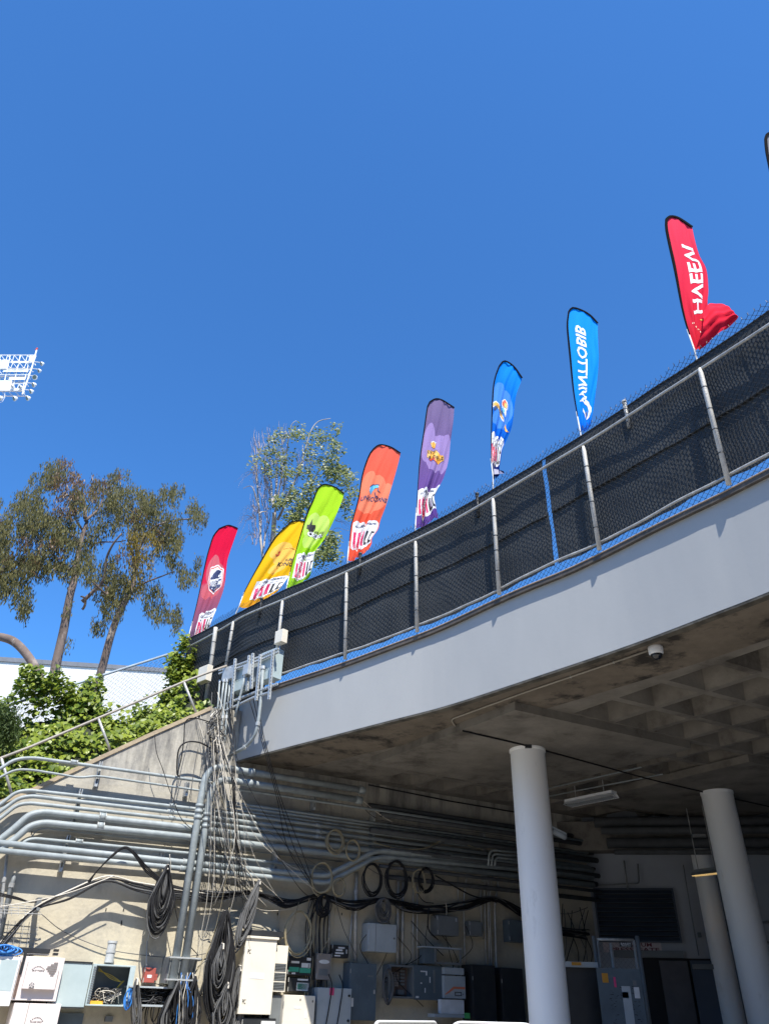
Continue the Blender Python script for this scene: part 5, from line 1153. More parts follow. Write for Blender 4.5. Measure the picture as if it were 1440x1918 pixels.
t, (s0, s1, z0, z1) = encl('pinkish white cabinet directly below the one with the round emblem', 28, 1878, 92, 1990, D, 'pink', 'cabinet', 'telecom_cabinet', latch=False)
MB().wbox(s0 + .18, s0 + .186, z0, z1, D + .004, D + .01).build('seam', M['taupe'], t); arclogo(t, s0 + (s1 - s0) * .55, z1 - .19, D + .007, 'CLOSE ONLY')
t, (s0, s1, z0, z1) = encl('white cabinet at the left edge with a blue sticker window and rusty edge', -40, 1788, 18, 1885, D + .05, 'white', 'cabinet', 'telecom_cabinet', latch=False, stick=((.55, .3, .95, .93, 'bgrey'),))
m = MB(); m.wbox(s1 + .015, s1 + .05, z0 + .1, z1 - .06, D - .1, D + .02); m.build('rusty_edge', M['rust'], t)
s0, s1, z0, z1 = rect(10, 1773, 93, 1789, .38); t = thing('cable_shelf', 'black topped galvanised shelf above the pinkish cabinet', 'shelf', wp(s0, z0, .2)); MB().wbox(s0, s1, z1 - .05, z1, .1, .38).build('black_lip', M['blackbox'], t); MB().wbox(s0 + .05, s1, z0, z1 - .055, .1, .35).build('shelf_body', M['strut'], t)
m = MB(); m.wbox(s1 + .05, s1 + .11, z0, z0 + .03, .3, .4); m.wbox(s1 + .05, s1 + .11, z0 + .045, z0 + .075, .3, .4); m.build('stub', M['blackbox'], t)
# open enclosure with door swung left
s0, s1, z0, z1 = rect(176, 1805, 242, 1886, .30)
t = thing('open_enclosure', 'open pale blue grey enclosure full of thin cables, its door swung fully left', 'electrical box', wp((s0 + s1) / 2, z0, .1), GB)
m = MB(); m.wbox(s0, s0 + .02, z0, z1, .0, .30); m.wbox(s1 - .02, s1, z0, z1, .0, .30); m.wbox(s0 + .02, s1 - .02, z1 - .02, z1, .0, .30); m.wbox(s0 + .02, s1 - .02, z0, z0 + .02, .0, .30); m.wbox(s1 - .075, s1 - .02, z0 + .02, z1 - .02, .285, .30); m.wbox(s0 + .02, s0 + .05, z0 + .02, z1 - .02, .285, .30); m.build('box', M['bgrey'], t, bevel=.003)
MB().wbox(s0 + .02, s1 - .02, z0 + .02, z1 - .02, .005, .015).build('back_plate', M['inside'], t)
s2 = (W((104, 1810), .30) - JW).dot(wd)
dr = MB().wbox(s2, s0 - .012, z0 - .02, z1 - .0, .285, .30).build('open_door', M['bgrey'], t, bevel=.004)
m = MB(); m.wbox(s2 - .012, s2 + .006, z0 - .02, z1, .28, .312); m.wbox(s2, s0 - .012, z1, z1 + .018, .28, .312); m.wbox(s2, s0 - .012, z0 - .035, z0 - .02, .28, .312); m.build('gasket', M['blackbox'], dr)
for q in (.2, .8): MB().wbox(s2 + .02, s2 + .05, z0 + (z1 - z0) * q - .05, z0 + (z1 - z0) * q + .05, .30, .33).build('clasp', M['blackbox'], dr)
m = MB()
for q in range(16): zz = z0 + .04 + (z1 - z0 - .08) * q / 15; m.wbox(s0 + .015, s0 + .055, zz - .008, zz + .008, .30, .306)
m.build('gland_holes', M['mgrey'], t)
m = MB()
for k in range(3): m.tube(catmull([wp(s0 + .12, z0 + .42 + .02 * k, .08), wp(s0 + .3, z1 - .12 - .02 * k, .12), wp(s1 - .13, z1 - .2, .14), wp(s1 - .10 - .01 * k, z0 + .3, .12), wp(s1 - .25, z0 + .12, .1)], 7), .004, 5)
m.build('yellow_fibre', M['yel'], t)
m = MB()
for k in range(34): m.tube(catmull([wp(U(s0 + .1, s1 - .1), z0 + .03, U(.05, .2)), wp(U(s0 + .1, s1 - .1), z0 + U(.08, .22), U(.06, .2)), wp(U(s0 + .1, s1 - .1), z0 + U(.04, .2), U(.08, .22)), wp(U(s0 + .1, s1 - .1), z0 + .04, U(.05, .2))], 4), .005, 4, mi=k % 3)
m.build('cable_tangle', [M['gry'], M['blk'], M['wht']], t)
m = MB(); m.wbox(s0 + .05, s0 + .25, z0 + .02, z0 + .06, .1, .2); m.build('yellow_tie', mat('yellow_orange_plastic', (.80, .42, .04), None, 5, .5), t)
m = MB(); c = W((204, 1803), .17); m.tube([c, c + V((0, 0, .26))], .062, 16); m.tube([c + V((0, 0, .12)), c + V((0, 0, .14))], .07, 16); m.tube([c + V((0, 0, .24)), c + V((0, 0, .27))], .07, 16); m.build('pipe_stub', mat('pale_grey_plastic', (.48, .50, .50), None, 5, .5), smooth=False, label='short pale grey pipe stub on top of the open enclosure', cat='pipe stub')
t, (s0, s1, z0, z1) = encl('small faded red box with a white plate left of the riser pair', 273, 1812, 289, 1841, .12, 'red', 'call box', 'red_call_box', latch=False, stick=((.28, .32, .68, .52, 'paper'),))
for v in (.28, .5): MB().wbox(s1, s1 + .04, z0 + (z1 - z0) * v - .02, z0 + (z1 - z0) * v + .02, .04, .10).build('side_screw', M['red'], t)
# long open wireway
s0, s1, z0, z1 = rect(243, 1846, 366, 1888, .34)
t = thing('open_wireway', 'long open black wireway trough overflowing with cables under the red box', 'wireway', wp((s0 + s1) / 2, z0, .1))
m = MB(); m.wbox(s0, s1 + .02, z1 - .02, z1, .0, .36); m.build('top_plate', M['lgrey'], t)
m = MB(); m.wbox(s0, s1 - .12, z0, z0 + .025, .0, .36); m.build('bottom_lip', M['lgrey'], t)
m = MB(); m.wbox(s0, s1, z0, z1 - .02, .004, .012); m.wbox(s1 - .02, s1, z0 - .08, z1 - .02, .012, .34); m.build('trough', M['dark'], t)
m = MB()
for k in range(46):
    x = U(s0 + .03, s1 - .3); m.tube(catmull([wp(x, z0 + U(.04, .25), U(.1, .3)), wp(x + U(.05, .3), z0 + U(.03, .2), U(.15, .33)), wp(x + U(.2, .5), z0 + U(.08, .28), U(.15, .33)), wp(min(s1 - .03, x + U(.4, .8)), z0 + U(.05, .3), U(.1, .3))], 5), U(.004, .009), 5, mi=k % 4)
m.build('cable_tangle', [M['blk'], M['gry'], M['blk'], M['gry']], t, smooth=True)
# pull box where the risers end
s0, s1, z0, z1 = rect(318, 1792, 362, 1843, .36); m = MB(); m.wbox(s0, s0 + .015, z0, z1, .0, .38); m.wbox(s1 - .015, s1, z0, z1, .0, .38); m.wbox(s0, s1, z0, z1, .0, .02)
t = thing('pull_box', 'narrow open steel pull box where the fat riser pair ends', 'junction box', wp(s0, z0, .2), GB); m.build('box', M['mgrey'], t)
m = MB(); m.wbox(s0 - .03, s1 + .03, z1 - .02, z1 + .0, .38, .5); m.wbox(s0 - .03, s1 + .03, z0 + .03, z0 + .05, .38, .5); m.build('clamp_bars', M['strut'], t)
# wire basket tray at left
t = thing('cable_tray', 'wire basket cable tray at the left edge crossed by thick black cables', 'cable tray', W((30, 1710), .3))
m = MB()
for q in range(4): m.tube([W((-40, 1688 + q * 7), .15 + .1 * q), W((78, 1700 + q * 4), .15 + .1 * q)], .005, 4)
for q in range(9): m.tube([W((-30 + q * 13, 1690 + q), .12), W((-30 + q * 13, 1712 + q * .5), .5)], .004, 4)
m.build('wire_basket', M['galv'], t); m = MB(); a = W((72, 1690), .2); m.box(a, wd * .03, wn * .12, V((0, 0, .05))); m.box(a - V((0, 0, .1)), wd * .02, wn * .2, V((0, 0, .02))); m.build('bracket', M['mgrey'], t)
m = MB()
for q in range(5): m.tube([W((20 + q * 13, 1730), .03), W((8 + q * 13, 1790), .03)], .004, 4)
for q in range(6): m.tube([W((0, 1738 + q * 9), .03), W((72, 1742 + q * 9), .03)], .004, 4)
m.build('wire_grid', M['galv'], t)
# flat boxes lying low at left bottom
s0, s1, z0, z1 = rect(112, 1897, 140, 1990, .1); MB().wbox(s0, s1, z0, z1, .004, .08).build('wall_panel', M['slate'], label='dark slate cover plate low on the wall below the open enclosure', cat='cover plate')
s0, s1, z0, z1 = rect(200, 1903, 212, 1914, .1); MB().wbox(s0, s1, z0, z1, .004, .06).build('outlet_box', M['mgrey'], label='small grey outlet box low on the wall below the open enclosure', cat='outlet')

# ------------------------------------------------------------------ rack of boxes and struts at the corner, on the walkway edge
PE = cp(1.0, 0) - cp(0.0, 0); PE.normalize(); PN = cp(.5, 1) - cp(.5, 0)
def FP(p, off): a = onc(p, off); return cp(a[0], off, a[1]) if a and a[0] > AMIN + .2 else onpl(p, cp(.2, off), PN)
def fbox(m, x0, y0, x1, y1, o0, o1):
    a, b = onpl((x0, y0), cp(.6, o1), PN), onpl((x1, y1), cp(.6, o1), PN); c = (a + b) / 2 - PN * ((o1 - o0) / 2)
    return m.box(c, PE * (abs((b - a).dot(PE)) / 2), PN * ((o1 - o0) / 2), V((0, 0, abs(a.z - b.z) / 2)))
def fbar(m, pts, off, w, th):
    P = [onpl(p, cp(.6, off), PN) for p in pts]
    for a, b in zip(P[:-1], P[1:]): m.bar(a, b, w, th, up=PN)
for k, (pts, lab) in enumerate((([(441, 1234), (433, 1327)], 'left one, reaching below the flashing'), ([(467, 1228), (463, 1294)], 'short one behind the conduit elbow'), ([(474, 1224), (471, 1290)], 'short one in the middle of the frame'), ([(488, 1226), (480, 1312)], 'one left of the big downpipe conduit'), ([(512, 1218), (504, 1310)], 'right one, reaching below the flashing'))):
    m = MB(); fbar(m, pts, .34, .04, .04); t = m.build('slotted_strut', M['strut'], label='upright slotted steel strut of the corner frame, ' + lab, cat='strut', group='slotted struts of the corner frame', bevel=0)
    a, b = [onpl(p, cp(.6, .385), PN) for p in pts]; h_ = MB(); n = int((a - b).length / .06)
    for q in range(n): c = a.lerp(b, (q + .5) / n); h_.box(c, PE * .004, PN * .004, V((0, 0, .011)))
    h_.build('slot', M['dark'], t, kind='stuff')
for k, pts in enumerate(([(411, 1256), (450, 1244), (486, 1231), (522, 1215)], [(411, 1262), (450, 1250), (486, 1237), (522, 1221)], [(402, 1328), (440, 1312), (480, 1296), (520, 1281)], [(404, 1338), (430, 1328), (476, 1306), (508, 1296)])):
    m = MB(); fbar(m, pts, .30, .035, .035); t = m.build('cross_strut', M['strut'], label='level slotted strut of the corner frame, %s from the top' % ('first second third fourth'.split()[k]), cat='strut', group='slotted struts of the corner frame')
    h_ = MB(); P = [onpl(p, cp(.6, .325), PN) for p in pts]
    for a, b in zip(P[:-1], P[1:]):
        n = int((a - b).length / .05)
        for q in range(n): h_.box(a.lerp(b, (q + .5) / n), PE * .009, PN * .004, V((0, 0, .004)))
    h_.build('slot', M['dark'], t, kind='stuff')
for (x0, y0, x1, y1, o0, o1, mt, lab) in ((441, 1253, 456, 1290, .1, .24, 'bgrey', 'pale blue grey box behind the left strut'), (462, 1240, 481, 1276, .06, .22, 'lgrey', 'weathered box in the middle of the corner frame'), (490, 1224, 512, 1268, .06, .24, 'bgrey', 'largest pale box of the corner frame, at right'),
                                   (418, 1252, 423, 1272, .2, .34, 'strut', 'left of three small boxes topping the slim conduits'), (424, 1252, 429, 1271, .2, .34, 'strut', 'middle of three small boxes topping the slim conduits'), (430, 1251, 436, 1270, .2, .34, 'strut', 'right of three small boxes topping the slim conduits'), (456, 1246, 464, 1262, .3, .42, 'strut', 'tilted conduit body on the corner frame'),
                                   (516, 1183, 528, 1201, .10, .22, 'cream', 'cream square box high on the fence post'), (373, 1251, 386, 1273, .12, .24, 'cream', 'cream square box on the thick post at left')):
    m = MB(); fbox(m, x0, y0, x1, y1, o0, o1); t = thing('junction_box', lab, 'junction box', m.v[0], 'boxes at the walkway corner'); m.build('body', M[mt], t, bevel=.004)
    m = MB(); fbox(m, x0 + .6, y0 + .8, x1 - .6, y1 - .8, o1 + .002, o1 + .012); m.build('cover', M[mt], t, bevel=.003)
for k, (pts, r, off, lab) in enumerate((([(412, 1274), (408, 1330), (400, 1364)], .016, .34, 'first slim'), ([(420, 1272), (413, 1330), (406, 1388)], .020, .36, 'second slim'), ([(426, 1272), (418, 1340), (412, 1396)], .020, .34, 'third slim'), ([(432, 1270), (425, 1340), (419, 1410)], .018, .30, 'fourth slim'), ([(460, 1262), (450, 1305), (440, 1343)], .020, .40, 'fifth slanting'),
                                   ([(493, 1248), (489, 1310), (484, 1352), (478, 1378), (462, 1398), (420, 1422)], .028, .30, 'fat curved'))):
    P = [onpl(p, cp(.6, off), PN) for p in pts]; t = thing('conduit', lab + ' conduit coming down in front of the fascia from the corner frame', 'conduit', P[-1], 'conduits at the walkway corner')
    MB().tube(fillet(P, .25), r, 10).build('pipe', M['conduit'], t, smooth=True)
    for q in (0, 1) if k < 5 else (0, 2, 4):
        c = P[q]; d = (P[q + 1] - P[q]).normalized(); MB().tube([c, c + d * .06], r * 1.4, 10).build('coupling', M['strut'], t)

# ------------------------------------------------------------------ cables
def cable(pts, off, r, mt, label, group='loose cables at the walkway corner', slack=0.0, seg=6, name='cable', jit=0.0):
    """pts: pixels (optionally with own offset as third value)"""
    P = []
    for p in pts:
        o = p[2] if len(p) > 2 else off; q = W((p[0], p[1]), o); P.append(q + V((U(-jit, jit), U(-jit, jit), U(-jit, jit))))
    P = catmull(P, seg)
    return MB().tube(P, r, 5).build(name, M[mt], smooth=True, base=P[-1], label=label, cat='cable', group=group)
# main bundle sagging along the wall
NODE = [(325, 1662), (400, 1673), (475, 1671), (537, 1688), (595, 1677), (660, 1691), (716, 1684), (760, 1693), (812, 1698), (870, 1690), (925, 1683), (975, 1705), (1040, 1735), (1100, 1745)]
for k in range(15):
    pts = []; ph = U(0, 6)
    for i, (x, y) in enumerate(NODE):
        tie = i in (2, 4, 6, 10); pts.append((x + U(-6, 6), y + (U(-3, 5) if tie else U(-4, 15) * (1.0 if i else .4)), .16 + U(-.04, .10)))
    cable(pts, .2, U(.008, .014), 'blk' if k % 5 else 'gry', 'grey cable in the sagging bundle along the service wall' if k % 5 == 0 else 'black cable in the sagging bundle along the service wall', 'sagging cable bundle along the service wall')
for k in range(6):
    pts = [(-30, 1800 + 4 * k, .35), (20, 1745 + 3 * k, .35), (66, 1698 + 2 * k, .35), (130, 1668 + 3 * k, .32), (200, 1643 + 2 * k, .30), (255, 1650 + 4 * k, .28), (300, 1662 + 3 * k, .28), (340, 1668 + 3 * k, .25), (400, 1675 + 3 * k, .22)]
    cable([(x + U(-2, 2), y + U(-2, 2), o) for x, y, o in pts], .3, (.012, .014, .010, .012, .009, .010)[k], 'wht' if k == 0 else ('gry' if k == 3 else 'blk'), 'off-white cable arching up from the lower left above the black ones' if k == 0 else 'dark cable arching up from the lower left to the bundle', 'cables arching up from the lower left')
for k in range(4): cable([(158 + k * 2, 1660, .3), (182, 1632, .34), (212, 1600 + k, .40), (234, 1586 + k, .42), (252, 1596 + k * 2, .42), (275, 1622 + k * 4, .34), (310, 1652 + k * 2, .28), (345, 1664 + k, .25)], .3, .010, 'blk', 'black cable looping over the two straight conduits at left', 'cables looping over the straight conduits')
for k in range(3): cable([(-20, 1668 + k * 3), (30, 1680 + k * 2), (60, 1690), (90, 1684)], .3, .008, 'blk', 'black cable lying on the wire basket tray', 'cables on the wire basket tray')
cable([(78, 1712, .1), (120, 1745, .05), (195, 1776, .05), (260, 1788, .05), (330, 1793, .05), (400, 1782, .05), (440, 1755, .1)], .06, .006, 'gry', 'thin grey cable swagged across the bare cream wall')
cable([(-30, 1702, .4), (40, 1692, .42), (130, 1672, .40), (215, 1640, .38)], .4, .007, 'wht', 'thin off-white cable running to the left edge')
# corner spill: many wires dropping from the strut frame
SP = [((404, 1330, .25), 'wht', [(412, 1420, .6), (436, 1520, .55), (470, 1665, .3)]), ((398, 1345, .2), 'wht', [(425, 1440, .6), (475, 1560, .5), (535, 1615, .35), (588, 1640, .3)]), ((408, 1350, .25), 'wht', [(440, 1460, .7), (500, 1580, .5), (560, 1645, .35), (592, 1672, .25)]),
      ((400, 1370, .3), 'wht', [(405, 1450, .7), (418, 1560, .6), (436, 1630, .4), (500, 1700, .2)]), ((395, 1340, .25), 'gry', [(402, 1440, .7), (430, 1600, .6), (465, 1668, .3)]), ((402, 1290, .3), 'blk', [(400, 1390, .5), (398, 1480, .7), (412, 1600, .6), (430, 1680, .3)]),
      ((410, 1380, .3), 'wht', [(430, 1500, .7), (460, 1610, .5), (530, 1690, .25)]), ((414, 1400, .3), 'blk', [(460, 1500, .6), (520, 1600, .45), (560, 1665, .3), (598, 1690, .2)]), ((396, 1300, .25), 'gry', [(393, 1400, .5), (390, 1500, .7), (396, 1620, .6), (404, 1700, .3)]),
      ((406, 1320, .25), 'blk', [(430, 1390, .5), (470, 1480, .6), (520, 1560, .5), (590, 1660, .25)]), ((399, 1360, .3), 'wht', [(418, 1470, .7), (428, 1580, .6), (440, 1660, .4), (425, 1740, .2)]), ((403, 1375, .3), 'wht', [(440, 1540, .7), (420, 1640, .5), (400, 1700, .3)]),
      ((392, 1350, .2), 'tan', [(400, 1450, .6), (432, 1560, .6), (420, 1660, .5), (395, 1760, .3), (362, 1830, .3)]), ((410, 1300, .3), 'wht', [(440, 1400, .6), (446, 1560, .6), (460, 1640, .4), (472, 1668, .25)]), ((404, 1340, .3), 'blk', [(424, 1430, .6), (440, 1540, .6), (448, 1640, .4), (468, 1760, .45)]),
      ((408, 1360, .3), 'blk', [(440, 1480, .7), (455, 1590, .6), (465, 1660, .3)]), ((400, 1380, .3), 'gry', [(420, 1520, .7), (432, 1640, .5), (428, 1740, .3)]), ((412, 1390, .35), 'gry', [(450, 1480, .7), (510, 1560, .5), (560, 1600, .4), (640, 1650, .2)]),
      ((398, 1400, .35), 'wht', [(412, 1520, .7), (440, 1620, .5), (475, 1700, .3), (560, 1705, .2)]), ((404, 1410, .35), 'blk', [(404, 1500, .7), (418, 1600, .6), (428, 1660, .4), (460, 1690, .25)]), ((407, 1335, .3), 'wht', [(420, 1400, .5), (450, 1500, .7), (470, 1600, .5), (520, 1680, .25)]),
      ((380, 1345, .1), 'gry', [(384, 1380, .1), (392, 1430, .3), (396, 1520, .6), (398, 1600, .6)]), ((372, 1343, .1), 'wht', [(380, 1390, .12), (392, 1440, .3), (398, 1500, .6), (388, 1660, .5), (368, 1800, .3)]), ((376, 1343, .1), 'wht', [(386, 1400, .15), (396, 1450, .3), (405, 1500, .6), (395, 1680, .5), (370, 1810, .3)])]
for k, (a, c, L) in enumerate(SP):
    nm = {'wht': 'off-white', 'gry': 'grey', 'blk': 'black', 'tan': 'tan'}[c]
    cable([a] + L, .3, U(.0035, .006), c, nm + ' wire dropping from the walkway corner down to the bundle', 'loose wires dropping from the walkway corner', jit=.03)
for k in range(18):
    x, y = U(392, 420), U(1330, 1420); c = ('wht', 'blk', 'gry', 'blk', 'blk')[k % 5]; nm = {'wht': 'off-white', 'gry': 'grey', 'blk': 'black'}[c]
    ex = U(400, 480); cable([(x, y, .3), (x + (ex - x) * .25 + U(-14, 14), y + 75, .5), (x + (ex - x) * .55 + U(-14, 14), y + 160, .6), (x + (ex - x) * .8 + U(-12, 12), y + 230, .5), (ex, U(1655, 1700), .25)], .4, U(.0025, .005), c,
          nm + ' wire dropping from the walkway corner down to the bundle', 'loose wires dropping from the walkway corner', jit=.03)
for k in range(16):   # knot at the corner
    cx, cy = U(395, 412), U(1345, 1425); c = ('blk', 'gry', 'blk', 'wht')[k % 4]
    cable([(cx + U(-14, 14), cy + U(-22, 22), U(.1, .5)) for _ in range(5)], .3, U(.006, .012), c, 'tangled wire in the knot at the walkway corner', 'wire knot at the walkway corner')
for k in range(4): cable([(436 - 8 * k % 14, 1300 + k * 4, .55), (436 + 3 * k - 4, 1380, .6), (438 + 2 * k - 4, 1440, .7), (440 + k, 1560, .6), (446 + 5 * k, 1670, .4)], .5, .006, 'blk', 'black wire hanging straight in front of the fascia', 'wires hanging in front of the fascia')
for k in range(3):
    P = [onpl(p, cp(.6, .2), PN) for p in ((466 + 8 * k, 1306), (482 + 4 * k, 1360))] + [W(p, o) for p, o in (((497 + 3 * k, 1412), .9), ((520 + 4 * k, 1500), .6), ((540 + 12 * k, 1590), .5), ((592, 1670), .25))]
    MB().tube(catmull(P, 6), .007, 5).build('cable', M['blk'], smooth=True, base=P[-1], label='black wire slanting from the flashing past the fascia into the shade', cat='cable', group='wires hanging in front of the fascia')
for pts, c, r, lab in (([(395, 1353), (365, 1345), (348, 1352), (345, 1385), (340, 1420), (333, 1450)], 'blk', .010, 'black cable bowing out left of the corner, upper one'), ([(397, 1403), (375, 1391), (350, 1390), (335, 1405), (332, 1445), (336, 1455)], 'blk', .014, 'thick black cable bowing out left of the corner, lower one'),
                      ([(352, 1392), (345, 1420), (338, 1450), (332, 1480), (322, 1505)], 'gry', .008, 'grey cable falling over the highest conduits'), ([(290, 1376), (294, 1410), (305, 1440), (322, 1490), (345, 1540), (395, 1575), (420, 1605)], 'blk', .006, 'thin black cable hanging over the coping and across the conduits'),
                      ([(372, 1400), (366, 1430), (360, 1470), (358, 1500)], 'gry', .006, 'short thin grey cable above the second highest conduit'), ([(430, 1592), (470, 1640), (478, 1672)], 'wht', .007, 'white stub cable in the sunlit gap'),
                      ([(322, 1655), (328, 1700), (344, 1755), (372, 1790)], 'blk', .007, 'black cable crossing the fat riser pair low down'), ([(320, 1640), (320, 1618), (318, 1600)], 'wht', .005, 'white cord tying up the left cable coil'),
                      ([(475, 1675), (455, 1720), (420, 1770), (370, 1812)], 'gry', .006, 'grey cable slanting down to the pull box'), ([(430, 1700), (410, 1745), (380, 1800), (365, 1825)], 'tan', .006, 'tan cable slanting down to the pull box')):
    cable(pts, .3, r, c, lab)
for k in range(9):
    cable([(340 + k * 3, 1822, .45), (338 + k * 3 + U(-6, 6), 1842, .5), (335 + k * 4 + U(-8, 8), 1875, .55), (325 + k * 5 + U(-8, 8), 1935, .5)], .5, .006, ('blu', 'wht', 'gry')[k % 3], ('blue', 'white', 'grey')[k % 3] + ' thin cable spilling from the foot of the riser pair', 'thin cables spilling from the riser pair')
# vertical harness between the boxes in the shade
for k in range(16):
    x = 574 + k * 2.6 + U(-2, 2); c = ('blk', 'tan', 'blk', 'gry', 'blk')[k % 5]; nm = {'tan': 'tan', 'gry': 'grey', 'blk': 'black'}[c]
    cable([(x + 6 + U(-8, 8), 1680, .2), (x + U(-5, 5), 1730, .15), (x - 2 + U(-4, 4), 1800, .15), (x - 4 + U(-4, 4), 1860, .18), (x - 5 + U(-3, 3), 1940, .2)], .2, U(.006, .011), c, nm + ' cable in the vertical harness right of the network boxes', 'vertical cable harness between the network boxes and the taupe box')
for pts, c, r, lab in (([(620, 1650), (640, 1730), (655, 1765), (668, 1790)], 'gry', .007, 'grey cable slanting across the wall to the fat riser'), ([(628, 1700), (622, 1740), (600, 1790)], 'tan', .006, 'tan cable crossing above the taupe box'), ([(560, 1690), (545, 1740), (520, 1765)], 'tan', .006, 'tan cable dropping to the vented box'),
                      ([(630, 1655), (660, 1635), (705, 1612), (730, 1606)], 'tan', .008, 'tan cable rising to the rising conduit pair'), ([(680, 1620), (715, 1640), (760, 1650)], 'gry', .006, 'grey cable dipping under the conduit pair'),
                      ([(700, 1578), (740, 1588), (790, 1590), (830, 1574), (860, 1577), (900, 1590), (950, 1588)], 'tan', .009, 'tan cable waving along the dark conduits'), ([(700, 1585), (760, 1594), (800, 1590), (845, 1575), (880, 1586), (940, 1596)], 'gry', .009, 'grey cable waving along the dark conduits'),
                      ([(815, 1640), (850, 1660), (885, 1678), (930, 1690)], 'blk', .014, 'thick black cable slanting down to the crooked risers'), ([(668, 1478), (680, 1500), (715, 1528), (735, 1540)], 'wht', .007, 'pale cable leaving the open ends of the fat pair'),
                      ([(668, 1495), (700, 1530), (760, 1545), (900, 1560), (975, 1572)], 'gry', .007, 'thin cable strung along the dark conduit bank'), ([(765, 1640), (790, 1685), (812, 1692)], 'blk', .008, 'black cable dipping beside the yellow ring'),
                      ([(803, 1700), (802, 1740), (820, 1760)], 'blk', .013, 'thick black cable curving down to the rack'), ([(836, 1714), (836, 1700), (834, 1690)], 'wht', .006, 'white cable entering the grey box with the slotted lid'),
                      ([(975, 1690), (1010, 1700), (1060, 1712), (1100, 1700)], 'gry', .007, 'grey cable strung behind the near column'), ([(770, 1725), (800, 1760), (830, 1790)], 'blk', .008, 'black cable slanting behind the open rusty panel')):
    cable(pts, .28, r, c, lab, 'cables crossing the shaded service wall')
for k in range(8):
    x0, y0 = U(690, 960), U(1700, 1760); cable([(x0, y0), (x0 + U(-30, 30), y0 + 40), (x0 + U(-40, 40), y0 + 80), (x0 + U(-30, 50), y0 + U(80, 140))], .18, .006, 'blk', 'thin black wire wandering over the shaded wall', 'thin wires wandering over the shaded wall')

# ------------------------------------------------------------------ coils
def coil(label, cx, cy, w, h, off, n, r, mt, tilt=0.0, tear=0.0, lay=.10, tie=True, mix=None, fill=.05):
    c = W((cx, cy), off); sx = w / 100 / 2 * .98; sy = h / 100 / 2; m = MB()
    for k in range(n):
        kf = U(fill, 1.0); a, b = sx * kf, sy * (kf * .6 + .4) * U(.92, 1.0); dx, dz = U(-.03, .03) * sx * 3, U(-.05, .05) * sy; pts = []; do = U(-lay, lay) * .5; ph = U(0, .5)
        for i in range(29):
            t = 2 * pi * i / 28; y = cos(t); x = sin(t) * (1 - tear * max(0, y) * .85)
            X = a * x + dx * (1 - max(0, y)); Z_ = b * y + dz + (sy - b); X2 = X * cos(tilt) - Z_ * sin(tilt); Z2 = X * sin(tilt) + Z_ * cos(tilt)
            pts.append(c + wd * X2 + V((0, 0, Z2)) + wn * (do + .012 * sin(3 * t + ph * 9)))
        m.tube(pts, r * U(.85, 1.15), 5, cap=False, mi=(k % 4 == 3) if mix else 0)
    t = m.build('cable_coil', [M[mt], M[mix or mt]], smooth=True, label=label, cat='cable coil', base=c - V((0, 0, sy)))
    if tie:
        q = c + V((0, 0, sy * cos(tilt))) - wd * (sy * sin(tilt)); MB().tube([q + wn * .08 - V((0, 0, .05)), q + wn * .06 + V((0, 0, .02)), q - wn * .02 + V((0, 0, .03)), q - wn * .06 - V((0, 0, .05))], .012, 6).build('tie', M['wht'], t)
    return t
coil('black cable hank hanging on the sunlit cream wall below the straight conduits', 302, 1690, 38, 98, .34, 48, .010, 'blk', tear=.9, lay=.14, mix='gry')
coil('long thick black cable hank left of the tall cream cabinet', 412, 1812, 44, 145, .34, 64, .011, 'blk', tear=.7, lay=.20, mix='gry', tilt=.03)
coil('grey looped cable hank hanging inside the long black one', 411, 1815, 22, 60, .50, 9, .008, 'gry', tear=.6)
coil('dark grey cable hank tucked behind the tall cream cabinet', 440, 1890, 26, 105, .30, 36, .010, 'gry', tear=.6, lay=.14, mix='blk')
coil('loose grey cable hank low beside the tall cream cabinet', 418, 1905, 34, 80, .42, 28, .009, 'gry', tear=.8, lay=.14, mix='blk')
coil('slanting dark cable hank tied at the end of the bundle in the sun', 462, 1722, 22, 112, .40, 34, .010, 'gry', tilt=-.24, tear=.8, lay=.12, mix='blk')
coil('black cable bundle hanging under the riser pair, left of two', 322, 1910, 34, 90, .45, 32, .010, 'blk', tear=.9, lay=.2, mix='gry')
coil('black cable bundle hanging under the riser pair, right of two', 354, 1905, 34, 96, .45, 34, .010, 'blk', tear=.9, lay=.2, mix='gry')
coil('blue cable loops beside the open enclosure', 241, 1877, 15, 30, .42, 6, .008, 'blu', tie=False)
coil('blue cable bundle on the shelf at the left edge', 8, 1781, 44, 12, .46, 14, .010, 'blu', tie=False, lay=.2)
coil('grey cable bundle drooping out of the wireway beside the blue loops', 256, 1892, 14, 70, .44, 12, .007, 'gry', tilt=.2, tear=.4)
coil('round dark cable loops below the wireway', 290, 1915, 50, 60, .3, 5, .009, 'blk', tie=False)
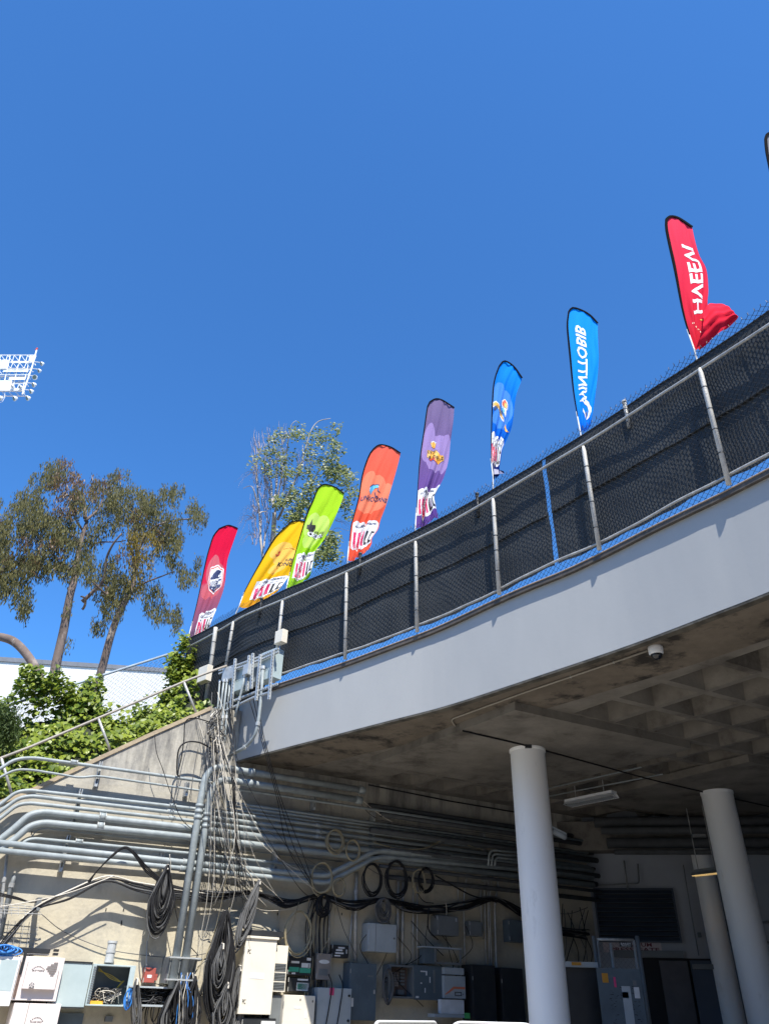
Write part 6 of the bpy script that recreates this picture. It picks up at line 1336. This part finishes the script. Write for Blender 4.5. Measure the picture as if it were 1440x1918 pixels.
for lab, x, y, w, h, n, mt in (('cream cable ring over the dark conduits, left of two', 628, 1578, 34, 41, 5, 'tan'), ('cream cable ring over the dark conduits, right and smaller of two', 661, 1594, 28, 37, 4, 'tan'), ('big cream cable ring hung over the dip of the conduit pair', 603, 1648, 42, 52, 6, 'tan'),
                               ('large oval tan cable ring on the bare shaded wall', 558, 1752, 50, 68, 5, 'tan'), ('black cable ring left of the pair right of the cream rings', 697, 1650, 40, 54, 6, 'blk'), ('fat black cable ring under the rising conduits', 742, 1648, 44, 60, 10, 'blk'),
                               ('small loose tan rings right of the big cream ring', 634, 1662, 26, 30, 4, 'tan'), ('thin tan cable ring beside the black ring', 785, 1652, 28, 42, 2, 'tan'), ('black cable ring behind the vertical strut', 798, 1650, 34, 42, 9, 'blk'),
                               ('untidy grey cable nest above the pale grey square box', 718, 1708, 36, 40, 12, 'gry'), ('shaggy black cable nest hanging at the harness top', 606, 1698, 26, 36, 14, 'blk'), ('narrow grey cable ring between slate panel and rusty box', 727, 1848, 20, 50, 9, 'gry'),
                               ('black hose loop hanging by the poster board', 1118, 1880, 34, 80, 10, 'blk')):
    coil(lab, x, y, w, h, .30, n, .009, mt, tie=False, lay=.06, fill=.84 if 'nest' not in lab else .3)
for k in range(14):
    x = 995 + k * 8 + U(-5, 5); cable([(x, 1700 + U(-10, 10)), (x + U(-14, 14), 1745), (x + U(-12, 12), 1785), (x + U(-16, 10), 1830)], .2, .009, 'blk' if k % 4 else 'gry', 'dark cable hanging in the corner behind the near column', 'cables hanging in the far corner')

# ------------------------------------------------------------------ fixtures under the walkway
PDZ = ZS - .03
c = onz((1226, 1212), ZS); t = thing('dome_camera', 'white dome security camera with smoked lens under the walkway edge', 'security camera', c)
m = MB(); m.tube([c + V((0, 0, .02)), c - V((0, 0, .03)), c - V((0, 0, .08)), c - V((0, 0, .10))], [.082, .086, .082, .068], 24); m.build('housing', M['white'], t, smooth=True)
m = MB(); m.tube([c - V((0, 0, .098 + .058 * sin(pi / 2 * k / 6))) for k in range(7)], [max(.004, .062 * cos(pi / 2 * k / 6.2)) for k in range(7)], 24); m.build('dome', M['lens'], t, smooth=True)
MB().tube([c - V((0, 0, .092)), c - V((0, 0, .104))], .070, 24).build('ring', M['blackbox'], t)
def sof(p, dz=.02): return onz(p, ZS - dz)
pts = [sof((1212, 1219)), sof((985, 1296)), sof((845, 1347)), sof((851, 1359)), sof((866, 1369), .03)]
t = thing('soffit_conduit', 'thin pale conduit running from the dome camera along the walkway underside', 'conduit', pts[0]); MB().tube(fillet(pts, .08), .012, 8).build('pipe', mat('pale_soffit_pipe', (.33, .30, .25), None, 5, .6), t, smooth=True)
for k in (.25, .6): q = pts[0].lerp(pts[1], k); MB().tube([q, q.lerp(pts[1], .01 / (1 - k) * .6)], .018, 8).build('coupling', M['galv'], t)
pts = [onz(p, ZS - PD - .015) for p in ((866, 1369), (990, 1398), (1100, 1428), (1250, 1468), (1400, 1502), (1480, 1520))]
t = thing('soffit_cable', 'thin black cable stapled under the walkway, passing both near columns', 'cable', pts[0]); MB().tube(catmull(pts, 5), .012, 6).build('cable_run', M['blk'], t, smooth=True)
c = onz((988, 1396), ZS - PD); MB().box(c - V((0, 0, .02)), V((.05, 0, 0)), V((0, .05, 0)), V((0, 0, .03))).build('junction_box', M['blackbox'], label='little black junction box at the top of the near column', cat='junction box')
pts = [onz(p, ZS - .14) for p in ((690, 1470), (840, 1500), (975, 1523))]; MB().tube(pts, .014, 6).build('cable', M['blk'], smooth=True, label='black cable stretched under the ceiling towards the near column', cat='cable', base=pts[0])
for k, (a, b) in enumerate((((1024, 1477), (1200, 1437)), ((1024, 1492), (1240, 1450)))):
    pts = [onz(p, ZS - .09) for p in (a, b)]; MB().tube(pts, .013, 6).build('conduit', M['conduit'], smooth=True, label='thin conduit under the coffers, %s of two' % ('upper', 'lower')[k], cat='conduit', base=pts[0], group='thin conduits under the coffers')
def striplight(label, a, b, z, lit, wide=.16):
    A, B = onz(a, z), onz(b, z); t = thing('strip_light', label, 'strip light', (A + B) / 2); d = (B - A).normalized(); x = V((-d.y, d.x, 0)); L = (B - A).length
    m = MB(); m.box((A + B) / 2 + V((0, 0, .05)), d * (L / 2), x * wide * .5, V((0, 0, .025)))
    for s in (-1, 1): m.add([A + x * s * wide * .5 + V((0, 0, .03)), B + x * s * wide * .5 + V((0, 0, .03)), B + x * s * wide * .85 - V((0, 0, .03)), A + x * s * wide * .85 - V((0, 0, .03))], [(0, 1, 2, 3)])
    m.build('housing', M['white'] if not lit else M['mgrey'], t)
    for s in (-1, 1): MB().tube([A + d * .03 + x * s * wide * .28, B - d * .03 + x * s * wide * .28], .018 if not lit else .03, 10).build('tube_lamp', M['glow'] if lit else M['paper'], t, smooth=True)
    m = MB()
    for k in range(22): q = A.lerp(B, (k + .5) / 22) - V((0, 0, .03)); m.box(q, d * .003, x * wide * .7, V((0, 0, .008)))
    m.build('louvre', M['strut'], t)
    for q in (.2, .8): p = A.lerp(B, q); MB().tube([p + V((0, 0, .06)), V((p.x, p.y, ZS + .1))], .008, 6).build('hanger', M['galv'], t)
striplight('unlit white strip light hanging between the two columns', (1062, 1507), (1150, 1489), ZS - .30, False)
striplight('lit amber strip light hanging before the back wall beside the right column', (1298, 1638), (1350, 1632), ZS - 1.3, True, .12)
# bullet camera on the near column
a = DP((1034, 1556), C1.y + .1); b = DP((1058, 1568), C1.y + .2); t = thing('bullet_camera', 'small grey bullet security camera on the right side of the near column', 'security camera', a)
MB().tube([a, b], .045, 12).build('housing', M['lgrey'], t, smooth=True); MB().box((a + b) / 2 + V((0, 0, .045)), (b - a) * .58, V((0, .055, 0)), V((0, 0, .008))).build('sunshield', M['lgrey'], t)
MB().tube([a + V((0, 0, -.02)), V((C1.x + .25, C1.y, a.z - .1)), V((C1.x + .2, C1.y, a.z + .02))], .014, 8).build('bracket', M['lgrey'], t)

# ------------------------------------------------------------------ back wall: louvre, sign, doors, third column
def bquad(m, P, off, th=.04):
    A = [BW(p, off) for p in P]; B = [q + bn * th for q in A]; n = len(A)
    return m.add(A + B, [tuple(range(n)), tuple(range(n, 2 * n))] + [(i, (i + 1) % n, n + (i + 1) % n, n + i) for i in range(n)])
def brect(x0, y0, x1, y1, off):
    a, b = BW((x0, y0), off), BW((x1, y1), off); ta, tb = (a - CORN).dot(bd), (b - CORN).dot(bd); return ta, tb, b.z, a.z
def bbox(m, t0, t1, z0, z1, o0, o1): return m.box(bp_((t0 + t1) / 2, (z0 + z1) / 2, (o0 + o1) / 2), bd * ((t1 - t0) / 2), bn * ((o1 - o0) / 2), V((0, 0, (z1 - z0) / 2)))
t0, t1, z0, z1 = brect(1113, 1667, 1273, 1763, .05)
lv = thing('wall_louvre', 'large dark ventilation louvre of horizontal blades high on the back wall', 'louvre', bp_((t0 + t1) / 2, z0, .05))
bbox(MB(), t0, t1, z0, z1, .005, .02).build('recess', M['dark'], lv)
m = MB(); bbox(m, t0 - .03, t1 + .03, z1, z1 + .03, .005, .09); bbox(m, t0 - .03, t1 + .03, z0 - .03, z0, .005, .09); bbox(m, t0 - .03, t0, z0, z1, .005, .09); bbox(m, t1, t1 + .03, z0, z1, .005, .09); m.build('frame', M['doorblue'], lv)
for k in range(11):
    z = z0 + (z1 - z0) * (k + .5) / 11; c = bp_((t0 + t1) / 2, z, .05); MB().box(c, bd * ((t1 - t0) / 2), (bn * .7 - V((0, 0, .7))).normalized() * .045, (bn * .7 + V((0, 0, .7))).normalized() * .004).build('louvre_blade', M['doorblue'], lv)
t0, t1, z0, z1 = brect(1128, 1763, 1240, 1785, .04)
sg = thing('gate_sign', 'pale wall sign reading STADIUM PRESS GATE in dark red letters under the louvre', 'sign', bp_((t0 + t1) / 2, z0, .03))
bbox(MB(), t0, t1, z0, z1, .01, .03).build('board', M['signface'], sg)
w_ = t1 - t0; h = z1 - z0
for s, x0, x1, y0, y1 in (('STADIUM', .30, .84, .55, .90), ('PRESS GATE', .12, .96, .10, .46)):
    vs, fs = textpoly(s); MB().add([bp_(t0 + w_ * (x0 + (x1 - x0) * x), z0 + h * (y0 + (y1 - y0) * y), .033) for x, y in vs], fs).build('lettering', M['signred'], sg)
# doorway and doors
t0, t1, z0, z1 = brect(1201, 1794, 1290, 1918, .0); zt_ = z1
dw = thing('doorway', 'black open doorway in the back wall with a pale lintel strip', 'doorway', bp_((t0 + t1) / 2, 0, .03))
bbox(MB(), t0, t1 + .9, .0, zt_, .003, .02).build('dark_opening', M['dark'], dw); bbox(MB(), t0 - .6, t1 + .1, zt_, zt_ + .12, .003, .10).build('lintel', M['mgrey'], dw)
d1 = thing('door', 'dark grey door leaf standing ajar in the black doorway', 'door', bp_(t0 + .5, 0, .2)); a = BW((1233, 1800), .1); b = BW((1287, 1797), .25)
m = MB(); tt0, tt1 = (a - CORN).dot(bd), (b - CORN).dot(bd); bbox(m, tt0, tt1, .02, zt_ - .05, .1, .15); m.build('leaf', mat('dark_grey_door', (.09, .09, .10), None, 4, .5), d1)
MB().tube([bp_(tt0 + .1, 1.05, .15), bp_(tt0 + .1, 1.05, .22), bp_(tt0 + .22, 1.05, .22)], .014, 8).build('handle', M['galv'], d1)
t0, t1, z0, z1 = brect(1291, 1799, 1372, 1918, .3)
d2 = thing('door', 'dark blue steel double door swung open with a closer at its top', 'door', bp_((t0 + t1) / 2, 0, .3)); bbox(MB(), t0, t1, .02, z1, .26, .31).build('leaf', M['doorblue'], d2)
bbox(MB(), t0 + .02, t0 + .5, z1 - .14, z1 - .06, .312, .37).build('door_closer', M['mgrey'], d2); bbox(MB(), t0 + .15, t1 - .1, z1 - 1.5, z1 - 1.44, .312, .36).build('push_bar', M['blackbox'], d2)
column(BW((1332, 1700), .3), .2, 'grey round column standing before the back wall, between door and right column', zt=ZS)
t0, t1, z0, z1 = brect(1352, 1722, 1372, 1745, .15); m = MB(); bbox(m, t0, t1, z0, z1, .02, .2); m.build('wall_box', M['slate'], label='dark green grey box on the back wall beside the right column', cat='electrical box')
t0, t1, z0, z1 = brect(1306, 1746, 1314, 1755, .1); m = MB(); bbox(m, t0, t1, z0, z1, .02, .06); m.build('switch_plate', M['slate'], label='tiny dark switch plate on the back wall near the grey column', cat='switch')
for k, (P, r, lab) in enumerate((([(1279, 1620), (1292, 1700), (1308, 1790)], .010, 'thin vertical conduit on the back wall right of the louvre'), ([(1340, 1570), (1352, 1660), (1366, 1730)], .016, 'dark conduit dropping to the box beside the right column'), ([(1347, 1660), (1360, 1720)], .010, 'second thin conduit beside the right column'),
                                 ([(1356, 1745), (1362, 1765), (1375, 1768), (1400, 1768)], .010, 'cable loop below the dark box beside the right column'), ([(1425, 1728), (1460, 1726)], .022, 'short level pipe at the right edge'), ([(1430, 1765), (1465, 1765)], .022, 'lower short level pipe at the right edge'),
                                 ([(1168, 1612), (1175, 1665)], .016, 'short drop pipe above the louvre, left'), ([(1194, 1618), (1197, 1655), (1110, 1659)], .014, 'bent drop pipe above the louvre, right'))):
    pts = [BW(p, .1) for p in P]; MB().tube(fillet(pts, .08), r, 8).build('conduit', M['mgrey'], smooth=True, label=lab, cat='conduit', base=pts[0], group='pipes on the back wall')
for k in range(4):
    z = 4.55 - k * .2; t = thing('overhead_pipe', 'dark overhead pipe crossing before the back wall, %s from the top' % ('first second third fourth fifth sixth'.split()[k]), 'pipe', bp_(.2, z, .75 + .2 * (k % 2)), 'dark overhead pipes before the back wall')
    MB().tube([bp_(.2 + .1 * k, z, .75 + .2 * (k % 2)), bp_(7.8, z - .05, .75 + .2 * (k % 2))], (.10, .07, .10, .05, .08, .05)[k], 12).build('pipe_run', M['shadepipe'], t, smooth=True)

# ------------------------------------------------------------------ loose gate panels, board and cabinet under the walkway
YG = 13.2
t = thing('fence_gate', 'chain link gate panel on pipe frame with a small black BAILEY plate', 'gate', V((DP((1160, 1900), YG).x, YG, 0)), 'gate panels under the walkway')
def gp(p, d=0): return DP(p, YG + d)
for a, b, r in (((1111, 1753), (1119, 1812), .030), ((1192, 1753), (1222, 1935), .032)):
    A, B = gp(a), gp(b); B = A.lerp(B, 3.2) if a[0] == 1111 else B; MB().tube([A, V((A.x, A.y, 0.0))] if True else [A, B], r, 10).build('gate_post', M['mgrey'], t, smooth=True)
x0, x1 = gp((1118, 1761)).x, gp((1186, 1761)).x; zt_ = gp((1150, 1760)).z
for (a, b, r) in (((x0, zt_), (x1, zt_), .022), ((x0, .2), (x1, .2), .022), ((x0, .2), (x0, zt_), .02), ((x1, .2), (x1, zt_), .02), ((x0 + .2, zt_ - .05), (x0 + .2, .2), .026), ((x0, zt_ - .6), (x1, zt_ - .6), .016)): MB().tube([V((a[0], YG, a[1])), V((b[0], YG, b[1]))], r, 8).build('frame_tube', M['galv'], t, smooth=True)
m = MB(); w_ = .036; n = int((x1 - x0) / w_)
for k in range(n):
    pts = [V((x0 + k * w_ + (w_ if (i + k) % 2 else 0), YG + .012, .2 + i * w_)) for i in range(int((zt_ - .2) / w_))]; m.tube(pts, .002, 3, cap=False)
m.build('chain_link_mesh', M['gwire'], t, kind='stuff')
a, b = gp((1159, 1765), -.03), gp((1184, 1774), -.03); pl = MB().box((a + b) / 2, V((abs(b.x - a.x) / 2, 0, 0)), V((0, .004, 0)), V((0, 0, abs(a.z - b.z) / 2))).build('name_plate', M['blackbox'], t)
for s, u0, u1, v0, v1 in (('BAILEY', .1, .9, .48, .92), ('FENCE CO', .15, .85, .12, .36)):
    vs, fs = textpoly(s); MB().add([V((a.x + (b.x - a.x) * (u0 + (u1 - u0) * x), a.y - .006, b.z + (a.z - b.z) * (v0 + (v1 - v0) * y))) for x, y in vs], fs).build('lettering', M['paper'], pl)
YB = 12.6
a, b = DP((1116, 1813), YB), DP((1196, 1813), YB); t = thing('notice_board', 'slate metal cabinet door covered with scribbles, an amber sticker and a green card', 'notice board', V((a.x, YB, 0)))
bw, bh = b.x - a.x, a.z; def_b = lambda x, y, o=.03: V((a.x + bw * x, YB - o, bh * y))
MB().box(def_b(.5, .5, 0), V((bw / 2, 0, 0)), V((0, .02, 0)), V((0, 0, bh / 2))).build('panel', M['slate'], t)
for (x0, y0, x1, y1, mt, nm) in ((.10, .90, .24, .965, 'amber', 'amber_sticker'), (.36, .87, .41, .94, 'magenta', 'pink_sticker'), (.52, .55, .72, .88, 'lgrey', 'poster_card'), (.53, .545, .71, .60, 'brightgreen', 'green_strip'), (.52, .80, .66, .84, 'brightgreen', 'green_strip'), (.80, .80, .92, .875, 'paper', 'white_card'), (.80, .885, .88, .92, 'mgrey', 'small_card')):
    MB().box(def_b((x0 + x1) / 2, (y0 + y1) / 2, .024), V((bw * (x1 - x0) / 2, 0, 0)), V((0, .003, 0)), V((0, 0, bh * (y1 - y0) / 2))).build(nm, M[mt], t)
m = MB()
for k in range(170):
    x, y = U(.22, .92), U(.15, .88); L_ = U(.01, .07)
    m.box(def_b(x, y, .0215), V((bw * L_ / 2, 0, U(-.006, .006))), V((0, .001, 0)), V((0, 0, U(.001, .004))))
for x in (.43, .60): m.box(def_b(x, .45, .0215), V((.006, 0, 0)), V((0, .001, 0)), V((0, 0, .22)))
m.build('handwriting', M['ink'], t, kind='stuff')
a, b = DP((1050, 1801), 13.0), DP((1115, 1813), 13.0); t = thing('metal_cabinet', 'low dark metal cabinet with pale top edge and amber label, beside the near column', 'cabinet', V((a.x, 13, 0)))
MB().box(V(((a.x + b.x) / 2, 13.25, b.z / 2)), V(((b.x - a.x) / 2, 0, 0)), V((0, .25, 0)), V((0, 0, b.z / 2))).build('body', M['blackbox'], t); MB().box(V(((a.x + b.x) / 2, 13.2, (a.z + b.z) / 2)), V(((b.x - a.x) / 2 + .02, 0, 0)), V((0, .28, 0)), V((0, 0, (a.z - b.z) / 2))).build('top_edge', M['lgrey'], t)
p = DP((1079, 1805), 12.9); MB().box(p, V((.07, 0, 0)), V((0, .004, 0)), V((0, 0, .02))).build('label', M['amber'], t)
# crowd barriers: their rounded tops at the bottom edge
for k, (xa, xb, y, d) in enumerate(((700, 818, 1911, 9.0), (843, 1001, 1908, 9.2))):
    A, B = DP((xa, y + 2), d), DP((xb, y), d); zt_ = DP(((xa + xb) / 2, y + 2), d).z; zt_ = min(zt_, EYE - .048)
    t = thing('crowd_barrier', ('steel crowd barrier at the bottom edge, left of two, only its top rail showing', 'steel crowd barrier at the bottom edge beside the near column, bars just visible')[k], 'crowd barrier', V((A.x, d, 0)), 'crowd barriers')
    if k == 0: A = DP((700, 1921), 7.2)
    A = V((A.x, A.y if k == 0 else d, 0)); B = V((B.x, d, 0)); up = lambda P, z: V((P.x, P.y, z)); dr_ = (B - A).normalized(); sd = V((-dr_.y, dr_.x, 0))
    m = MB(); m.tube(fillet([up(A, .18), up(A, zt_), up(B, zt_), up(B, .18), up(A, .18)], .12, 8), .013, 10); m.build('outer_tube', M['white'], t, smooth=True)
    L_ = (B - A).length; n = int(L_ / .11)
    for q in range(1, n): P = A.lerp(B, q / n); MB().tube([up(P, .18), up(P, zt_ - .01)], .008, 6).build('bar', M['galv'], t)
    for q in (.12, .88): P = A.lerp(B, q); MB().tube([up(P - sd * .3, .015), up(P, .18), up(P + sd * .3, .015)], .016, 8).build('foot', M['galv'], t)
